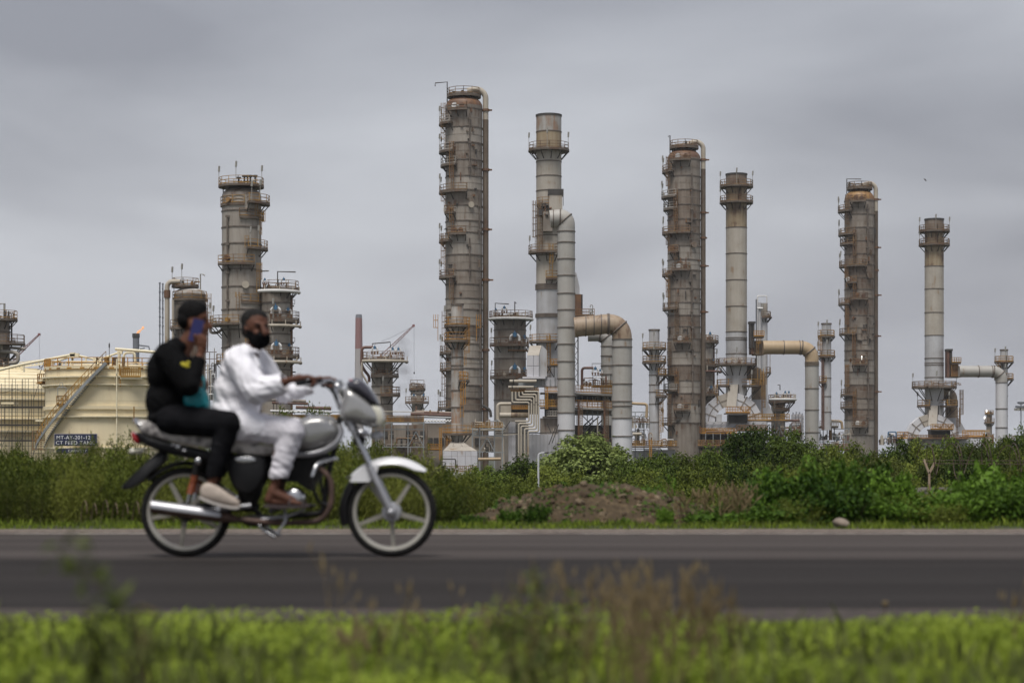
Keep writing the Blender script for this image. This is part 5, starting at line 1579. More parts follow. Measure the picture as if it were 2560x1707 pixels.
def masts():
    D = 600
    for (x, y0, lab) in ((399.5, 706, 'left of the twin grey lattice masts near the gooseneck column'), (407, 708, 'right of the twin grey lattice masts near the gooseneck column')):
        t = base_thing('mast', lab, 'mast', x, D, 'twin grey masts')
        b = MB(); b.tube([P(x, 1150, D), P(x, y0, D)], s_(1.7, D), 8); b.build('pole', M['fargrey'], t)
        for k in range(7): 
            q = MB(); q.box(P(x, y0 + 2 + 21 * k, D), (s_(4.6, D), s_(4, D), s_(3, D))); q.build('mast_joint', M['fargrey'], t, smooth=False)
        steel(t, D, [(x - 2, y0 + 15 + 12 * k, x + 2, y0 + 8 + 12 * k) for k in range(9)], .8, 'fargrey', 'mast_brace', dy=-.3)
masts()

def far_chimney():
    D = 1500
    t = base_thing('chimney', 'far hazy chimney painted red above and white below, left of the valve column', 'chimney', 897, D)
    for (y0, y1, m) in ((795, 835, 'farred'), (835, 872, 'farred'), (872, 905, 'farwhite'), (905, 950, 'farwhite'), (950, 1160, 'farwhite')):
        b = MB(); h = lambda y: s_(8.5 + (y - 795) * .012, D)
        b.lathe([(h(y1), P(0, y1, D).z), (h(y0), P(0, y0, D).z)], (P(897, 0, D).x, D, 0), 20); b.build('painted_band', M[m], t)
    b = MB(); b.lathe([(s_(8.5, D), 0), (s_(7.5, D), 3), (s_(6, D), 3)], P(897, 796, D), 20); b.build('chimney_rim', M['fargrey'], t)
far_chimney()

def crane(lab, D, a, b_, cable, stay, w):
    t = base_thing('crane', lab, 'crane', a[0], D, 'far red and white cranes')
    pa, pb = P(*a, D), P(*b_, D)
    d = (pb - pa); n = 12
    u = Vector((-d.z, 0, d.x)).normalized() * s_(w, D)
    v = Vector((0, s_(w, D), 0))
    for sx in (-1, 1):
        for sy in (-1, 1):
            b = MB(); b.bar(pa + u * sx + v * sy, pb + (u * sx + v * sy) * .35, s_(1.2, D)); b.build('boom_chord', M['farred'], t, smooth=False)
    b = MB()
    for k in range(n):
        f0, f1 = k / n, (k + 1) / n
        s0, s1 = 1 - .65 * f0, 1 - .65 * f1
        for sy in (-1, 1):
            sg = 1 if k % 2 else -1
            b.bar(pa + d * f0 + u * sg * s0 + v * sy * s0, pa + d * f1 - u * sg * s1 + v * sy * s1, s_(1.0, D))
    b.build('boom_lacing', M['farwhite'], t, smooth=False)
    b = MB(); b.box(pb, (s_(6, D), s_(5, D), s_(6, D))); b.build('boom_head', M['farred'], t, smooth=False)
    b = MB(); b.tube([P(*cable[0], D), P(*cable[1], D)], s_(.35, D), 5); b.build('hoist_rope', M['fargrey'], t)
    b = MB(); b.sphere(P(*cable[1], D), (s_(1.8, D), s_(1.8, D), s_(3, D)), 8, 6); b.build('hook_block', M['dark'], t)
    if stay:
        b = MB(); b.tube([P(*q, D) for q in stay], s_(.4, D), 5); b.build('stay_rope', M['fargrey'], t)
    b = MB(); q = P(a[0] - 6, 1150, D); b.box((q.x, D, (q.z + pa.z) / 2), (s_(7, D), s_(7, D), pa.z - q.z)); b.build('crane_base', M['farred'], t, smooth=False)
crane('crane boom leaning right with a hanging hook, above the squat valve column', 700, (952, 892), (1034, 814), ((1035, 816), (1035.5, 932)), [(953, 853), (975, 845), (1032, 816)], 3.6)
crane('crane boom leaning right beyond the column at the left edge', 700, (18, 912), (98, 836), ((98, 840), (99, 915)), None, 3.4)

def smoke_mat():
    m = bpy.data.materials.new('thin_smoke'); m.use_nodes = True
    n, l = m.node_tree.nodes, m.node_tree.links; n.clear()
    o = n.new('ShaderNodeOutputMaterial'); v = n.new('ShaderNodeVolumePrincipled')
    v.inputs['Color'].default_value = (.30, .29, .30, 1); v.inputs['Anisotropy'].default_value = 0.0
    t = n.new('ShaderNodeTexCoord'); z = n.new('ShaderNodeTexNoise'); z.inputs['Scale'].default_value = .28; z.inputs['Detail'].default_value = 3
    l.new(t.outputs['Object'], z.inputs['Vector'])
    mr = n.new('ShaderNodeMapRange'); mr.inputs['From Min'].default_value = .45; mr.inputs['From Max'].default_value = .7; mr.inputs['To Max'].default_value = .16
    l.new(z.outputs['Fac'], mr.inputs['Value']); l.new(mr.outputs['Result'], v.inputs['Density'])
    l.new(v.outputs['Volume'], o.inputs['Volume'])
    return m
def smoke():
    t = alone(MB().lathe([(1.0, 0), (2.0, 4), (2.6, 10), (3.4, 16), (2.4, 20), (0.6, 22)], P(1010, 1045, 520) - Vector((0, 0, 0)), 14, caps=True), 'smoke', smoke_mat(), 'thin grey smoke drifting up between the valve column and the small caged column', 'smoke', P(1010, 1045, 520), kind='stuff')
smoke()

# ------------------------------------------------------------------ low pipe racks, walls and yard gear
def rack_left():
    D = 315
    t = base_thing('pipe_rack', 'long grey steel pipe rack with ochre railings behind the motorcycle headlight', 'pipe rack', 1010, D)
    steel(t, D, [(x, 1054, x, 1190) for x in (940, 961, 979, 1020, 1059)], 2.6, 'steelgrey', 'column')
    steel(t, D, [(930, 1056, 1062, 1056), (930, 1073, 1062, 1073), (930, 1117, 1062, 1117), (930, 1041, 1127, 1045)], 2.4, 'steelgrey', 'beam')
    steel(t, D, [(1021, 1114, 1040, 1078), (1058, 1114, 1040, 1078), (1026, 1117, 1026, 1130)], 2, 'steelgrey', 'brace')
    straight_rail(t, D, 930, 1060, 1054, 15, 'ochre', dy=-1, step=3.6)
    slab(t, D, 945, 1056, 1040, 1054, .3, 'rail_old', 'back_sheet', dy=3)
    pipework(t, D, 940, 1058, 1078, 1116, 22, ['rustplate', 'dark', 'pipebeige'], 111, dy=2, ddy=1.5, rmax=3)
    slab(t, D, 982, 1012, 1062, 1116, 3, 'clad_dark', 'pump_house', dy=2.5); slab(t, D, 925, 1064, 1060, 1190, 2, 'clad_rust', 'back_wall', dy=6.2)
    for i in range(7): slab(t, D, 932 + 19 * i, 944 + 19 * i, 1076, 1092, .3, 'dark', 'opening', dy=6.0)
    pxtube(t, D, [(935, 1028), (1010, 1029), (1060, 1031)], .9, 'small_pipe', 'pipebeige')
rack_left()

def rack_behind():
    D = 330
    t = base_thing('pipe_rack', 'low rack of brown pipes on a beige wall, left of the conical heater', 'pipe rack', 1095, D)
    for (y, r, m, d) in ((1031, 3.6, 'pipebrown', 0), (1036, 3, 'pipebrown', -2), (1028, 2, 'pipebeige', 1), (1041, 2, 'silver', -2)):
        pxtube(t, D, [(1036 + 4 * d, y - 1), (1130, y + 3)], r, 'pipe_run', m, dy=d)
    for k in range(9): pxtube(t, D, [(1062 + 8 * k, 1054.5), (1064.5 + 8 * k, 1050.5), (1069 + 8 * k, 1055)], 2.0, 'lagged_bend', 'white', rad=3, dy=-2.6, n=8)
    slab(t, D, 1060, 1180, 1057, 1190, 4, 'wallbeige', 'wall', dy=1)
    for i in range(4): slab(t, D, 1070 + 14 * i, 1081 + 14 * i, 1094, 1112, .5, 'dark', 'opening', dy=.8)
    straight_rail(t, D, 1060, 1106, 1124, 14, 'orange', dy=-2, step=4); slab(t, D, 1060, 1106, 1124, 1126, 2, 'deck', 'platform', dy=-2)
    for x in (1075, 1095): straight_rail(t, D, x, x + 3, 1040, 14, 'rail_old', dy=-2, step=2)
    b = MB()
    for sx in (1099, 1104): b.bar(P(sx, 1068, D - 3), P(sx, 1150, D - 3), .12)
    for k in range(20): b.bar(P(1099, 1070 + 4 * k, D - 3), P(1104, 1070 + 4 * k, D - 3), .1)
    b.build('ladder', M['orange'], t, smooth=False)
rack_behind()

def rack_mid():
    D = 318
    t = base_thing('pipe_rack', 'grey braced steel rack with ochre walkway, right of the conical heater', 'pipe rack', 1218, D)
    steel(t, D, [(x, 1068, x, 1190) for x in (1181, 1199, 1236, 1256)], 3, 'steelgrey', 'column')
    steel(t, D, [(1180, 1071, 1262, 1072), (1180, 1088, 1262, 1090), (1180, 1128, 1262, 1131)], 2.6, 'steelgrey', 'beam')
    steel(t, D, [(1200, 1126, 1218, 1092), (1235, 1126, 1217, 1092), (1182, 1086, 1198, 1072)], 2.4, 'steelgrey', 'brace')
    straight_rail(t, D, 1180, 1256, 1068, 12, 'ochre', dy=-1, step=4)
    slab(t, D, 1182, 1256, 1090, 1128, 3, 'wallbeige', 'back_wall', dy=4); slab(t, D, 1186, 1198, 1094, 1112, .5, 'dark', 'opening', dy=3.7); slab(t, D, 1214, 1232, 1094, 1126, .5, 'clad_dark', 'opening', dy=3.7)
    pxtube(t, D, [(1190, 1148), (1252, 1147)], 4, 'low_pipe', 'duct_tan', dy=-3)
    pipework(t, D, 1184, 1262, 1040, 1070, 24, ['pipebeige', 'rusthead', 'steelgrey'], 123, dy=1, rmax=2.4)
    pipework(t, D, 1202, 1234, 1095, 1128, 10, ['dark', 'pipebeige'], 112, dy=1, rmax=3)
    pxtube(t, D, [(1150, 1073), (1256, 1074)], 3, 'pipe_run', 'pipebeige', dy=3); pxtube(t, D, [(1205, 1010, 8), (1224, 1022, 8), (1226, 1040, 8)], 3.6, 'pipe_run', 'dark', rad=6)
rack_mid()

def rack_right():
    D = 380
    t = base_thing('pipe_rack', 'crowded pipe rack with a tan gooseneck, between big inverted U duct and slim white stack', 'pipe rack', 1600, D)
    pxtube(t, D, [(1576, 1008), (1618, 1010), (1616, 1044)], 3.6, 'gooseneck_pipe', 'duct_tan', rad=8)
    steel(t, D, [(1578, 1030, 1622, 1030), (1582, 1058, 1622, 1059), (1578, 1078, 1608, 1079), (1578, 1122, 1640, 1122)], 2.2, 'steelgrey', 'beam')
    steel(t, D, [(1588, 1030, 1588, 1190), (1610, 1030, 1610, 1190), (1579, 1020, 1579, 1080)], 2.0, 'steelgrey', 'column')
    steel(t, D, [(1590, 1056, 1606, 1034), (1612, 1040, 1622, 1052)], 2, 'clad_dark', 'brace')
    straight_rail(t, D, 1578, 1622, 1056, 9, 'rail_old', dy=-1, step=4); straight_rail(t, D, 1578, 1690, 1114, 12, 'ochre', dy=-2, step=4); slab(t, D, 1578, 1696, 1115, 1119, 3, 'deck', 'platform', dy=-2)
    pipework(t, D, 1580, 1630, 1062, 1112, 26, ['rustplate', 'dark', 'pipebeige', 'pipebrown'], 113, ddy=2, rmax=3)
    pipework(t, D, 1640, 1692, 1094, 1116, 16, ['rustplate', 'dark', 'white'], 114, ddy=2, rmax=2.6)
    pxtube(t, D, [(1580, 1085), (1602, 1085)], 4, 'drum', 'pipebeige', dy=-2)
    pipework(t, D, 1578, 1624, 1034, 1070, 20, ['steelgrey', 'clad_dark', 'pipebeige'], 122, ddy=2, rmax=2.2)
    slab(t, D, 1578, 1610, 1126, 1200, 3, 'panelwhite', 'casing', dy=0); slab(t, D, 1612, 1690, 1124, 1200, 3, 'panelwhite', 'casing', dy=1)
    b = MB()
    for sx in (1624, 1629): b.bar(P(sx, 1098, D - 3), P(sx, 1150, D - 3), .14)
    for k in range(12): b.bar(P(1624, 1100 + 4 * k, D - 3), P(1629, 1100 + 4 * k, D - 3), .1)
    b.build('ladder', M['orange'], t, smooth=False)
rack_right()

def rack_far_right():
    D = 415
    t = base_thing('pipe_rack', 'low pipe rack around the foot of the slim stack left of the darkest column', 'pipe rack', 2065, D)
    slab(t, D, 2046, 2092, 1066, 1070, 4, 'deck', 'platform', dy=-2); straight_rail(t, D, 2046, 2092, 1066, 14, 'rail_grey', dy=-2, step=4)
    pxtube(t, D, [(2078, 1052), (2104, 1053), (2106, 1072)], 3.4, 'gooseneck_pipe', 'duct_tan', rad=6); pxtube(t, D, [(2076, 1054), (2076, 1100)], 4, 'pipe_leg', 'rustplate')
    steel(t, D, [(x, 1068, x, 1170) for x in (2050, 2058, 2068, 2086, 2122)] + [(2084, 1080, 2100, 1100), (2118, 1080, 2100, 1100)], 2, 'steelgrey', 'column')
    steel(t, D, [(2046, 1104, 2120, 1104), (2082, 1072, 2126, 1072)], 2, 'steelgrey', 'beam')
    straight_rail(t, D, 2046, 2118, 1124, 14, 'rustplate', dy=-2, step=4); slab(t, D, 2044, 2120, 1124, 1127, 4, 'deck', 'platform', dy=-2)
    pipework(t, D, 2050, 2112, 1084, 1122, 22, ['rustplate', 'pipebeige', 'white', 'blue'], 115, rmax=3)
    slab(t, D, 2074, 2108, 1128, 1180, 3, 'panelwhite', 'casing', dy=1)
    pipework(t, D, 1960, 2008, 1052, 1092, 26, ['rusthead', 'pipebeige', 'steelgrey'], 119, dy=2, ddy=2, rmax=2.6); pipework(t, D, 2050, 2125, 1074, 1100, 30, ['steelgrey', 'pipebeige', 'pipebrown'], 120, dy=1, ddy=2, rmax=2.4); pipework(t, D, 2196, 2230, 1078, 1112, 16, ['rusthead', 'pipebeige', 'dark'], 121, rmax=2.4)
    pxtube(t, D, [(1962, 1050), (2006, 1050)], 3, 'pipe_run', 'pipebrown', dy=4)
    straight_rail(t, D, 1962, 2006, 1088, 14, 'rustplate', dy=2, step=4); slab(t, D, 1962, 2006, 1066, 1070, 3, 'rusthead', 'pipe_tray', dy=3)
    pxtube(t, D, [(1936, 1078), (1956, 1078)], 7, 'drum', 'white', dy=-4)
    pxtube(t, D, [(2076, 1024), (2076, 1052)], 1, 'signal_post', 'dark'); pipework(t, D, 2072, 2080, 1024, 1036, 5, ['dark', 'blue'], 116, rmax=2)
rack_far_right()

def rack_edge():
    D = 430
    t = base_thing('pipe_rack', 'low rusty pipe rack by the upright duct near the right edge', 'pipe rack', 2450, D)
    slab(t, D, 2400, 2480, 1074, 1079, 3, 'duct_tan', 'pipe_tray', dy=2)
    pipework(t, D, 2430, 2480, 1080, 1112, 14, ['rustplate', 'pipebeige', 'white'], 117, rmax=3)
    straight_rail(t, D, 2512, 2560, 1103, 14, 'rustplate', step=4); slab(t, D, 2512, 2545, 1103, 1107, 3, 'deck', 'platform')
    steel(t, D, [(2420, 1090, 2436, 1118), (2436, 1090, 2420, 1118), (2515, 1107, 2515, 1160), (2532, 1107, 2532, 1160)], 2, 'steelgrey', 'brace')
    slab(t, D, 2514, 2532, 1108, 1150, 3, 'rustplate', 'pump_house', dy=2)
rack_edge()

def between_riders():
    D = 290
    t = base_thing('pipe_rack', 'dark pipe frame glimpsed between the two riders', 'pipe rack', 520, D)
    steel(t, D, [(512, 850, 512, 1120), (524, 880, 524, 1120), (536, 870, 536, 1120)], 1.8, 'clad_dark', 'column')
    steel(t, D, [(506, 880 + 17 * k, 542, 880 + 17 * k) for k in range(10)], 1.6, 'pipebrown', 'beam')
    pipework(t, D, 506, 542, 890, 1000, 24, ['pipebeige', 'dark', 'white'], 118, dy=-1, rmax=2.6)
    pxtube(t, D, [(519, 828), (519, 880), (530, 880)], 1, 'small_pipe', 'dark')
    t = base_thing('pipe_rack', 'overgrown rack of brown pipes seen under the driver arms', 'pipe rack', 740, D)
    for (x0, x1, y, r, m) in ((680, 770, 1006, 3.6, 'pipebrown'), (680, 765, 1000, 4, 'clad_dark'), (740, 828, 1018, 4.2, 'pipebrown'), (676, 830, 1027, 3, 'silver')): pxtube(t, D, [(x0, y), (x1, y + 3)], r, 'pipe_run', m)
    for k in range(8): pxtube(t, D, [(703 + 14 * k, 1031), (708 + 14 * k, 1027), (714 + 14 * k, 1031)], 2.4, 'lagged_bend', 'white', rad=3, dy=-2, n=8)
    steel(t, D, [(x, 985, x, 1130) for x in (684, 692, 702)] + [(674, 988, 704, 988)], 1.8, 'dark', 'column')
    slab(t, D, 690, 860, 1036, 1050, 2, 'ochre', 'walkway', dy=1)
    steel(t, D, [(825, 1022, 825, 1100), (830, 1030, 920, 1032)], 2, 'steelgrey', 'beam')
between_riders()

def lamp_cluster():
    D = 520
    t = base_thing('light_tower', 'small platform tower with two white lamps left of the right upright duct', 'tower', 2472, D)
    c = stack_shell(t, 2473, 7, D, [1030, 1060, 1170], ['clad_dark', 'clad_dark'], 'tower_shell'); platform(c, 1056, 2460, 2486, w=6, full=True, rail='rail_old', railpx=10); platform(c, 1034, 2462, 2484, w=4, full=True, rail='ochre', railpx=8)
    m, n, l, b = newmat('lit_lamp'); b.inputs['Emission Color'].default_value = (1, .97, .9, 1); b.inputs['Emission Strength'].default_value = 0.7
    for x, y in ((2466.5, 1027), (2461.5, 1044)):
        q = MB(); q.sphere(P(x, y, D - 1), (s_(2, D), s_(1.5, D), s_(3.6, D)), 8, 6); q.build('lamp', m, t)
    t = base_thing('lamp_mast', 'tall floodlight mast with a ring of lamps at the right edge of the photo', 'lamp post', 2552, D)
    b = MB(); b.tube([P(2552.5, 1180, D), P(2552.5, 1008, D)], s_(1.2, D), 8); b.build('pole', M['fargrey'], t)
    for (y, w) in ((1010, 9), (1020, 14)):
        b = MB(); b.lathe([(s_(w * .5, D), 0), (s_(w, D), .2), (s_(w, D), .6), (s_(w * .5, D), .6)], P(2552.5, y, D), 14); b.build('lamp_ring', M['fargrey'], t)
    for k in range(8):
        a = k / 8 * 2 * math.pi; b = MB(); b.box(P(2552.5, 1023, D) + Vector((s_(13, D) * math.sin(a), s_(13, D) * math.cos(a), 0)), (.7, .7, .6)); b.build('lamp', M['lampgrey'], t, smooth=False)
lamp_cluster()

def lit_lamp(x, y, D, lab):
    m = bpy.data.materials.get('lit_lamp')
    q = MB(); q.sphere(P(x, y, D), (.12, .10, .28), 8, 6); q.box(P(x, y + 5, D), (.12, .12, .3))
    alone(q, 'work_lamp', m, lab, 'lamp', P(x, y, D))
lit_lamp(2154.5, 892, 431.5, 'small lit white lamp on the front of the darkest column')

for i, (x, w, y) in enumerate(((1985, 5, 1036), (1993, 4, 1034), (2001, 6, 1035), (2008, 3, 1038))):
    D = 2600
    t = thing('apartment_block', 'pale blue distant tower block %s in the row under the tan duct' % ('first from the left', 'second from the left', 'third from the left', 'rightmost')[i], 'building', (P(x, 0, D).x, D + 8, GZ), 'distant tower blocks')
    z = P(0, y, D).z
    b = MB(); b.box((P(x, 0, D).x, D + 8, (z + GZ) / 2), (s_(w, D), 16, z - GZ)); b.build('wall', M['farwhite'], t, smooth=False)
    b = MB(); b.box((P(x, 0, D).x, D + 8, z + 1.5), (s_(w * .4, D), 6, 3)); b.build('roof', M['fargrey'], t, smooth=False)
    b = MB()
    for k in range(8): b.box((P(x, 0, D).x, D - .1, z - 4 - 5 * k), (s_(w * .8, D), .3, 1.6))
    o = b.build('window', M['fargrey'], t, smooth=False)

q = MB(); D = 210; p = P(2313.5, 450, D)
q.sphere(p, (.05, .05, .16), 8, 6, Matrix.Rotation(R(-25), 3, 'Y'))
q.prism([(p.x - .02, p.z + .02), (p.x - .22, p.z + .18), (p.x - .06, p.z - .05)], p.y - .01, p.y + .01); q.prism([(p.x + .02, p.z), (p.x + .17, p.z - .10), (p.x, p.z - .09)], p.y - .01, p.y + .01)
alone(q, 'bird', M['dark'], 'tiny dark bird flying in the grey sky above the farthest right stack', 'bird', p)
# ------------------------------------------------------------------ vegetation
M['bark'] = plain('bark', (0.10, 0.075, 0.055), 0.9, var=0.3, scale=5)
M['twig'] = plain('green_brown_twig', (0.085, 0.075, 0.035), 0.85, var=0.25, scale=5)
M['leaf_scrub'] = leafmat('scrub_leaves', (0.038, 0.054, 0.010), (0.205, 0.225, 0.045))
M['leaf_broad'] = leafmat('broad_leaves', (0.022, 0.052, 0.008), (0.140, 0.245, 0.032))
M['leaf_dark'] = leafmat('dark_tree_leaves', (0.022, 0.042, 0.008), (0.120, 0.165, 0.028))
M['leaf_mid'] = leafmat('tree_leaves', (0.038, 0.056, 0.010), (0.180, 0.215, 0.038))
M['leaf_pale'] = leafmat('pale_tree_leaves', (0.030, 0.052, 0.012), (0.235, 0.290, 0.085))
M['leaf_yellow'] = leafmat('yellow_green_leaves', (0.045, 0.060, 0.014), (0.150, 0.165, 0.040))
M['grass'] = leafmat('verge_grass', (0.085, 0.130, 0.016), (0.365, 0.445, 0.065), trans=0.3)
M['dry'] = leafmat('dry_stalks', (0.130, 0.095, 0.050), (0.260, 0.200, 0.110), trans=0.2)
M['weed'] = leafmat('weed_leaves', (0.065, 0.085, 0.025), (0.190, 0.215, 0.065), trans=0.35)

def leaf_mesh(name, pos, nrm, ln, wd, m, rng, droop=0.0, fold=True):
    """n leaves as rhombi: pos and nrm arrays, ln and wd sizes"""
    n = len(pos)
    nrm = nrm / np.maximum(np.linalg.norm(nrm, axis=1, keepdims=True), 1e-6)
    r = rng.normal(size=(n, 3))
    d = r - nrm * np.sum(r * nrm, axis=1, keepdims=True)
    d[:, 2] -= droop
    d /= np.maximum(np.linalg.norm(d, axis=1, keepdims=True), 1e-6)
    s = np.cross(nrm, d)
    s /= np.maximum(np.linalg.norm(s, axis=1, keepdims=True), 1e-6)
    L = (ln * rng.uniform(0.65, 1.3, n))[:, None]
    W = (wd * rng.uniform(0.7, 1.25, n))[:, None]
    v = np.empty((n, 4, 3))
    v[:, 0] = pos
    v[:, 1] = pos + d * L * 0.45 + s * W * 0.5 + nrm * W * 0.12
    v[:, 2] = pos + d * L - nrm * L * 0.12
    v[:, 3] = pos + d * L * 0.45 - s * W * 0.5 + nrm * W * 0.12
    me = bpy.data.meshes.new(name)
    me.vertices.add(n * 4)
    me.vertices.foreach_set('co', v.reshape(-1).astype(np.float32))
    me.loops.add(n * 4)
    me.loops.foreach_set('vertex_index', np.arange(n * 4, dtype=np.int32))
    me.polygons.add(n)
    me.polygons.foreach_set('loop_start', np.arange(0, n * 4, 4, dtype=np.int32))
    me.update(calc_edges=True)
    me.validate()
    me.materials.append(m)
    return me

def tree_proto(name, seed, h, rad, m, nclump=60, per=170, leaf=(0.20, 0.11), spread=0.16, flat=0.75, skirt=0.35):
    rng = np.random.default_rng(seed)
    rn = random.Random(seed)
    tr = MB()
    ends = []
    base = Vector((0, 0, -0.3))
    fork = Vector((rn.uniform(-.2, .2), rn.uniform(-.2, .2), h * 0.25))
    tr.tube([base, fork * .5, fork], [0.03 * h, 0.024 * h, 0.02 * h], 8)
    cen = []
    for k in range(nclump):
        for _ in range(20):
            d = Vector(rng.normal(size=3)).normalized()
            if d.z > -0.45: break
        q = 0.6 + 0.4 * rng.random() ** 0.5
        wob = 1 + 0.28 * mnoise.noise(d * 1.9 + Vector((seed * 3.1, 0, 0)))
        p = Vector((d.x * rad * q * wob, d.y * rad * q * wob, h * (1 - 0.5 * flat) - 0.05 * h + d.z * h * 0.5 * flat * q * wob))
        p.z = max(p.z, h * skirt * rng.random() + .2)
        cen.append(p)
    for p in cen[::4]:
        mid = fork.lerp(p, 0.55) + Vector((0, 0, -0.04 * h))
        tr.tube([fork, mid, p], [0.012 * h, 0.008 * h, 0.003 * h], 5)
    pos, nrm = [], []
    for p in cen:
        sz = spread * rad * rng.uniform(0.7, 1.4)
        g = rng.normal(size=(per, 3))
        g /= np.linalg.norm(g, axis=1, keepdims=True)
        rr = rng.uniform(0.35, 1.0, per)[:, None]
        q = g * rr * sz * np.array([1.25, 1.25, 0.8])
        pos.append(q + np.array(p))
        out = g * 0.8 + np.array([0, 0, 0.55]) + rng.normal(size=(per, 3)) * 0.45
        nrm.append(out)
    pos, nrm = np.concatenate(pos), np.concatenate(nrm)
    pos[:, 2] *= h / np.percentile(pos[:, 2], 99.5)
    pos[:, :2] *= rad / np.percentile(np.hypot(pos[:, 0], pos[:, 1]), 97)
    crown = leaf_mesh(name + '_crown', pos, nrm, leaf[0], leaf[1], m, rng, droop=0.15)
    return tr.mesh(name + '_trunk'), crown

def plant_tree(name, label, protos, X, Y, height, width, group, k=0, rz=None, h0=5.0, r0=2.5, sink=0.0):
    z = ground_z(Y)
    t = thing(name, label, 'tree' if 'tree' in name else 'shrub', (X, Y, z - sink), group)
    tm, cm = protos[k % len(protos)]
    t.scale = (width / (2 * r0), width / (2 * r0), (height + sink) / h0)
    t.rotation_euler = (0, 0, rz if rz is not None else RND.uniform(0, 6.28))
    trunk = bpy.data.objects.new('trunk', tm); COL.objects.link(trunk); trunk.parent = t
    if not tm.materials: tm.materials.append(M['bark'])
    crown = bpy.data.objects.new('crown', cm); COL.objects.link(crown); crown.parent = t
    return t

PR = {
 'pale': [tree_proto('pale', 21, 5, 2.5, M['leaf_pale'], 150, 150, (0.20, 0.11), 0.20, 0.95, .05)],
 'dark': [tree_proto('darkt', s, 5, 2.5, M['leaf_dark'], 120, 130, (0.20, 0.11), 0.22, 0.95, .05) for s in (31, 32, 33)],
 'mid': [tree_proto('midt', s, 5, 2.5, M['leaf_mid'], 110, 130, (0.18, 0.09), 0.22, 0.95, .03) for s in (41, 42, 43)],
 'yellow': [tree_proto('yellowt', 51, 5, 2.5, M['leaf_yellow'], 110, 130, (0.16, 0.08), 0.22, 0.95, .05)],
}

def at_tree(kind, name, label, x, ytop, wpx, D, group=None, k=0, sink=0.4):
    X = (x - 1280) * D / F
    ztop = EYE - (ytop - HZ) * D / F
    h = ztop - ground_z(D)
    return plant_tree(name, label, PR[kind], X, D, h, s_(wpx, D), group, k, sink=sink)

at_tree('pale', 'round_tree', 'pale green round tree at the foot of the largest inverted U duct', 1475, 1094, 320, 120)
at_tree('dark', 'leafy_tree', 'tall dark green tree, left crown of the pair in front of the first arch stack', 1872, 1074, 175, 122, k=0)
at_tree('dark', 'leafy_tree', 'dark green tree, right crown of the pair in front of the first arch stack', 1976, 1084, 170, 118, k=1)
at_tree('dark', 'leafy_tree', 'broad dark tree right of the far street lamp, just left of the pale round tree', 1300, 1150, 170, 112, k=2)
at_tree('yellow', 'leafy_shrub', 'yellow green bush below the pair of dark trees', 2005, 1166, 150, 62)
at_tree('yellow', 'leafy_shrub', 'yellow green bush just left of the Y shaped fence post', 2190, 1138, 190, 82)
g = 'trees between road and refinery'
lab = 'bushy green tree in the belt between road and refinery'
rn = random.Random(77)
MARKS = [(-100, 'the left edge, beyond it'), (20, 'the domed tank'), (150, 'the left half of the front tank'), (300, 'the right half of the front tank'), (450, 'the passenger'), (560, 'the broad grey column'), (660, 'the driver knee'), (760, 'the overgrown rack'), (830, 'the gap left of the far chimney'), (897, 'the far chimney'), (955, 'the squat valve column'), (1030, 'the small caged column'), (1090, 'the beige wall'), (1150, 'the conical heater'), (1215, 'the braced steel rack'), (1275, 'the stout valve column'), (1330, 'the nested pipe bends'), (1372, 'the pale stack'), (1414, 'the tall upright duct'), (1480, 'the furnace decks'), (1552, 'the leg of the largest duct'), (1600, 'the crowded pipe rack'), (1640, 'the first slim white stack'), (1710, 'the second tallest column'), (1785, 'the half hidden valve column'), (1841, 'the first arch stack'), (1910, 'the thin grey tower'), (1965, 'the low rusty column'), (2026, 'the tan duct leg'), (2080, 'the second slim stack'), (2148, 'the darkest column'), (2230, 'the gap right of the darkest column'), (2335, 'the farthest right stack'), (2420, 'the gap right of the farthest stack'), (2498, 'the right upright duct'), (2550, 'the lamp mast'), (2640, 'the right edge, beyond it'), (2760, 'the right edge, well beyond it')]
def mark(x): return min(MARKS, key=lambda q: abs(q[0] - x))[1]
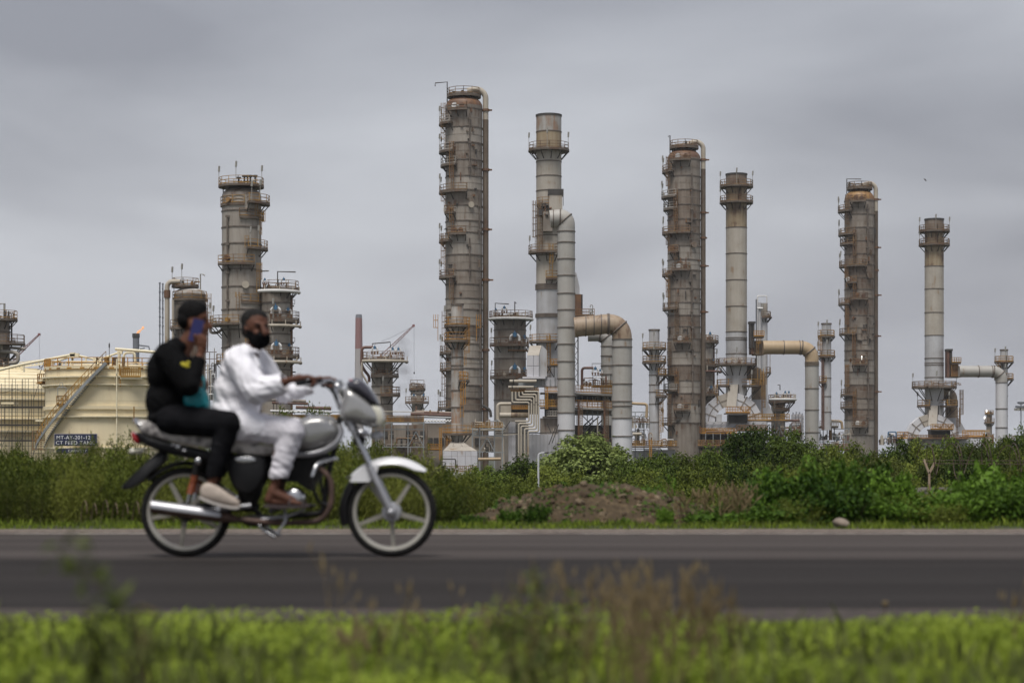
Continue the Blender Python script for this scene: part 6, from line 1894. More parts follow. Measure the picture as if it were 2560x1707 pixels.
for (x, y, w, D, kd) in [(1215, 1172, 130, 105, 'dark'), (1150, 1178, 120, 95, 'mid'), (1080, 1165, 130, 90, 'mid'), (1005, 1150, 130, 92, 'mid'), (930, 1118, 120, 90, 'mid'), (870, 1105, 110, 96, 'mid'),
    (1360, 1168, 120, 96, 'mid'), (1410, 1185, 110, 80, 'mid'), (1270, 1196, 130, 78, 'mid'), (1170, 1204, 130, 76, 'dark'), (1600, 1150, 120, 104, 'dark'), (1665, 1138, 130, 112, 'dark'), (1730, 1142, 120, 100, 'mid'), (1785, 1128, 120, 108, 'dark'),
    (1550, 1190, 130, 84, 'mid'), (1640, 1178, 130, 86, 'mid'), (1700, 1172, 130, 82, 'dark'), (1760, 1170, 120, 80, 'mid'), (1830, 1170, 130, 82, 'dark'), (1910, 1160, 120, 86, 'mid'),
    (2060, 1118, 110, 110, 'dark'), (2100, 1125, 110, 104, 'mid'), (2150, 1112, 100, 108, 'mid'), (2255, 1106, 110, 106, 'dark'), (2310, 1112, 110, 100, 'mid'), (2365, 1103, 110, 110, 'dark'), (2420, 1113, 110, 100, 'mid'), (2470, 1104, 110, 104, 'dark'), (2510, 1108, 100, 98, 'mid'), (2550, 1086, 100, 106, 'dark'), (2600, 1096, 120, 110, 'mid'),
    (2230, 1150, 130, 86, 'mid'), (2340, 1150, 130, 88, 'mid'), (2420, 1146, 130, 84, 'dark'), (2500, 1142, 130, 86, 'mid'), (2570, 1140, 130, 82, 'mid'), (2070, 1160, 120, 84, 'dark'),
    (60, 1136, 130, 90, 'dark'), (150, 1142, 120, 88, 'dark'), (-30, 1138, 120, 90, 'mid'), (250, 1146, 120, 86, 'mid'), (350, 1140, 120, 88, 'mid'), (450, 1120, 120, 90, 'mid'), (560, 1110, 130, 92, 'mid'), (660, 1096, 120, 94, 'mid'), (760, 1096, 120, 92, 'mid'), (820, 1110, 100, 88, 'mid'),
    (720, 1032, 70, 100, 'mid'), (800, 1024, 90, 100, 'mid'), (-100, 1130, 130, 100, 'mid'), (2660, 1105, 130, 100, 'dark'), (700, 1050, 120, 110, 'mid')]:
    w *= 1.42
    at_tree(kd, 'leafy_tree', '%s belt tree, %s row, below %s' % ({'dark': 'dark green', 'mid': 'olive green'}[kd], 'far' if D > 97 else ('middle' if D > 84 else 'near'), mark(x)), x, y, w, D, g, rn.randrange(3), sink=.6)

# ---- roadside scrub: arching stems with leaves along them
def bush_proto(name, seed, h, rad, m, stems, per, leaf, spread=0.05, arch=0.5, droop=0.5, low=0.05):
    rng = np.random.default_rng(seed)
    st = MB()
    pos, nrm = [], []
    for k in range(stems):
        a = rng.uniform(0, 2 * math.pi)
        b0 = rad * 0.55 * math.sqrt(rng.random())
        p0 = Vector((b0 * math.cos(a), b0 * math.sin(a), -0.05))
        a2 = a + rng.normal() * 0.6
        rr = rad * rng.uniform(0.15, arch)
        hh = h * (0.55 + 0.45 * rng.random()) * (1 - 0.35 * (b0 / rad))
        p1 = p0 + Vector((0.25 * rr * math.cos(a2), 0.25 * rr * math.sin(a2), hh * 0.65))
        p2 = p0 + Vector((rr * math.cos(a2), rr * math.sin(a2), hh))
        ts = np.linspace(0, 1, 7)
        pts = [p0 * (1 - q) ** 2 + p1 * 2 * q * (1 - q) + p2 * q * q for q in ts]
        if k % 2 == 0: st.tube(pts, [0.010 * h * (1 - 0.75 * q) for q in ts], 4, caps=False)
        q = low + (1 - low) * rng.random(per) ** 0.8
        A = np.array(p0)[None] * ((1 - q) ** 2)[:, None] + np.array(p1)[None] * (2 * q * (1 - q))[:, None] + np.array(p2)[None] * (q * q)[:, None]
        off = rng.normal(size=(per, 3)) * spread * h * (0.5 + 1.2 * (1 - q))[:, None]
        pos.append(A + off)
        nn = rng.normal(size=(per, 3)) * 0.7 + np.array([0, 0, 0.7]) + off / (spread * h) * 0.3
        nrm.append(nn)
    pos = np.concatenate(pos); pos[:, 2] *= h / np.percentile(pos[:, 2], 99.5)
    crown = leaf_mesh(name + '_foliage', pos, np.concatenate(nrm), leaf[0], leaf[1], m, rng, droop=droop)
    return st.mesh(name + '_stem'), crown

BU = {
 'willow': [bush_proto('willow', s, 1.0, 0.75, M['leaf_scrub'], 70, 130, (0.055, 0.016), 0.055, 0.6, 0.7) for s in (61, 62, 63)],
 'broad': [bush_proto('broad', s, 1.0, 0.75, M['leaf_broad'], 60, 62, (0.105, 0.062), 0.06, 0.6, 0.4) for s in (71, 72, 73)],
 'fine': [bush_proto('fine', s, 1.0, 0.8, M['leaf_mid'], 60, 100, (0.060, 0.028), 0.065, 0.6, 0.4) for s in (81, 82)],
}
def bush(kind, name, label, x, ytop, wpx, D, group=None, k=0, stemmat='twig', basepx=None, cat='shrub'):
    X = (x - 1280) * D / F
    g0 = ground_z(D)
    ztop = EYE - (ytop - HZ) * D / F
    t = thing(name, label, cat, (X, D, g0 - .03), group)
    h = ztop - g0
    w = s_(wpx, D) / 1.5
    t.scale = (w, w, h)
    t.rotation_euler = (0, 0, RND.uniform(0, 6.28))
    sm, fm = BU[kind][k % len(BU[kind])]
    if not sm.materials: sm.materials.append(M[stemmat])
    a = bpy.data.objects.new('stem', sm); COL.objects.link(a); a.parent = t
    b = bpy.data.objects.new('foliage', fm); COL.objects.link(b); b.parent = t
    return t

rn = random.Random(99)
gl, ll = 'narrow leaved scrub along the far verge', 'dense narrow leaved green scrub on the far verge left of the dirt mound'
def top_l(x):
    return 1128 + 14 * math.sin(x * .021) + 8 * math.sin(x * .057 + 1) + (-12 if 150 < x < 330 else 0) - (20 if x > 700 else 0) * min(1, (x - 700) / 120)
for row, (D, dy) in enumerate(((21.2, 46), (23.4, 14), (26.0, 0), (30, -4))):
    x = -230 + 35 * row
    while x < 1165:
        yt = top_l(x) + dy + rn.uniform(-10, 12)
        if x > 930: yt = max(yt, 1110 + (x - 930) * .30 + dy * 1.0)
        if row == 0 and x > 1120: break
        bush('willow' if rn.random() < .8 else 'fine', 'scrub_bush', 'narrow leaved scrub, %s row, below %s' % (('front', 'second', 'third', 'back')[row], mark(x)), x, yt, rn.uniform(165, 210) * (1 if row else .8), D + rn.uniform(-.4, .5), gl, rn.randrange(3))
        x += rn.uniform(72, 96) * (1 if row < 2 else 1.2)
gr, lr = 'leafy scrub along the right part of the far verge', 'leafy green scrub on the far verge right of the dirt mound'
for row, (D, y0) in enumerate(((20.6, 1240), (22.2, 1196), (25.0, 1172))):
    x = 1800 + 30 * row
    while x < 2760:
        yt = y0 + 26 * math.sin(x * .017 + row) + rn.uniform(-14, 16)
        if 2120 < x < 2440 and row > 0: yt = max(yt, 1228)
        if 1700 < x < 1880: yt += 40
        if row == 1 and 2000 < x < 2130: yt -= 36
        if row == 2 and x > 2440: yt -= 10
        bush('broad' if rn.random() < .72 else 'fine', 'scrub_bush', 'leafy verge scrub, %s row, below %s' % (('front', 'middle', 'back')[row], mark(x)), x, yt, rn.uniform(170, 230), D + rn.uniform(-.3, .4), gr, rn.randrange(3))
        x += rn.uniform(70, 100)
bush('broad', 'scrub_bush', 'tallest broad leaved bush on the far verge, right of the stone', 2150, 1146, 190, 23.2, None, 1)
bush('broad', 'scrub_bush', 'bright broad leaved bush right of the tallest one, before the fence wall', 2230, 1176, 150, 22.6, None, 2)
gm, lm = 'scrub behind the dirt mound', 'mid green scrub in the dip behind the dirt mound'
for (D, y0, x0, x1) in ((34, 1222, 1050, 1900), (44, 1212, 1000, 2500), (58, 1204, 1000, 2300), (34, 1180, 2440, 2640)):
    x = x0
    while x < x1:
        bush('fine', 'scrub_bush', 'scrub in the dip, %s row, below %s' % ({34: 'nearest', 44: 'middle', 58: 'farthest'}[D], mark(x)), x, y0 + rn.uniform(-16, 14), rn.uniform(150, 210), D + rn.uniform(-2, 2), gm, rn.randrange(2))
        x += rn.uniform(62, 90)
bush('broad', 'scrub_bush', 'bright green leafy shoot behind the right shoulder of the dirt mound', 1672, 1200, 70, 24.0, None, 0)

# ------------------------------------------------------------------ verge grass
def blades(name, X, Y, Z, H, W, m, rng, lean=0.35):
    n = len(X)
    a = rng.uniform(0, 2 * math.pi, n)
    b = rng.uniform(0, 2 * math.pi, n)
    l = lean * H * rng.uniform(0.2, 1.6, n)
    base = np.stack([X, Y, Z], 1)
    s = np.stack([np.cos(a), np.sin(a), np.zeros(n)], 1) * (W * 0.5)[:, None]
    d = np.stack([np.cos(b) * l, np.sin(b) * l, np.zeros(n)], 1)
    up_ = np.zeros((n, 3)); up_[:, 2] = H
    v = np.empty((n, 5, 3))
    v[:, 0] = base - s; v[:, 1] = base + s
    v[:, 2] = base + s * .8 + up_ * .55 + d * .35; v[:, 3] = base - s * .8 + up_ * .55 + d * .35
    v[:, 4] = base + up_ * 0.95 + d
    me = bpy.data.meshes.new(name)
    me.vertices.add(n * 5); me.vertices.foreach_set('co', v.reshape(-1).astype(np.float32))
    idx = np.empty((n, 7), dtype=np.int32); o = np.arange(n) * 5
    for i, k in enumerate((0, 1, 2, 3, 3, 2, 4)): idx[:, i] = o + k
    me.loops.add(n * 7); me.loops.foreach_set('vertex_index', idx.reshape(-1))
    me.polygons.add(n * 2)
    ls = np.empty((n, 2), dtype=np.int32); ls[:, 0] = np.arange(n) * 7; ls[:, 1] = np.arange(n) * 7 + 4
    me.polygons.foreach_set('loop_start', ls.reshape(-1))
    me.update(calc_edges=True); me.validate()
    me.materials.append(m)
    return me

rng = np.random.default_rng(5)
def patch(x, y, f, s=0.0):
    return np.array([mnoise.noise(Vector((a * f, b * f, s))) for a, b in zip(x, y)])
def verge(name, n, x0, x1, y0, y1, hmin, hmax, wd, m, zf, seed, thr=-0.25, kind='stuff'):
    rg = np.random.default_rng(seed)
    X, Y = rg.uniform(x0, x1, n), rg.uniform(y0, y1, n)
    q = patch(X, Y, 1.6, seed) + 0.5 * patch(X, Y, 4.5, seed + 3)
    keep = q > thr + rg.normal(size=n) * .15
    X, Y, q = X[keep], Y[keep], q[keep]
    H = (hmin + (hmax - hmin) * np.clip(.5 + q, 0, 1.2)) * rg.uniform(.55, 1.25, len(X))
    W = wd * rg.uniform(.6, 1.4, len(X))
    Z = np.array([zf(y) for y in Y]) - 0.01
    o = bpy.data.objects.new(name, blades(name, X, Y, Z, H, W, m, rg)); COL.objects.link(o); o['kind'] = kind
    return o
def zver(y): return -0.02 if y < 7.9 else -0.04
verge('grass', 70000, -4.6, 4.6, 3.4, 8.25, .025, .07, .010, M['grass'], zver, 1, thr=-.27)
verge('grass', 20000, -4.6, 4.6, 4.5, 8.25, .02, .055, .030, M['grass'], zver, 2, thr=-.2)
verge('grass', 9000, -4.6, 4.6, 3.2, 7.3, .06, .15, .024, M['weed'], zver, 6, thr=0.0)
verge('grass', 26000, -14, 14, 17.75, 20.3, .03, .085, .016, M['grass'], lambda y: -0.03, 3, thr=-.35)
verge('weeds', 9000, -12, 12, 19.4, 21.0, .04, .11, .018, M['weed'], lambda y: -0.06, 4, thr=.0)

# low broad leaves among the foreground grass
n = 60000
rg = np.random.default_rng(12)
X, Y = rg.uniform(-4.5, 4.5, n), rg.uniform(4.0, 8.2, n)
q = patch(X, Y, 1.2, 8.0); kp = q + .4 * patch(X, Y, 3.8, 31.0) > np.where(Y > 7.35, -.22, .02)
X, Y, q = X[kp], Y[kp], q[kp]
pos = np.stack([X, Y, .004 + .075 * rg.random(len(X)) * np.clip(.35 + q, .1, 1.2)], 1)
nn = rg.normal(size=pos.shape) * .38 + np.array([0, -.25, 1.0])
o = bpy.data.objects.new('ground_cover', leaf_mesh('ground_cover', pos, nn, .026, .013, M['grass'], rg)); COL.objects.link(o); o['kind'] = 'stuff'

# ------------------------------------------------------------------ foreground weeds, one by one
def stalk_plant(name, label, x, ybase_D, ytop, group, stems, seed, m='dry', width=.12, heads=True, leaves=0, thick=.0022, cat='weed', leafm='weed', headsz=(.012, .05), lsz=(.05, .012)):
    D = ybase_D
    X = (x - 1280) * D / F
    zt = EYE - (ytop - HZ) * D / F
    t = thing(name, label, cat, (X, D, -0.03), group)
    rn = random.Random(seed); rg = np.random.default_rng(seed)
    st, hd = MB(), MB()
    pos, nrm = [], []
    H = zt + .03
    for k in range(stems):
        a = rn.uniform(0, 6.28); l = rn.uniform(.2, 1) * width
        h = H * rn.uniform(.6, 1.0) if k else H
        p0 = Vector((X + rn.uniform(-.02, .02), D + rn.uniform(-.02, .02), -.04))
        p2 = p0 + Vector((l * math.cos(a), l * math.sin(a) * .7, h))
        p1 = p0.lerp(p2, .5) + Vector((-.25 * l * math.cos(a), 0, .06 * h))
        ts = np.linspace(0, 1, 8)
        pts = [p0 * (1 - q) ** 2 + p1 * 2 * q * (1 - q) + p2 * q * q for q in ts]
        st.tube(pts, [thick * (1.2 - .8 * q) for q in ts], 5)
        for j in range(2):
            q = rn.uniform(.45, .85); b0 = p0 * (1 - q) ** 2 + p1 * 2 * q * (1 - q) + p2 * q * q
            e = b0 + Vector((rn.uniform(-1, 1) * .06, rn.uniform(-1, 1) * .05, rn.uniform(.04, .12)))
            st.tube([b0, e], [thick * .7, thick * .4], 4)
            if heads:
                hd.tube([e, e + Vector((rn.uniform(-.01, .01), 0, headsz[1] * .6))], [headsz[0] * .5, .001], 5)
        if heads:
            d = (pts[-1] - pts[-2]).normalized()
            hd.tube([pts[-1] - d * headsz[1] * .8, pts[-1] - d * headsz[1] * .3, pts[-1] + d * headsz[1] * .5], [headsz[0] * .3, headsz[0] * .6, .001], 6)
        for j in range(leaves):
            q = rn.uniform(.15, .98); b0 = p0 * (1 - q) ** 2 + p1 * 2 * q * (1 - q) + p2 * q * q
            pos.append(list(b0)); nrm.append([rn.gauss(0, .6), rn.gauss(0, .6), .8])
    o = org(t)
    st.build('stalk', M[m], t)
    if heads: hd.build('seed_head', M[m], t)
    if pos:
        me = leaf_mesh('foliage', np.array(pos) - np.array(o), np.array(nrm), lsz[0], lsz[1], M[leafm], rg, droop=.3)
        q = bpy.data.objects.new('foliage', me); q['kind'] = 'stuff'; COL.objects.link(q); q.parent = t
    return t
gd, ld = 'dry weeds in the foreground verge', 'thin dry brown weed with seed heads in the foreground grass'
rn = random.Random(3)
for k in range(34):
    x = rn.choice((rn.uniform(900, 1420), rn.uniform(1400, 1860), rn.uniform(1520, 1780)))
    D = rn.uniform(5.0, 6.9)
    top = 1400 + abs(x - 1600) * .10 + rn.uniform(-4, 110)
    stalk_plant('dry_weed', ld, x, D, top, gd, rn.randint(2, 4), 200 + k, width=.10)
stalk_plant('dry_weed', 'dry brown weed standing alone below the front of the motorcycle engine', 832, 6.2, 1388, None, 2, 301, width=.05)
stalk_plant('dry_weed', 'small dry weed at the right edge of the foreground grass', 2530, 7.2, 1484, None, 3, 302, width=.08)
for k, (x, D, top, lab) in enumerate([(1335, 5.2, 1395, 'leafy green weed, tallest of the three in the middle foreground'), (1290, 4.9, 1440, 'leafy green weed, left of the tallest in the middle foreground'), (1400, 5.3, 1420, 'leafy green weed, right of the tallest in the middle foreground')]):
    stalk_plant('green_weed', lab, x, D, top, 'green weeds in the middle foreground', 5, 400 + k, m='dry', heads=False, leaves=20, width=.12, lsz=(.045, .014))
stalk_plant('green_weed', 'tall leaning weed with yellowish leaves at the lower left, below the rear wheel', 300, 3.9, 1500, None, 4, 501, m='dry', heads=False, leaves=36, width=.10, thick=.0045, leafm='weed', lsz=(.06, .02))
# its long shoot leaning up to the left and the pale broken stalk beside it
def lean_shoot():
    D = 3.9
    t = thing('green_weed', 'long shoot leaning up to the left across the road at the lower left', 'weed', (P(330, 0, D).x, D, -.03))
    b = MB(); pts = [P(350, 1720, D), P(330, 1560, D), P(270, 1480, D), P(190, 1410, D), P(140, 1370, D)]
    b.tube(pts, [.004, .0035, .003, .002, .0012], 6); b.build('stalk', M['twig'], t)
    rg = np.random.default_rng(9); pos = []
    for k in range(70):
        q = rg.random() * 3.99; i = int(q); pos.append(list(pts[i].lerp(pts[i + 1], q - i) + Vector(rg.normal(size=3) * .012)))
    me = leaf_mesh('foliage', np.array(pos) - np.array(org(t)), rg.normal(size=(70, 3)) + np.array([0, -.4, .6]), .045, .014, M['weed'], rg)
    o = bpy.data.objects.new('foliage', me); o['kind'] = 'stuff'; COL.objects.link(o); o.parent = t
    t = thing('dry_weed', 'pale broken stalk bent over at its top, lower left', 'weed', (P(365, 0, 4.0).x, 4.0, -.03))
    b = MB(); b.tube([P(372, 1740, 4.0), P(358, 1620, 4.0), P(338, 1535, 4.0), P(352, 1518, 4.0), P(392, 1530, 4.0)], [.0055, .005, .0045, .006, .003], 7); b.build('stalk', M['dry'], t)
lean_shoot()
q = MB(); D = 8.1
q.tube([P(2213, 1560, D), P(2213, 1512, D)], .0025, 5); q.sphere(P(2213, 1508, D), .013, 10, 8)
alone(q, 'seed_ball', M['dry'], 'pale round seed ball on a short stem at the near road edge, right', 'weed', P(2213, 1560, D))

for k, (x, top, lab) in enumerate([(158, 1082, 'thin leafy sapling rising left of the name board'), (225, 1090, 'thin leafy sapling in front of the name board'), (262, 1078, 'thin leafy sapling before the right end of the name board'), (318, 1084, 'thin leafy sapling below the cream foam pipe'), (345, 1100, 'low leafy sapling just left of the rear mudguard'), (1085, 1090, 'thin leafy sapling above the front mudguard tip')]):
    stalk_plant('sapling', lab, x, 24.5, top, 'saplings in the left scrub', 5, 900 + k, m='twig', heads=False, leaves=34, width=.30, thick=.004, leafm='leaf_scrub', lsz=(.075, .020), cat='sapling')

# ------------------------------------------------------------------ dirt mound with stones
def mound():
    D = 21.6
    X0 = (1478 - 1280) * D / F
    t = thing('dirt_mound', 'low brown heap of earth and stones on the far verge, right of the front wheel', 'dirt heap', (X0, D, -.1))
    b = MB(); nx, ny = 90, 44
    W, Dp, Hh = s_(690, D), 2.3, s_(84, D) + .1
    prof = lambda u: max(0.0, (1 - abs(u) ** 2.1)) ** 0.95
    def hgt(u, v):
        k = prof(u * 1.02 - .03) * prof(v) ** 1.5
        h = Hh * k
        n_ = mnoise.noise(Vector((u * 7, v * 4, 2))) * .06 + mnoise.noise(Vector((u * 22, v * 12, 5))) * .03 + mnoise.noise(Vector((u * 60, v * 30, 7))) * .014
        return h + n_ * min(1, k * 3)
    for j in range(ny + 1):
        for i in range(nx + 1):
            u, v = -1 + 2 * i / nx, -1 + 2 * j / ny
            b.v.append(Vector((X0 + u * W / 2, D + v * Dp / 2, -.12 + hgt(u, v))))
    for j in range(ny):
        for i in range(nx):
            a = j * (nx + 1) + i; b.f.append([a, a + 1, a + nx + 2, a + nx + 1])
    m = weathered('dug_earth', (0.068, 0.045, 0.021), (0.032, 0.022, 0.011), (0.115, 0.080, 0.042), amount=.9, rust_at=.6, scale=9.0, rough=.95)
    b.build('earth', m, t, sharp=180)
    ms = [weathered('stone_%d' % i, c, tuple(x * .6 for x in c), None, amount=.7, scale=20, rough=.95, tone=.25) for i, c in enumerate(((.12, .078, .040), (.075, .050, .028), (.18, .135, .085)))]
    mm = []
    for i in range(9):
        q = MB(); q.sphere((0, 0, 0), 1, 8, 6); rr = random.Random(i)
        q.v = [p * (1 + .6 * mnoise.noise(p * 1.7 + Vector((i * 3, 0, 0)))) for p in q.v]
        me = q.mesh('stone', sharp=30); me.materials.append(ms[i % 3]); mm.append(me)
    rr = random.Random(8)
    for k in range(290):
        u, v = rr.uniform(-.97, .97), rr.uniform(-.9, .35)
        o = link('stone', mm[k % 9], None, t, (X0 + u * W / 2, D + v * Dp / 2, -.12 + hgt(u, v)))
        s = rr.choice((.012, .018, .026, .034, .045)) * rr.uniform(.7, 1.3)
        o.scale = (s * rr.uniform(.9, 1.6), s, s * rr.uniform(.6, .9)); o.rotation_euler = (rr.uniform(-.5, .5), rr.uniform(-.5, .5), rr.uniform(0, 6))
    # creepers and fallen leaves on the heap
    rl = np.random.default_rng(17); pos = []
    for k in range(2600):
        u, v = rl.uniform(-.95, .95), rl.uniform(-.95, .2)
        if mnoise.noise(Vector((u * 5, v * 4, 3))) > .02: pos.append([u * W / 2, v * Dp / 2, -.02 + hgt(u, v) + rl.uniform(0, .035)])
    pos = np.array(pos); me = leaf_mesh('foliage', pos, rl.normal(size=pos.shape) * .5 + np.array([0, -.3, .8]), .045, .026, M['leaf_broad'], rl)
    o = bpy.data.objects.new('foliage', me); o['kind'] = 'stuff'; COL.objects.link(o); o.parent = t
    for (x, y, w, lab) in [(1275, 1262, 80, 'low green creeper on the left slope of the dirt mound'), (1340, 1250, 70, 'low green creeper left of the middle of the dirt mound'), (1665, 1258, 50, 'small green creeper high on the right slope of the dirt mound'), (1180, 1280, 70, 'low green creeper at the left foot of the dirt mound'), (1430, 1290, 70, 'low green creeper at the foot of the dirt mound, centre'), (1560, 1292, 60, 'low green creeper at the right foot of the dirt mound')]:
        bush('broad', 'creeper', lab, x, y, w, 20.6, 'creepers on the dirt mound', rr.randrange(3), cat='creeper')
mound()
for k in range(16):
    rn2 = random.Random(700 + k)
    stalk_plant('dry_weed', 'thin dry weed on the far verge right of the dirt mound', rn2.uniform(1690, 1900), rn2.uniform(20.3, 22), rn2.uniform(1205, 1250), 'dry weeds beside the dirt mound', 4, 800 + k, width=.22, thick=.004, headsz=(.02, .08))

# ------------------------------------------------------------------ stone, wall with Y post and razor wire, street lamp
q = MB(); D = 18.6
q.sphere(P(2104, 1308, D), (s_(22, D), .09, s_(14, D)), 14, 10, Matrix.Rotation(R(12), 3, 'Y'))
c0 = P(2104, 1308, D)
q.v = [c0 + (p - c0) * (1 + .22 * mnoise.noise((p - c0) * 14)) for p in q.v]
q.v = [Vector((p.x, p.y, max(p.z, -.035))) for p in q.v]
alone(q, 'rock', weathered('grey_rock', (.27, .22, .175), (.16, .125, .10), None, amount=.7, scale=12, rough=.9), 'rounded grey brown stone lying at the far road edge', 'stone', P(2104, 1322, D), sharp=60)

def fence():
    D = 55
    wm = weathered('stained_concrete', (.33, .295, .265), (.075, .065, .058), (.17, .13, .10), amount=.95, rust_at=.7, scale=2.6, rough=.9)
    t = thing('boundary_wall', 'stained concrete boundary wall behind the bushes at the right edge', 'wall', (P(2300, 0, D).x, D, ground_z(D)))
    x = 2299
    zt, zb = P(0, 1224, D).z, ground_z(D) - .3
    k = 0
    while x < 2900:
        w = 1.62
        X = P(x, 0, D).x
        b = MB()
        nn = 9
        b.box((X + w / 2, D + .1, (zt + zb) / 2), (w - .03, .16, zt - zb))
        b.build('wall_panel', wm, t, smooth=False)
        b = MB(); b.box((X + w / 2, D + .1, zt + .03 + .01 * (k % 2)), (w - .005, .24, .07)); b.build('coping', wm, t, smooth=False)
        x += w * F / D; k += 1
    b = MB(); b.box((P(2299, 0, D).x, D + .1, (zt + zb) / 2 + .02), (.22, .26, zt - zb + .04)); b.build('pier', wm, t, smooth=False)
    pm = weathered('rusty_cream_angle', (.46, .37, .27), (.28, .17, .11), RUST, amount=.7, rust_at=.66, scale=6)
    for i, px in enumerate((2323, 2620, 2917)):
        t = thing('fence_post', ('cream Y shaped fence post on the end of the boundary wall', 'second Y shaped post of the boundary wall, beyond the right edge', 'third Y shaped post of the boundary wall, beyond the right edge')[i], 'fence post', P(px, 1222, D), 'Y shaped posts on the boundary wall')
        o = px - 2323
        for nm, pts in (('upright', [(2323, 1226), (2323, 1182)]), ('arm', [(2323, 1183), (2310, 1150)]), ('arm', [(2323, 1183), (2338, 1154)])):
            b = MB(); b.bar(P(pts[0][0] + o, pts[0][1], D), P(pts[1][0] + o, pts[1][1], D), .055); b.build(nm, pm, t, smooth=False)
        b = MB(); b.bar(P(2310 + o, 1150, D), P(2313 + o, 1149, D), .05); b.build('hook', pm, t, smooth=False)
    # concertina coil laid in the V of the posts
    t = thing('razor_wire_coil', 'rusty coil of razor wire above the boundary wall at the right', 'razor wire', P(2300, 1150, D))
    rm = plain('rusty_wire', (.075, .048, .036), .7, var=.3)
    b = MB(); rr = .46; pts = []
    a = 0.0; X = P(2298, 0, D).x
    rn = random.Random(4); n = 0
    while X < P(2960, 0, D).x:
        a += .24; X += .0115 + .004 * math.sin(n * .013)
        wob = 1 + .12 * math.sin(n * .11) + .06 * math.sin(n * .29)
        pts.append(Vector((X + .16 * math.sin(a * .5), D + rr * wob * math.cos(a), P(0, 1150, D).z + .02 * math.sin(n * .02) + rr * wob * math.sin(a))))
        n += 1
    b.tube(pts, .011, 4)
    for i in range(0, len(pts) - 1, 4):
        p = pts[i]; d = Vector((rn.uniform(-1, 1), rn.uniform(-1, 1), rn.uniform(-1, 1))).normalized() * .035
        b.bar(p - d, p + d, .010)
    b.build('wire', rm, t)
    b = MB()
    for y in (1150, 1158):
        b.tube([P(2305, y, D), P(2620, y + 2, D), P(2950, y, D)], .008, 4)
    b.build('line_wire', rm, t)
fence()

def fallen_wire():
    D = 20.4
    rm = plain('rusty_tan_wire', (.16, .105, .075), .7, var=.3)
    t = thing('razor_wire_coil', 'sagging rusty wire loops at the foot of the scrub behind the rear wheel', 'razor wire', P(275, 1305, D))
    b = MB()
    for k in range(13):
        x = 195 + 26 * k
        r = random.Random(k).uniform(.9, 1.1)
        pts = [P(x + 9 * (1 - math.cos(q)) * r + 3 * q, 1308 - 54 * r * math.sin(q * .8), D) + Vector((0, .12 * math.cos(q), 0)) for q in np.linspace(0, 3.3, 12)]
        b.tube(pts, .004, 4)
    b.build('wire', rm, t)
fallen_wire()

def lamp(lab, x, ytop, D, armx):
    t = thing('street_lamp', lab, 'street lamp', (P(x, 0, D).x, D, ground_z(D)))
    wm = plain('white_lamp_paint', (.55, .56, .57), .45, var=.06)
    zb = ground_z(D)
    b = MB()
    pts = rounded([Vector((P(x, 0, D).x, D, zb)), P(x, ytop + 2, D), P(x + armx, ytop, D)], s_(16, D), 8)
    b.tube(pts, [.030 - .012 * i / len(pts) for i in range(len(pts))], 8); b.build('pole', wm, t)
    b = MB(); b.sphere(P(x + armx + 4, ytop, D), (s_(7, D), .07, .026), 12, 8); b.build('lamp_head', M['dark'], t)
lamp('white street lamp with a curved arm, between the dirt mound and the dark tree', 1346, 1131, 60, 17)
# ------------------------------------------------------------------ motorcycle
BD = 13.1
PX = BD / F            # metres per photograph pixel at the motorcycle
def B(x, y, dy=0.0):
    """point seen at pixel (x, y), dy metres behind the motorcycle's middle plane"""
    return P(x, y, BD + dy)
def Bm(x, y, dy=0.0):
    """point of the machine's side plan, shifted sideways by dy"""
    return P(x, y, BD) + Vector((0, dy, 0))

def chaikin(poly, n=2):
    for _ in range(n):
        out = []
        for i in range(len(poly)):
            a, b = poly[i], poly[(i + 1) % len(poly)]
            out += [(a[0] * .75 + b[0] * .25, a[1] * .75 + b[1] * .25), (a[0] * .25 + b[0] * .75, a[1] * .25 + b[1] * .75)]
        poly = out
    return poly

def puff(poly, w, yc=0.0, prof=((1.0, .62), (.92, .80), (.72, .93), (.4, .985), (0, 1.0)), n=2, mb=None, exact=False):
    """pillow-shaped solid: a side outline in pixels swelling to half width w"""
    poly = chaikin(poly, n)
    mb = mb or MB()
    cx = sum(p[0] for p in poly) / len(poly); cy = sum(p[1] for p in poly) / len(poly)
    layers = [(-k, s) for k, s in prof] + [(k, s) for k, s in reversed(prof[:-1])]
    base, m = len(mb.v), len(poly)
    for k, s in layers:
        for (x, y) in poly:
            q = Bm(cx + (x - cx) * s, cy + (y - cy) * s, yc + k * w)
            mb.v.append(q)
    for i in range(len(layers) - 1):
        for k in range(m):
            a, b = base + i * m, base + (i + 1) * m
            mb.f.append([a + k, a + (k + 1) % m, b + (k + 1) % m, b + k])
    mb.f.append([base + k for k in range(m)][::-1])
    mb.f.append([base + (len(layers) - 1) * m + k for k in range(m)])
    return mb

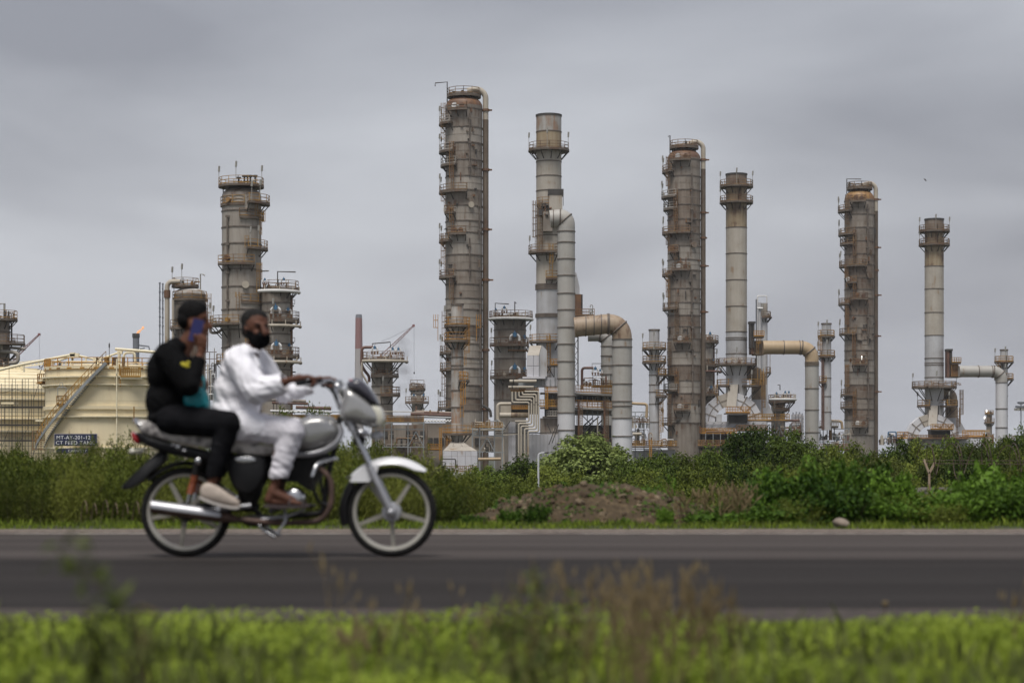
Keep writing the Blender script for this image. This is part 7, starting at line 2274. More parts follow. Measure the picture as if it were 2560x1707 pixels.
M['chrome'] = plain('chrome', (0.55, 0.55, 0.56), 0.26, 1.0, var=0.06, scale=20)
M['alloy'] = plain('alloy_wheel', (0.36, 0.345, 0.305), 0.5, 0.2, var=0.10, scale=12)
M['spoke'] = plain('grey_spoke_alloy', (0.27, 0.255, 0.22), 0.55, 0.15, var=0.12, scale=12)  # spokes in a darker grey than the rims
M['forkgrey'] = plain('fork_alloy', (0.40, 0.40, 0.42), 0.35, 0.5, var=0.1, scale=12)
M['tyre'] = plain('tyre_rubber', (0.013, 0.0125, 0.012), 0.85, var=0.25, scale=20, bump=0.2, spec=0.2)
M['black'] = plain('black_plastic', (0.010, 0.010, 0.011), 0.5, var=0.2, scale=10, spec=0.3)
M['frameblack'] = plain('black_frame_paint', (0.010, 0.0095, 0.0095), 0.5, var=0.3, scale=10, spec=0.3)
M['engine'] = plain('dark_engine_casting', (0.022, 0.021, 0.020), 0.6, 0.2, var=0.35, scale=16, spec=0.3)
M['bikesilver'] = plain('silver_tank_paint', (0.40, 0.395, 0.385), 0.24, 0.55, var=0.04, scale=4, coat=0.6)
M['bikewhite'] = plain('white_mudguard_paint', (0.74, 0.74, 0.75), 0.3, var=0.04, scale=5, coat=0.5)
M['smoked'] = plain('smoked_visor', (0.045, 0.043, 0.055), 0.15, var=0.05, coat=0.5)
M['lens'] = plain('headlamp_lens', (0.62, 0.60, 0.50), 0.12, var=0.05, coat=1.0)
M['redlens'] = plain('red_lens', (0.30, 0.012, 0.015), 0.2, var=0.05, coat=0.8)
M['exrust'] = plain('rusty_exhaust', (0.085, 0.050, 0.038), 0.6, 0.3, var=0.4, scale=15)
M['spring'] = plain('orange_spring', (0.42, 0.10, 0.03), 0.5, var=0.2, scale=10)
def seatmat():
    m, n, l, b = newmat('patterned_seat_cover')
    b.inputs['Roughness'].default_value = .6
    t = n.new('ShaderNodeTexCoord')
    v = n.new('ShaderNodeTexVoronoi'); v.inputs['Scale'].default_value = 16
    l.new(t.outputs['Object'], v.inputs['Vector'])
    r = n.new('ShaderNodeValToRGB'); r.color_ramp.elements[0].position = .15; r.color_ramp.elements[0].color = (.10, .09, .09, 1)
    r.color_ramp.elements[1].position = .62; r.color_ramp.elements[1].color = (.52, .49, .46, 1)
    l.new(v.outputs['Distance'], r.inputs['Fac']); l.new(r.outputs['Color'], b.inputs['Base Color'])
    return m
M['seat'] = seatmat()

def motorcycle():
    w0, w1 = Bm(465, 1279), Bm(979, 1279)
    RT = w0.z - 0.001
    t = thing('motorcycle', 'silver and black motorcycle carrying two riders along the road', 'motorcycle', (P(720, 0, BD).x, BD, 0))
    def wheel(c, phase, front):
        b = MB(); b.lathe([(RT - .066, -.022), (RT - .062, -.030), (RT - .044, -.034), (RT - .038, -.026), (RT - .048, 0), (RT - .038, .026), (RT - .044, .034), (RT - .062, .030), (RT - .066, .022), (RT - .068, 0), (RT - .066, -.022)], c, 56, axis='Y')
        w = b.build('wheel', M['alloy'], t, sharp=50)
        b = MB(); b.lathe([(RT - .027 + .027 * math.cos(q), .046 * math.sin(q) * (1.0 if not front else .92)) for q in np.linspace(-2.5, 2.5, 17)], c, 64, axis='Y'); b.build('tyre', M['tyre'], w, sharp=60)
        b = MB(); b.lathe([(.0, -.06), (.026, -.06), (.034, -.045), (.062, -.04), (.066, .03), (.03, .045), (.026, .06), (0, .06)], c, 24, axis='Y'); b.build('hub', M['forkgrey'] if front else M['engine'], w, sharp=40)
        for k in range(5):
            a = R(phase + 72 * k); d = Vector((math.cos(a), 0, math.sin(a))); e = Vector((-math.sin(a), 0, math.cos(a)))
            b = MB()
            p0, p1 = c + d * .05, c + d * (RT - .062)
            q = []
            for (p, hw_, hy) in ((p0, .016, .018), (p1, .011, .013)):
                q.append([p + e * hw_ - Vector((0, hy, 0)), p + e * hw_ + Vector((0, hy, 0)), p - e * hw_ + Vector((0, hy, 0)), p - e * hw_ - Vector((0, hy, 0))])
            b.quadbox(q[0] + q[1]); b.build('spoke', M['spoke'], w, smooth=False)
        b = MB(); b.lathe([(0, -.075), (.014, -.075), (.014, .075), (0, .075)], c, 10, axis='Y'); b.lathe([(.0, -.088), (.019, -.088), (.019, -.07), (.0, -.07)], c, 8, axis='Y'); b.build('axle', M['chrome'], w, sharp=30)
    wheel(w0, 118, False); wheel(w1, 57, True)
    # fork, both legs
    for s in (-1, 1):
        b = MB(); b.tube([Bm(878, 1062, s * .085), Bm(934, 1181, s * .085)], .0165, 12); b.build('fork_tube', M['chrome'], t)
        b = MB(); b.tube([Bm(926, 1165, s * .085), Bm(930, 1173, s * .085), Bm(966, 1250, s * .085), Bm(979, 1279, s * .085)], [.021, .0245, .0245, .021], 12); b.sphere(Bm(979, 1279, s * .085), .029, 10, 8); b.build('fork_leg', M['forkgrey'], t)
        b = MB(); b.tube([Bm(872, 1049, s * .085), Bm(884, 1075, s * .085)], .026, 12); b.build('fork_clamp', M['forkgrey'], t)
        b = MB(); b.tube([Bm(838, 972, s * .06), Bm(872, 1050, s * .085)], .020, 10); b.build('fork_ear', M['chrome' if s < 0 else 'black'], t)
    b = MB(); b.bar(Bm(876, 1060, -.10), Bm(876, 1060, .10), .04, .03); b.tube([Bm(836, 968), Bm(872, 1062)], .028, 10); b.build('steering_stem', M['frameblack'], t)
    # white front mudguard and its black flap
    def guard(name, a0, a1, rad, hw_, m, taper=None, n=26):
        b = MB(); cols = 9
        for i in range(n + 1):
            a = R(a0 + (a1 - a0) * i / n); f = i / n
            kk = 1.0 if taper is None else taper(f)
            for j in range(cols):
                u = -1 + 2 * j / (cols - 1)
                rr = rad - .045 * abs(u) ** 2.6 * kk
                b.v.append(w1 + Vector((math.cos(a) * rr, u * hw_ * (.75 + .25 * kk), math.sin(a) * rr)))
        for i in range(n + 1):
            a = R(a0 + (a1 - a0) * i / n); f = i / n
            kk = 1.0 if taper is None else taper(f)
            for j in range(cols):
                u = -1 + 2 * j / (cols - 1)
                rr = rad - .006 - .045 * abs(u) ** 2.6 * kk
                b.v.append(w1 + Vector((math.cos(a) * rr, u * (hw_ - .005) * (.75 + .25 * kk), math.sin(a) * rr)))
        o = (n + 1) * cols
        for i in range(n):
            for j in range(cols - 1):
                p = i * cols + j
                b.f.append([p, p + 1, p + cols + 1, p + cols]); b.f.append([o + p, o + p + cols, o + p + cols + 1, o + p + 1])
            for j in (0, cols - 1):
                p = i * cols + j; b.f.append([p, p + cols, o + p + cols, o + p])
        for i in (0, n):
            for j in range(cols - 1):
                p = i * cols + j; b.f.append([p, o + p, o + p + 1, p + 1])
        return b.build(name, M[m], t, sharp=50)
    guard('front_mudguard', 50, 143, .361, .066, 'bikewhite', lambda f: min(1.0, 1.45 * (1 - abs(2 * f - .92) ** 3)))
    guard('mudguard_flap', 143.5, 196, .344, .056, 'black')
    # mudguard side plates reaching down to the fork
    for s in (-1, 1):
        b = MB(); b.prism([(Bm(x, 0).x, Bm(0, y).z) for x, y in [(884, 1185), (905, 1168), (948, 1160), (944, 1182), (925, 1204), (876, 1204)]], BD + s * .066 - .003, BD + s * .066 + .003); b.build('mudguard_side', M['bikewhite'], t, smooth=False)
    # frame
    def tb(name, pts, r, m, rad=8, both=0.0, n=10):
        for s in ((-1, 1) if both else (0,)):
            b = MB(); b.tube(rounded([Bm(p[0], p[1], (p[2] if len(p) > 2 else 0) * (s or 1) + s * both) for p in pts], rad * PX, 5), r, n); b.build(name, M[m], t, sharp=60)
    tb('frame_tube', [(850, 1040), (843, 1090), (822, 1180), (806, 1282), (660, 1296), (625, 1262)], .019, 'frameblack', 14)
    tb('frame_tube', [(848, 1060), (780, 1120), (640, 1148), (600, 1240)], .019, 'frameblack', 20)
    tb('seat_rail', [(640, 1143), (520, 1140), (380, 1108)], .013, 'frameblack', 20, both=.09)
    tb('swingarm', [(632, 1262), (550, 1272), (463, 1280)], .017, 'forkgrey', 8, both=.085)
    b = MB(); puff([(455, 1268), (470, 1258), (560, 1254), (640, 1252), (648, 1266), (640, 1282), (560, 1276), (470, 1290)], .022, .07, mb=b); b.build('chain_case', M['black'], t)
    # suspension units
    for s in (-1, 1):
        b = MB(); a, e = Bm(506, 1146, s * .135), Bm(477, 1256, s * .11)
        b.tube([a, a.lerp(e, .55)], .026, 12); b.build('shock_cover', M['frameblack'], t)
        b = MB(); b.tube([a.lerp(e, .45), e], .014, 10); b.build('damper', M['chrome'], t)
        b = MB(); pts = [a.lerp(e, .36 + .42 * k / 80) + Vector((math.cos(k * .62) * .023, math.sin(k * .62) * .023, 0)) for k in range(81)]
        b.tube(pts, .0055, 5); b.build('shock_spring', M['spring'], t)
        b = MB(); b.tube([Bm(506, 1152, s * .12), Bm(506, 1152, s * .175)], .024, 12); b.sphere(Bm(506, 1152, s * .175), (.024, .014, .024), 10, 8); b.build('shock_nut', M['chrome'], t)
    # engine
    b = MB(); puff([(668, 1215), (700, 1203), (760, 1200), (806, 1212), (818, 1240), (806, 1272), (760, 1290), (690, 1288), (664, 1262)], .13, prof=((1.0, .55), (.95, .75), (.8, .9), (.5, .98), (0, 1))); b.build('crankcase', M['engine'], t)
    b = MB(); b.lathe([(0, -.172), (.045, -.170), (.062, -.158), (.067, -.125), (.07, -.10)], Bm(740, 1245), 28, axis='Y'); b.build('clutch_cover', M['chrome'], t)
    b = MB(); b.lathe([(0, .172), (.06, .165), (.07, .10)], Bm(735, 1245), 24, axis='Y'); b.build('generator_cover', M['engine'], t)
    ax = (Bm(806, 1150) - Bm(762, 1215)).normalized(); rot = math.atan2(ax.x, ax.z)
    for k in range(9):
        b = MB(); b.box(Bm(762, 1213) + ax * (.022 * k), (.125 - .03 * (k > 6), .15, .010), ry=rot); b.build('cooling_fin', M['engine'], t, smooth=False)
    b = MB(); b.box(Bm(762, 1213) + ax * .09, (.088, .10, .20), ry=rot); b.build('cylinder_barrel', M['engine'], t, smooth=False)
    b = MB(); puff([(792, 1152), (815, 1160), (824, 1140), (806, 1132)], .065, mb=b); b.build('cylinder_head', M['engine'], t)
    b = MB(); puff([(700, 1160), (735, 1150), (748, 1175), (730, 1198), (704, 1192)], .05, mb=b); b.build('carburettor', M['engine'], t)
    # exhaust
    tb('exhaust_header', [(800, 1168, -.05), (832, 1195, -.10), (834, 1262, -.13), (806, 1302, -.14), (700, 1306, -.15), (560, 1292, -.16)], .0195, 'exrust', 26)
    b = MB(); pts = [Bm(x, y, -.165) for x, y in [(388, 1266), (394, 1267), (430, 1271), (540, 1286), (575, 1291), (600, 1296)]]
    b.tube(pts, [.030, .037, .042, .042, .034, .02], 18); b.build('silencer', M['exrust'], t)
    b = MB()
    for i, (x0, y0, x1, y1) in enumerate([(391, 1260, 563, 1283)]):
        n = 10
        for k in range(n + 1):
            c = Bm(x0 + (x1 - x0) * k / n, y0 + (y1 - y0) * k / n + 6, -.165)
            for q in np.linspace(-.15, 1.25, 7):
                b.v.append(c + Vector((0, -math.cos(q) * .046, math.sin(q) * .046 + .004)))
        for k in range(n):
            for j in range(6): a = k * 7 + j; b.f.append([a, a + 1, a + 8, a + 7])
    b.build('heat_shield', M['forkgrey'], t)
    # tank
    b = puff([(702, 1076), (735, 1056), (762, 1043), (797, 1036), (828, 1040), (848, 1055), (856, 1074), (848, 1098), (824, 1119), (782, 1131), (735, 1130), (700, 1116)], .135, prof=((1.0, .42), (.97, .6), (.86, .78), (.66, .9), (.36, .975), (0, 1.0)))
    tk = b.build('fuel_tank', M['bikesilver'], t, sharp=80)
    b = MB(); b.tube(rounded([Bm(850, 1062, -.055), Bm(858, 1080, -.075), Bm(846, 1108, -.10), Bm(815, 1128, -.115), Bm(775, 1138, -.12), Bm(712, 1134, -.12)], .05, 6), .019, 10, flat=.6); b.build('tank_trim', M['forkgrey'], t)
    b = MB(); b.sphere(Bm(795, 1058, -.105), (.030, .018, .011), 14, 8, Matrix.Rotation(R(-6), 3, 'Y')); b.build('tank_emblem', M['smoked'], t)
    b = MB(); b.lathe([(0, .02), (.026, .018), (.03, 0)], Bm(776, 1042), 16); b.build('fuel_cap', M['chrome'], t)
    # front cowl, visor, lamp
    b = puff([(862, 966), (880, 966), (906, 984), (930, 1004), (948, 1024), (957, 1044), (956, 1064), (936, 1072), (905, 1063), (878, 1058), (862, 1058), (850, 1046), (848, 1028), (853, 1008), (858, 986)], .145, prof=((1.0, .45), (.96, .64), (.84, .8), (.62, .92), (.34, .98), (0, 1.0)))
    b.build('headlamp_cowl', M['bikesilver'], t, sharp=80)
    b = puff([(866, 958), (878, 947), (895, 944), (916, 956), (938, 984), (953, 1013), (944, 1018), (918, 1000), (893, 980), (868, 968)], .135, prof=((1.0, .6), (.9, .78), (.65, .92), (.3, .985), (0, 1.0)))
    vz = b.build('visor', M['smoked'], t, sharp=80)
    b = MB(); b.sphere(Bm(883, 953, -.085), (.024, .02, .010), 10, 8, Matrix.Rotation(R(20), 3, 'Y')); b.build('visor_sticker', plain('faded_pink_sticker', (.35, .17, .19), .5), t)
    b = puff([(918, 1006), (948, 1012), (962, 1030), (964, 1056), (957, 1071), (944, 1070), (940, 1046), (930, 1026)], .118); b.build('headlamp', M['lens'], t, sharp=80)
    b = MB(); b.sphere(Bm(908, 1082, -.13), (.034, .026, .022), 14, 10, Matrix.Rotation(R(28), 3, 'Y')); b.tube([Bm(890, 1066, -.06), Bm(902, 1078, -.13)], .009, 8); b.build('indicator', M['chrome'], t)
    b = MB(); b.sphere(Bm(908, 1082, .13), (.034, .026, .022), 14, 10, Matrix.Rotation(R(28), 3, 'Y')); b.tube([Bm(890, 1066, .06), Bm(902, 1078, .13)], .009, 8); b.build('indicator', M['chrome'], t)
    b = puff([(924, 1080), (956, 1077), (962, 1092), (948, 1100), (926, 1097)], .055); b.build('number_plate_holder', M['forkgrey'], t)
    b = MB(); b.tube([Bm(898, 1098, -.02), Bm(898, 1098, .04)], .04, 16); b.build('horn', M['black'], t)
    b = puff([(832, 960), (846, 954), (856, 964), (860, 986), (852, 994), (842, 982)], .05); b.build('instrument_binnacle', M['chrome'], t)
    # handlebar, grips, levers, cables
    near = [Bm(836, 966, 0), Bm(836, 952, -.09), B(822, 950, -.18), B(800, 953, -.25), B(742, 958, -.37)]
    far = [Bm(836, 966, 0), Bm(836, 952, .09), B(854, 955, .20), B(848, 957, .26), B(806, 962, .37)]
    for pts in (near, far):
        b = MB(); b.tube(rounded(pts, .05, 5), .011, 10); b.build('handlebar', M['chrome'], t)
        b = MB(); b.tube([pts[3].lerp(pts[4], .12), pts[4]], .0175, 12); b.build('grip', M['black'], t)
        b = MB(); b.box(pts[3].lerp(pts[4], .02), (.04, .035, .04)); b.build('switch_cluster', M['black'], t, smooth=False)
        b = MB(); d = Vector((.05, 0, -.012)); b.tube([pts[3] + d * .7, pts[3].lerp(pts[4], .5) + d * 1.15, pts[4] + d], .006, 7); b.build('lever', M['forkgrey'], t)
    for k, (x, dy) in enumerate(((800, -.24), (812, -.2), (842, .2))):
        b = MB(); b.tube(rounded([B(x, 956, dy), B(x + 24, 972 + 6 * k, dy * .6), B(848, 1004 + 8 * k, dy * .3), B(856, 1040, 0)], .05, 5), .0045, 6); b.build('cable', M['black'], t)
    # seat, tail, side panels
    b = puff([(346, 1050), (372, 1050), (430, 1066), (540, 1084), (600, 1100), (660, 1112), (716, 1116), (706, 1136), (640, 1142), (540, 1124), (420, 1102), (362, 1086), (345, 1070)], .135, prof=((1.0, .80), (.93, .9), (.75, .97), (.4, 1.0), (0, 1.0)))
    b.build('seat', M['seat'], t, sharp=80)
    b = puff([(338, 1076), (362, 1086), (420, 1103), (520, 1125), (566, 1140), (556, 1160), (470, 1146), (400, 1128), (352, 1108)], .115, prof=((1.0, .7), (.85, .88), (.5, .97), (0, 1.0))); b.build('tail_cowl', M['black'], t, sharp=80)
    b = puff([(330, 1076), (342, 1082), (356, 1108), (344, 1112), (332, 1096)], .07); b.build('tail_light', M['redlens'], t, sharp=80)
    tb('grab_rail', [(392, 1072, .12), (352, 1060, .11), (340, 1050, .06), (340, 1050, -.0)], .011, 'chrome', 8); tb('grab_rail', [(392, 1072, -.12), (352, 1060, -.11), (340, 1050, -.06), (340, 1050, 0)], .011, 'chrome', 8)
    b = puff([(412, 1118), (385, 1138), (352, 1170), (318, 1202), (303, 1222), (318, 1226), (352, 1208), (392, 1172), (424, 1146)], .07, prof=((1.0, .9), (.7, .98), (0, 1))); b.build('rear_mudguard', M['black'], t, sharp=60)
    guard_c = w0
    b = MB(); n = 22
    for i in range(n + 1):
        a = R(64 + 76 * i / n)
        for j in range(7):
            u = -1 + 2 * j / 6
            rr = .335 - .03 * abs(u) ** 2.4
            b.v.append(w0 + Vector((math.cos(a) * rr, u * .065, math.sin(a) * rr)))
    for i in range(n):
        for j in range(6): a = i * 7 + j; b.f.append([a, a + 1, a + 8, a + 7])
    b.build('inner_mudguard', M['black'], t)
    for s in (-1, 1):
        b = MB(); b.sphere(Bm(340, 1128, s * .12), (.024, .02, .018), 12, 8); b.tube([Bm(356, 1124, s * .06), Bm(342, 1128, s * .12)], .008, 7); b.build('indicator', M['lens'], t)
        b = puff([(566, 1142), (610, 1130), (655, 1134), (676, 1152), (668, 1200), (640, 1240), (600, 1234), (578, 1196)], .03, s * .105, prof=((1.0, .8), (.7, .95), (0, 1))); b.build('side_panel', M['black'], t, sharp=60)
        b = puff([(588, 1142), (640, 1141), (648, 1150), (640, 1157), (596, 1156)], .006, s * .136); b.build('side_badge', M['chrome'], t, sharp=60)
        for (x, y, rx, rz) in ((440, 1112, .016, .010), (452, 1117, .020, .018), (468, 1126, .022, .012)):
            b = MB(); b.sphere(Bm(x, y, s * .115), (rx, .012, rz), 10, 7); b.build('chrome_bolt', M['chrome'], t)
        b = MB(); b.tube([Bm(690, 1272, s * .10), Bm(688, 1274, s * .27)], .016, 10); b.build('footrest', M['black'], t)
        b = MB(); b.tube([Bm(560, 1268, s * .12), Bm(560, 1268, s * .26)], .015, 10); b.tube([Bm(600, 1240, s * .10), Bm(560, 1268, s * .13)], .010, 8); b.build('pillion_footrest', M['forkgrey'], t)
        tb('crash_guard', [(840, 1146, s * .03), (822, 1150, s * .18), (800, 1160, s * .26), (791, 1190, s * .28)], .0125, 'chrome', 14); tb('crash_guard_dim', [(791, 1190, s * .28), (794, 1226, s * .27), (806, 1254, s * .22), (816, 1262, s * .04)], .0115, 'frameblack', 14)  # lower half of the chrome loop, coloured black to look dim
    tb('brake_pedal', [(660, 1296, -.14), (720, 1290, -.16), (768, 1272, -.17)], .009, 'forkgrey', 8)
    tb('kick_lever', [(716, 1262, -.14), (722, 1300, -.17), (700, 1332, -.18)], .010, 'forkgrey', 8)
    tb('main_stand', [(640, 1298, .09), (664, 1322, .12), (694, 1340, .14)], .012, 'chrome', 6); tb('main_stand', [(640, 1298, -.09), (664, 1322, -.12), (694, 1340, -.14)], .012, 'chrome', 6)
    b = puff([(596, 1290), (640, 1286), (700, 1296), (690, 1312), (640, 1318), (606, 1310)], .09); b.build('dark_underfill', M['frameblack'], t)  # black mass added to fill in under the engine
    b = puff([(664, 1146), (700, 1136), (730, 1140), (720, 1196), (676, 1212)], .07); b.build('air_box', M['frameblack'], t)
    b = MB(); b.box(Bm(738, 1172), (.20, .12, .17)); b.build('dark_fill_box', M['frameblack'], t, smooth=False)  # black box added to darken the see-through gap below the tank
    b = puff([(668, 1140), (740, 1134), (822, 1128), (828, 1150), (800, 1180), (700, 1196), (668, 1190)], .055); b.build('dark_fill_pad', M['frameblack'], t)  # black pad added to darken the rest of that gap
    b = puff([(585, 1180), (664, 1178), (650, 1262), (600, 1262)], .08); b.build('battery_box', M['frameblack'], t)
    return t
BIKE = motorcycle()
# ------------------------------------------------------------------ people
def skinmat(name, col):
    m = plain(name, col, .6, var=.10, scale=30, spec=.25)
    b = m.node_tree.nodes['Principled BSDF']
    b.inputs['Subsurface Weight'].default_value = 0.08
    b.inputs['Subsurface Radius'].default_value = (.01, .004, .002)
    return m
def clothmat(name, col, var=.08):
    m = plain(name, col, .9, var=var, scale=9, bump=.25, spec=.08)
    b = m.node_tree.nodes['Principled BSDF']
    return m
M['skin1'] = skinmat('brown_skin', (0.105, 0.045, 0.028))
M['skin2'] = skinmat('warm_brown_skin', (0.120, 0.050, 0.029))
M['hair'] = plain('black_hair', (0.006, 0.0055, 0.0055), .7, var=.3, scale=60, bump=.4, spec=.12)
M['hairgrey'] = plain('greying_hair', (0.018, 0.0172, 0.0165), .8, var=.5, scale=60, bump=.4, spec=.12)
M['kurta'] = clothmat('white_cotton', (0.82, 0.81, 0.85))
M['trouser'] = clothmat('white_cotton_trousers', (0.68, 0.66, 0.70))
M['hoodie'] = clothmat('black_jersey', (0.0055, 0.0055, 0.006), .2)
M['jeans'] = clothmat('black_denim', (0.008, 0.008, 0.0095), .25)
M['mask'] = clothmat('black_mask', (0.004, 0.004, 0.0045), .2)
M['shoe'] = plain('beige_shoe', (0.44, 0.37, 0.31), .6, var=.15, scale=15)
M['sole'] = plain('pale_sole', (0.50, 0.46, 0.42), .6)
M['sandal'] = plain('dark_sandal', (0.05, 0.035, 0.035), .6)
M['eye'] = plain('dark_eye', (0.012, 0.009, 0.008), .25, var=.02)
M['teal'] = plain('teal_polythene', (0.012, 0.26, 0.30), .35, var=.15, scale=14, bump=.6)
M['phone'] = plain('navy_phone_back', (0.020, 0.022, 0.11), .3, var=.1)
M['yellow'] = plain('yellow_print', (0.42, 0.36, 0.02), .7, var=.1)

def fold(p, n, amp, seed, fine=1.0):
    # long soft creases running down and across the cloth, never lumps
    w = mnoise.noise(Vector((p.x * 4 + seed, p.y * 4, p.z * 4))) * .22
    b = 1 - abs(mnoise.noise(Vector((p.x * 17 + p.z * 9 + w * 8, p.y * 12, p.z * 3.2 - p.x * 2 + seed)))) * 2.4
    c = 1 - abs(mnoise.noise(Vector((p.x * 6 - p.z * 4, p.y * 9, p.z * 19 + p.x * 10 + w * 8 + seed * 2)))) * 2.6
    d = mnoise.noise(Vector((p.x * 3.5, p.y * 5, p.z * 3 + seed)))
    return amp * (.62 * max(b, -.5) + .42 * max(c, -.5) + .7 * d - .35)

def blob(name, prims, m, parent, vox=.008, smooth=4, amp=0.0, seed=0, cut=None):
    """one continuous surface grown over tapered capsules and ellipsoids"""
    b = MB()
    for q in prims:
        if q[0] == 'c':
            _, a, ra, e, re = q[:5]
            b.capsule(B(*a), ra * PX, B(*e), re * PX, 14, q[5] if len(q) > 5 else 1.0)
        else:
            _, c, rad = q[:3]
            rot = Matrix.Rotation(R(q[3]), 3, 'Y') if len(q) > 3 else None
            if len(q) > 4: rot = Matrix.Rotation(R(q[4]), 3, 'Z') @ rot
            b.sphere(B(*c), (rad[0] * PX, rad[1], rad[2] * PX), 22, 14, rot)
    o = bpy.data.objects.new('work', b.mesh('work', org(parent), smooth=False))
    COL.objects.link(o)
    r = o.modifiers.new('r', 'REMESH'); r.mode = 'VOXEL'; r.voxel_size = vox; r.adaptivity = 0
    s = o.modifiers.new('s', 'SMOOTH'); s.factor = .5; s.iterations = smooth
    dg = bpy.context.evaluated_depsgraph_get()
    me = bpy.data.meshes.new_from_object(o.evaluated_get(dg))
    bpy.data.objects.remove(o)
    me.name = name
    if amp:
        off = org(parent)
        nrm = [v.normal.copy() for v in me.vertices]
        for v, n in zip(me.vertices, nrm):
            v.co += n * fold(v.co, n, amp, seed)
    if cut is not None:
        import bmesh
        bm = bmesh.new(); bm.from_mesh(me)
        off = org(parent)
        dead = [v for v in bm.verts if cut(v.co + off)]
        bmesh.ops.delete(bm, geom=dead, context='VERTS')
        bm.to_mesh(me); bm.free()
    me.shade_smooth()
    me.materials.clear(); me.materials.append(m)
    ob = bpy.data.objects.new(name, me); COL.objects.link(ob)
    ob.parent = parent
    return ob

def px_of(p):
    return 1280 + p.x * F / p.y, HZ - (p.z - EYE) * F / p.y

def on(ob, x, y):
    """front surface point of a part under pixel (x, y)"""
    off = org(ob)
    o0 = Vector((0, 0, EYE)); d = (P(x, y, BD) - o0).normalized()
    hit, loc, nrm, i = ob.ray_cast(o0 - off, d)
    return (loc + off, nrm) if hit else (B(x, y, -.3), Vector((0, -1, 0)))

def patch_on(ob, name, x, y, rx, rz, m, parent, th=.004, tilt=0):
    p, n = on(ob, x, y)
    b = MB(); b.sphere((0, 0, 0), (rx * PX, th, rz * PX), 14, 8, Matrix.Rotation(R(tilt), 3, 'Y'))
    q = Vector((0, -1, 0)).rotation_difference(n).to_matrix()
    b.v = [p + q @ v for v in b.v]
    return b.build(name, m, parent)

def hand(wrist, kn, curl, thumb):
    """palm, four fingers of three bones each and a thumb; curl: list of four bone chains"""
    pr = [('c', wrist, 8.5, ((wrist[0] + kn[0]) / 2, (wrist[1] + kn[1]) / 2, (wrist[2] + kn[2]) / 2), 11), ]
    for ch, r in zip(curl, (4.3, 4.6, 4.4, 3.8)):
        mid = ((wrist[0] * .35 + ch[0][0] * .65), (wrist[1] * .35 + ch[0][1] * .65), (wrist[2] * .35 + ch[0][2] * .65))
        pr.append(('c', mid, 7.2, ch[0], r + 1.2))
        for a, b_ in zip(ch, ch[1:]): pr.append(('c', a, r, b_, r * .9))
    for a, b_ in zip(thumb, thumb[1:]): pr.append(('c', a, 5.2, b_, 4.4))
    return pr

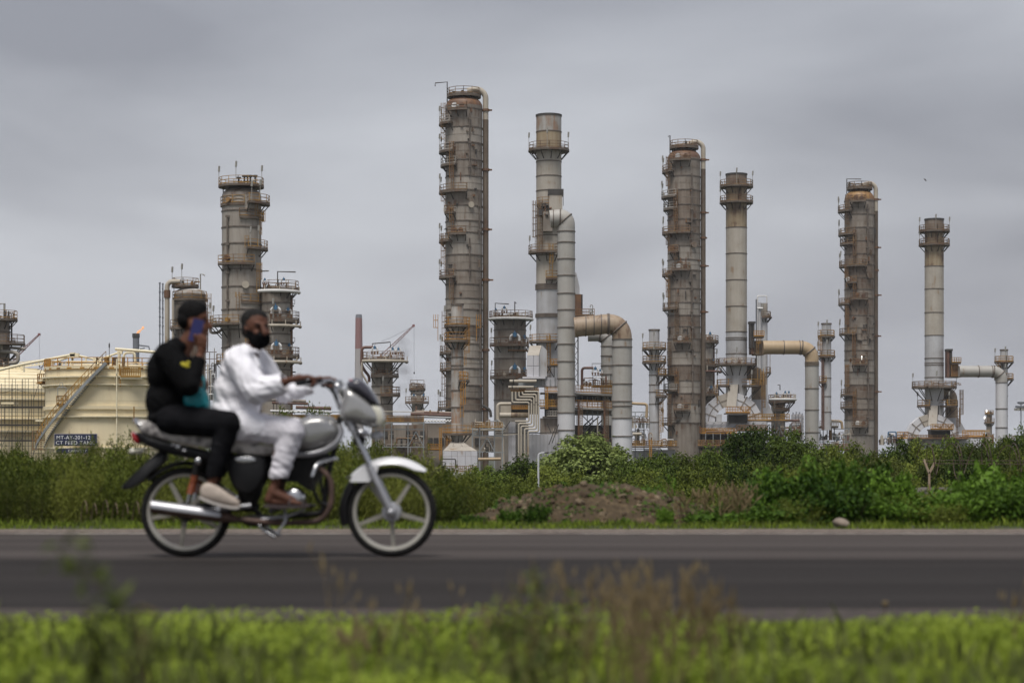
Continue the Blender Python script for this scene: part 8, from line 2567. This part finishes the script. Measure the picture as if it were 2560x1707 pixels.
# ---------------- driver in white
def driver():
    t = thing('person', 'man in white kurta and black face mask driving the motorcycle', 'person', B(590, 1080, 0))
    gr = lambda k: -.275 - .022 * k
    gl = lambda k: .255 + .022 * k
    pr = [('s', (639, 811, 0), (33, .077, 37), 0), ('s', (646, 836, -.012), (26, .062, 32), 0), ('c', (640, 850, 0), 19, (628, 892, 0), 21),
          ('s', (651, 853, -.035), (15, .035, 13)),                                   # chin
          ('c', (655, 811, -.088), 4.5, (662, 832, -.100), 7.5),                       # nose
          ('c', (640, 808, -.078), 4.5, (652, 809, -.086), 4.5), ('c', (658, 809, -.082), 4.5, (668, 809, -.064), 4.2),   # brow
          ('s', (643, 832, -.072), (9, .018, 8)), ('s', (668, 832, -.058), (8, .018, 8)),   # cheeks
          ('s', (616, 824, -.058), (5, .012, 12), -12), ('s', (671, 826, .045), (4, .012, 11)),    # ears
          ('s', (605, 930, 0), (40, .14, 60), 8), ('s', (592, 1010, 0), (44, .13, 60)),
          ('c', (600, 905, -.15), 20, (642, 982, -.255), 16), ('c', (642, 982, -.255), 15, (722, 951, -.30), 9),
          ('c', (640, 905, .15), 20, (712, 985, .255), 16), ('c', (712, 985, .255), 14, (776, 956, .30), 9),
          ('c', (590, 1055, -.09), 30, (725, 1078, -.19), 23), ('c', (725, 1078, -.19), 20, (700, 1140, -.2), 19), ('c', (700, 1140, -.2), 18, (688, 1215, -.2), 11.5),
          ('c', (598, 1055, .09), 30, (737, 1078, .19), 23), ('c', (737, 1078, .19), 20, (712, 1140, .2), 19), ('c', (712, 1140, .2), 18, (702, 1215, .2), 11.5)]
    for dx, dy in ((0, -.2), (14, .2)):
        pr += [('c', (684 + dx, 1222, dy), 13, (673 + dx, 1248, dy), 12), ('c', (682 + dx, 1230, dy), 14, (730 + dx, 1251, dy - .005), 11, 1.0), ('c', (676 + dx, 1252, dy), 9, (730 + dx, 1255, dy), 10)]
        for k in range(5):
            pr.append(('c', (728 + dx, 1254, dy - .035 + .017 * k), 5.5, (752 + dx - 3 * abs(k - 1), 1258, dy - .040 + .019 * k), 4.2 if k else 5.4))
    # right hand over the near grip
    ch = [[(772 - 1.5 * k, 941 + .5 * k, gr(k)), (788 - 2 * k, 945, gr(k)), (791 - 2 * k, 958, gr(k)), (781 - 2 * k, 966, gr(k))] for k in range(4)]
    pr += hand((728, 949, -.31), (768, 942, -.31), ch, [(748, 950, -.275), (766, 961, -.262), (781, 963, -.262)])
    dx = 52
    ch = [[(772 + dx - 1.5 * k, 945 + .5 * k, gl(k)), (787 + dx - 2 * k, 949, gl(k)), (790 + dx - 2 * k, 961, gl(k)), (780 + dx - 2 * k, 969, gl(k))] for k in range(4)]
    pr += hand((728 + dx, 953, .31), (768 + dx, 946, .30), ch, [(748 + dx, 954, .262), (766 + dx, 965, .250), (781 + dx, 966, .252)])
    body = blob('body', pr, M['skin1'], t, .0052, 3)
    # greying hair cap, cut above the forehead
    blob('hair', [('s', (636, 801, .013), (35.5, .082, 30.5)), ('s', (622, 820, .012), (20, .078, 27))], M['hairgrey'], t, .006, 2, .0055, 3)
    mk = blob('face_mask', [('s', (649, 848, -.022), (28.5, .074, 25)), ('s', (656, 840, -.060), (17, .052, 15)), ('c', (640, 836, -.072), 4.5, (615, 825, -.064), 3.5), ('c', (640, 856, -.066), 4, (617, 832, -.066), 3)], M['mask'], t, .006, 3, .0025, 5)
    for (x, y) in ((645, 819), (664, 819)): patch_on(body, 'eye', x, y, 4.2, 2.2, M['eye'], t)
    for (x, y) in ((644, 811), (665, 811)): patch_on(body, 'eyebrow', x, y, 8, 2.2, M['hairgrey'], t, .004)
    sh = [('s', (604, 930, 0), (53, .195, 60), 12), ('s', (594, 1005, 0), (57, .165, 58)), ('c', (600, 893, -.155), 29, (632, 893, .155), 27), ('c', (612, 884, -.05), 24, (628, 884, .05), 22),
          ('s', (590, 1058, 0), (62, .190, 44)), ('s', (592, 975, 0), (58, .18, 52)), ('s', (588, 1030, 0), (60, .182, 44)), ('c', (575, 1068, -.14), 26, (566, 1092, -.16), 14), ('c', (575, 1068, .14), 26, (566, 1092, .16), 14), ('c', (600, 1058, -.12), 36, (655, 1070, -.17), 30), ('c', (610, 1058, .12), 36, (660, 1070, .17), 30),
          ('c', (592, 900, -.185), 33, (642, 978, -.265), 32), ('c', (642, 978, -.265), 31, (704, 960, -.30), 24), ('c', (690, 962, -.298), 25, (710, 956, -.302), 23),
          ('c', (640, 900, .185), 31, (712, 985, .26), 27), ('c', (712, 985, .26), 26, (772, 966, .30), 21)]
    wr, lw = B(722, 952, -.31), B(784, 960, .31)
    # open cuffs: trim the sleeve ends square to the forearm
    d1 = (B(722, 951, -.30) - B(642, 982, -.255)).normalized(); c1 = B(713, 955, -.30)
    d2 = (B(776, 956, .30) - B(712, 985, .255)).normalized(); c2 = B(776, 962, .30)
    def cut(p):
        if (p - c1).length < .12 and (p - c1).dot(d1) > 0: return True
        if (p - c2).length < .12 and (p - c2).dot(d2) > 0: return True
        return False
    k = blob('kurta', sh, M['kurta'], t, .0085, 4, .0125, 2, cut)
    # stand collar and neck opening
    b = MB(); pts = [B(622 + 26 * math.cos(a), 884 - 9 * math.sin(a) + (22 if math.sin(a) < -.3 and math.cos(a) > .1 else 0), -.062 * math.sin(a) * -1 * 1.0) for a in np.linspace(0, 2 * math.pi, 20, endpoint=False)]
    pts = [B(625 + 24 * math.cos(a) + 8 * max(0, -math.sin(a)), 876 + 6 * math.cos(a) + 16 * max(0, math.cos(a - .9)), .072 * math.sin(a)) for a in np.linspace(0, 2 * math.pi, 22, endpoint=False)]
    b.tube(pts, .012, 7, closed=True); b.build('collar', M['kurta'], t)
    for i, (x, y) in enumerate(((648, 915), (651, 935), (653, 955))): patch_on(k, 'button', x, y, 2, 2, M['sole'], t)
    tr = [('c', (592, 1066, -.10), 42, (728, 1079, -.19), 33), ('c', (728, 1079, -.19), 32, (697, 1188, -.20), 23), ('c', (600, 1066, .10), 42, (740, 1079, .19), 33), ('c', (740, 1079, .19), 32, (711, 1188, .20), 23), ('s', (585, 1072, 0), (50, .16, 40))]
    zc = B(0, 1196, -.2).z
    blob('trousers', tr, M['trouser'], t, .0085, 4, .0105, 9, lambda p: p.z < zc)
    for dx, dy in ((0, -.2), (14, .2)):
        b = MB(); poly = chaikin([(660 + dx, 1258), (700 + dx, 1262), (745 + dx, 1261), (772 + dx, 1259), (776 + dx, 1266), (745 + dx, 1270), (700 + dx, 1270), (660 + dx, 1268)], 1)
        b.prism([(B(x, 0, dy).x, B(0, y, dy).z) for x, y in poly], BD + dy - .048, BD + dy + .048); b.build('sandal', M['sandal'], t, sharp=40)
        b = MB(); b.tube([B(722 + dx, 1262, dy - .046), B(728 + dx, 1246, dy - .03), B(732 + dx, 1243, dy), B(728 + dx, 1246, dy + .03), B(722 + dx, 1262, dy + .046)], .009, 6); b.build('sandal_strap', M['sandal'], t)
    return t
driver()

# ---------------- passenger in black
def passenger():
    t = thing('person', 'young man in black hoodie riding behind and holding a phone to his ear', 'person', B(420, 1070, 0))
    pr = [('s', (484, 792, 0), (37, .076, 39), 0), ('s', (495, 826, -.004), (25, .060, 33), 8), ('c', (478, 838, 0), 20, (452, 885, 0), 22),
          ('s', (508, 848, -.004), (12, .028, 11)), ('c', (518, 800, -.006), 4.2, (526, 817, -.006), 6.2), ('c', (512, 794, -.03), 5, (514, 794, .03), 5), ('s', (517, 834, -.005), (5.5, .022, 5)), ('s', (505, 820, -.042), (10, .02, 10)),
          ('s', (478, 812, -.074), (6, .010, 12), 8), ('s', (478, 812, .074), (6, .010, 12), 8),
          ('s', (425, 925, 0), (42, .14, 62), 10), ('s', (420, 1005, 0), (44, .13, 60)),
          ('c', (425, 885, -.16), 22, (474, 962, -.235), 17), ('c', (474, 962, -.235), 15, (499, 892, -.155), 10),
          ('c', (448, 885, .16), 20, (486, 968, .20), 16), ('c', (486, 968, .20), 14, (502, 958, .03), 10),
          ('c', (428, 1045, -.1), 32, (570, 1058, -.19), 24), ('c', (570, 1058, -.19), 21, (553, 1120, -.2), 19), ('c', (553, 1120, -.2), 17, (528, 1212, -.21), 11),
          ('c', (436, 1045, .1), 32, (580, 1058, .19), 24), ('c', (580, 1058, .19), 21, (563, 1120, .2), 19), ('c', (563, 1120, .2), 17, (540, 1212, .21), 11)]
    # hand round the phone: fingers on the back of it, thumb along the front edge
    ch = [[(513, 852 + 7.5 * k, -.145), (515, 846 + 7 * k, -.165), (507, 840 + 7 * k, -.166), (496, 838 + 7 * k, -.160)] for k in range(4)]
    pr += hand((501, 884, -.15), (508, 858, -.135), ch, [(496, 866, -.125), (489, 852, -.135), (487, 838, -.146)])
    # left hand closed on the bag's handles
    ch = [[(513, 952 + 3 * k, .012 - .02 * k), (519, 957 + 3 * k, .008 - .02 * k), (515, 967 + 2 * k, .0 - .02 * k), (507, 968 + 2 * k, .004 - .02 * k)] for k in range(4)]
    pr += hand((497, 957, .045), (509, 955, -.01), ch, [(502, 962, -.03), (508, 968, -.05), (513, 967, -.05)])
    body = blob('body', pr, M['skin2'], t, .0052, 3)
    blob('hair', [('s', (481, 782, .0), (37.5, .081, 33)), ('s', (464, 799, .0), (22, .075, 25)), ('s', (496, 768, 0), (22, .06, 16), 12)], M['hair'], t, .006, 2, .0055, 3)
    patch_on(body, 'eye', 512, 803, 3.4, 2.0, M['eye'], t); patch_on(body, 'eyebrow', 511, 795, 6.5, 1.8, M['hair'], t)
    jk = [('s', (422, 925, 0), (54, .195, 68), 14), ('s', (418, 1002, 0), (55, .17, 62)), ('c', (420, 884, -.16), 31, (444, 884, .16), 29), ('c', (436, 872, -.04), 27, (448, 872, .04), 25),
          ('c', (418, 888, -.185), 34, (472, 962, -.24), 29), ('c', (472, 962, -.24), 28, (497, 900, -.165), 17), ('c', (448, 888, .185), 30, (486, 968, .205), 25), ('c', (486, 968, .205), 24, (498, 960, .06), 17),
          ('s', (418, 1045, 0), (50, .18, 26)), ('c', (440, 860, -.05), 17, (440, 860, .05), 17), ('c', (452, 866, -.06), 13, (462, 872, .0), 12), ('c', (452, 866, .06), 13, (462, 872, 0), 12)]
    d1 = (B(499, 892, -.155) - B(474, 962, -.235)).normalized(); c1 = B(498.5, 896, -.158)
    j = blob('hoodie', jk, M['hoodie'], t, .0085, 4, .0065, 6, lambda p: (p - c1).length < .09 and (p - c1).dot(d1) > 0)
    patch_on(j, 'sleeve_print', 463, 912, 13, 7, M['yellow'], t, .006, 8); patch_on(j, 'sleeve_print', 471, 906, 6, 4, M['yellow'], t, .006)
    tr = [('c', (430, 1048, -.11), 41, (570, 1059, -.195), 33), ('c', (570, 1059, -.195), 31, (533, 1186, -.21), 19), ('c', (438, 1048, .11), 41, (580, 1059, .195), 33), ('c', (580, 1059, .195), 31, (545, 1186, .21), 19), ('s', (420, 1050, 0), (50, .165, 34))]
    zc = B(0, 1195, -.2).z
    blob('jeans', tr, M['jeans'], t, .0085, 4, .006, 12, lambda p: p.z < zc)
    for dx, dy in ((0, -.215), (12, .215)):
        b = puff([(501 + dx, 1214), (517 + dx, 1204), (540 + dx, 1210), (570 + dx, 1232), (598 + dx, 1250), (602 + dx, 1262), (590 + dx, 1267), (545 + dx, 1256), (512 + dx, 1246), (499 + dx, 1236)], .047, dy, prof=((1.0, .62), (.85, .85), (.5, .97), (0, 1)))
        k = (BD + dy) / BD
        b.v = [Vector((v.x * k, v.y, EYE + (v.z - EYE) * k)) for v in b.v]
        b.build('shoe', M['shoe'], t, sharp=80)
        b = MB()
        poly = chaikin([(499 + dx, 1238), (545 + dx, 1257), (592 + dx, 1266), (602 + dx, 1262), (602 + dx, 1269), (590 + dx, 1273), (545 + dx, 1264), (500 + dx, 1247)], 1)
        b.prism([(B(x, 0, dy).x, B(0, y, dy).z) for x, y in poly], BD + dy - .044, BD + dy + .044); b.build('shoe_sole', M['sole'], t, sharp=40)
    return t
passenger()

q = MB(); c = B(491, 826, -.128)
q.box(c, (.072, .010, .148), ry=R(14)); 
alone(q, 'phone', M['phone'], 'navy blue phone held against the passenger ear', 'phone', c, smooth=False)
b = puff([(462, 1004), (464, 990), (478, 972), (492, 966), (510, 968), (524, 984), (530, 1020), (512, 1026), (470, 1022)], .075, .0)
t = thing('carrier_bag', 'teal plastic carrier bag resting between the two riders', 'bag', Bm(497, 1024, -.06))
b.v = [v + Vector((0, -.06, 0)) + Vector((0, .008 * mnoise.noise(v * 30), .008 * mnoise.noise(v * 26))) for v in b.v]
b.build('pouch', M['teal'], t, sharp=80)
for dy in (-.075, -.04):
    b = MB(); b.tube(rounded([Bm(484, 974, dy), Bm(492, 945, dy + .02), Bm(503, 934, dy + .03), Bm(513, 948, dy + .02), Bm(515, 974, dy)], .03, 5), .011, 7, flat=.5); b.build('handle', M['teal'], t)
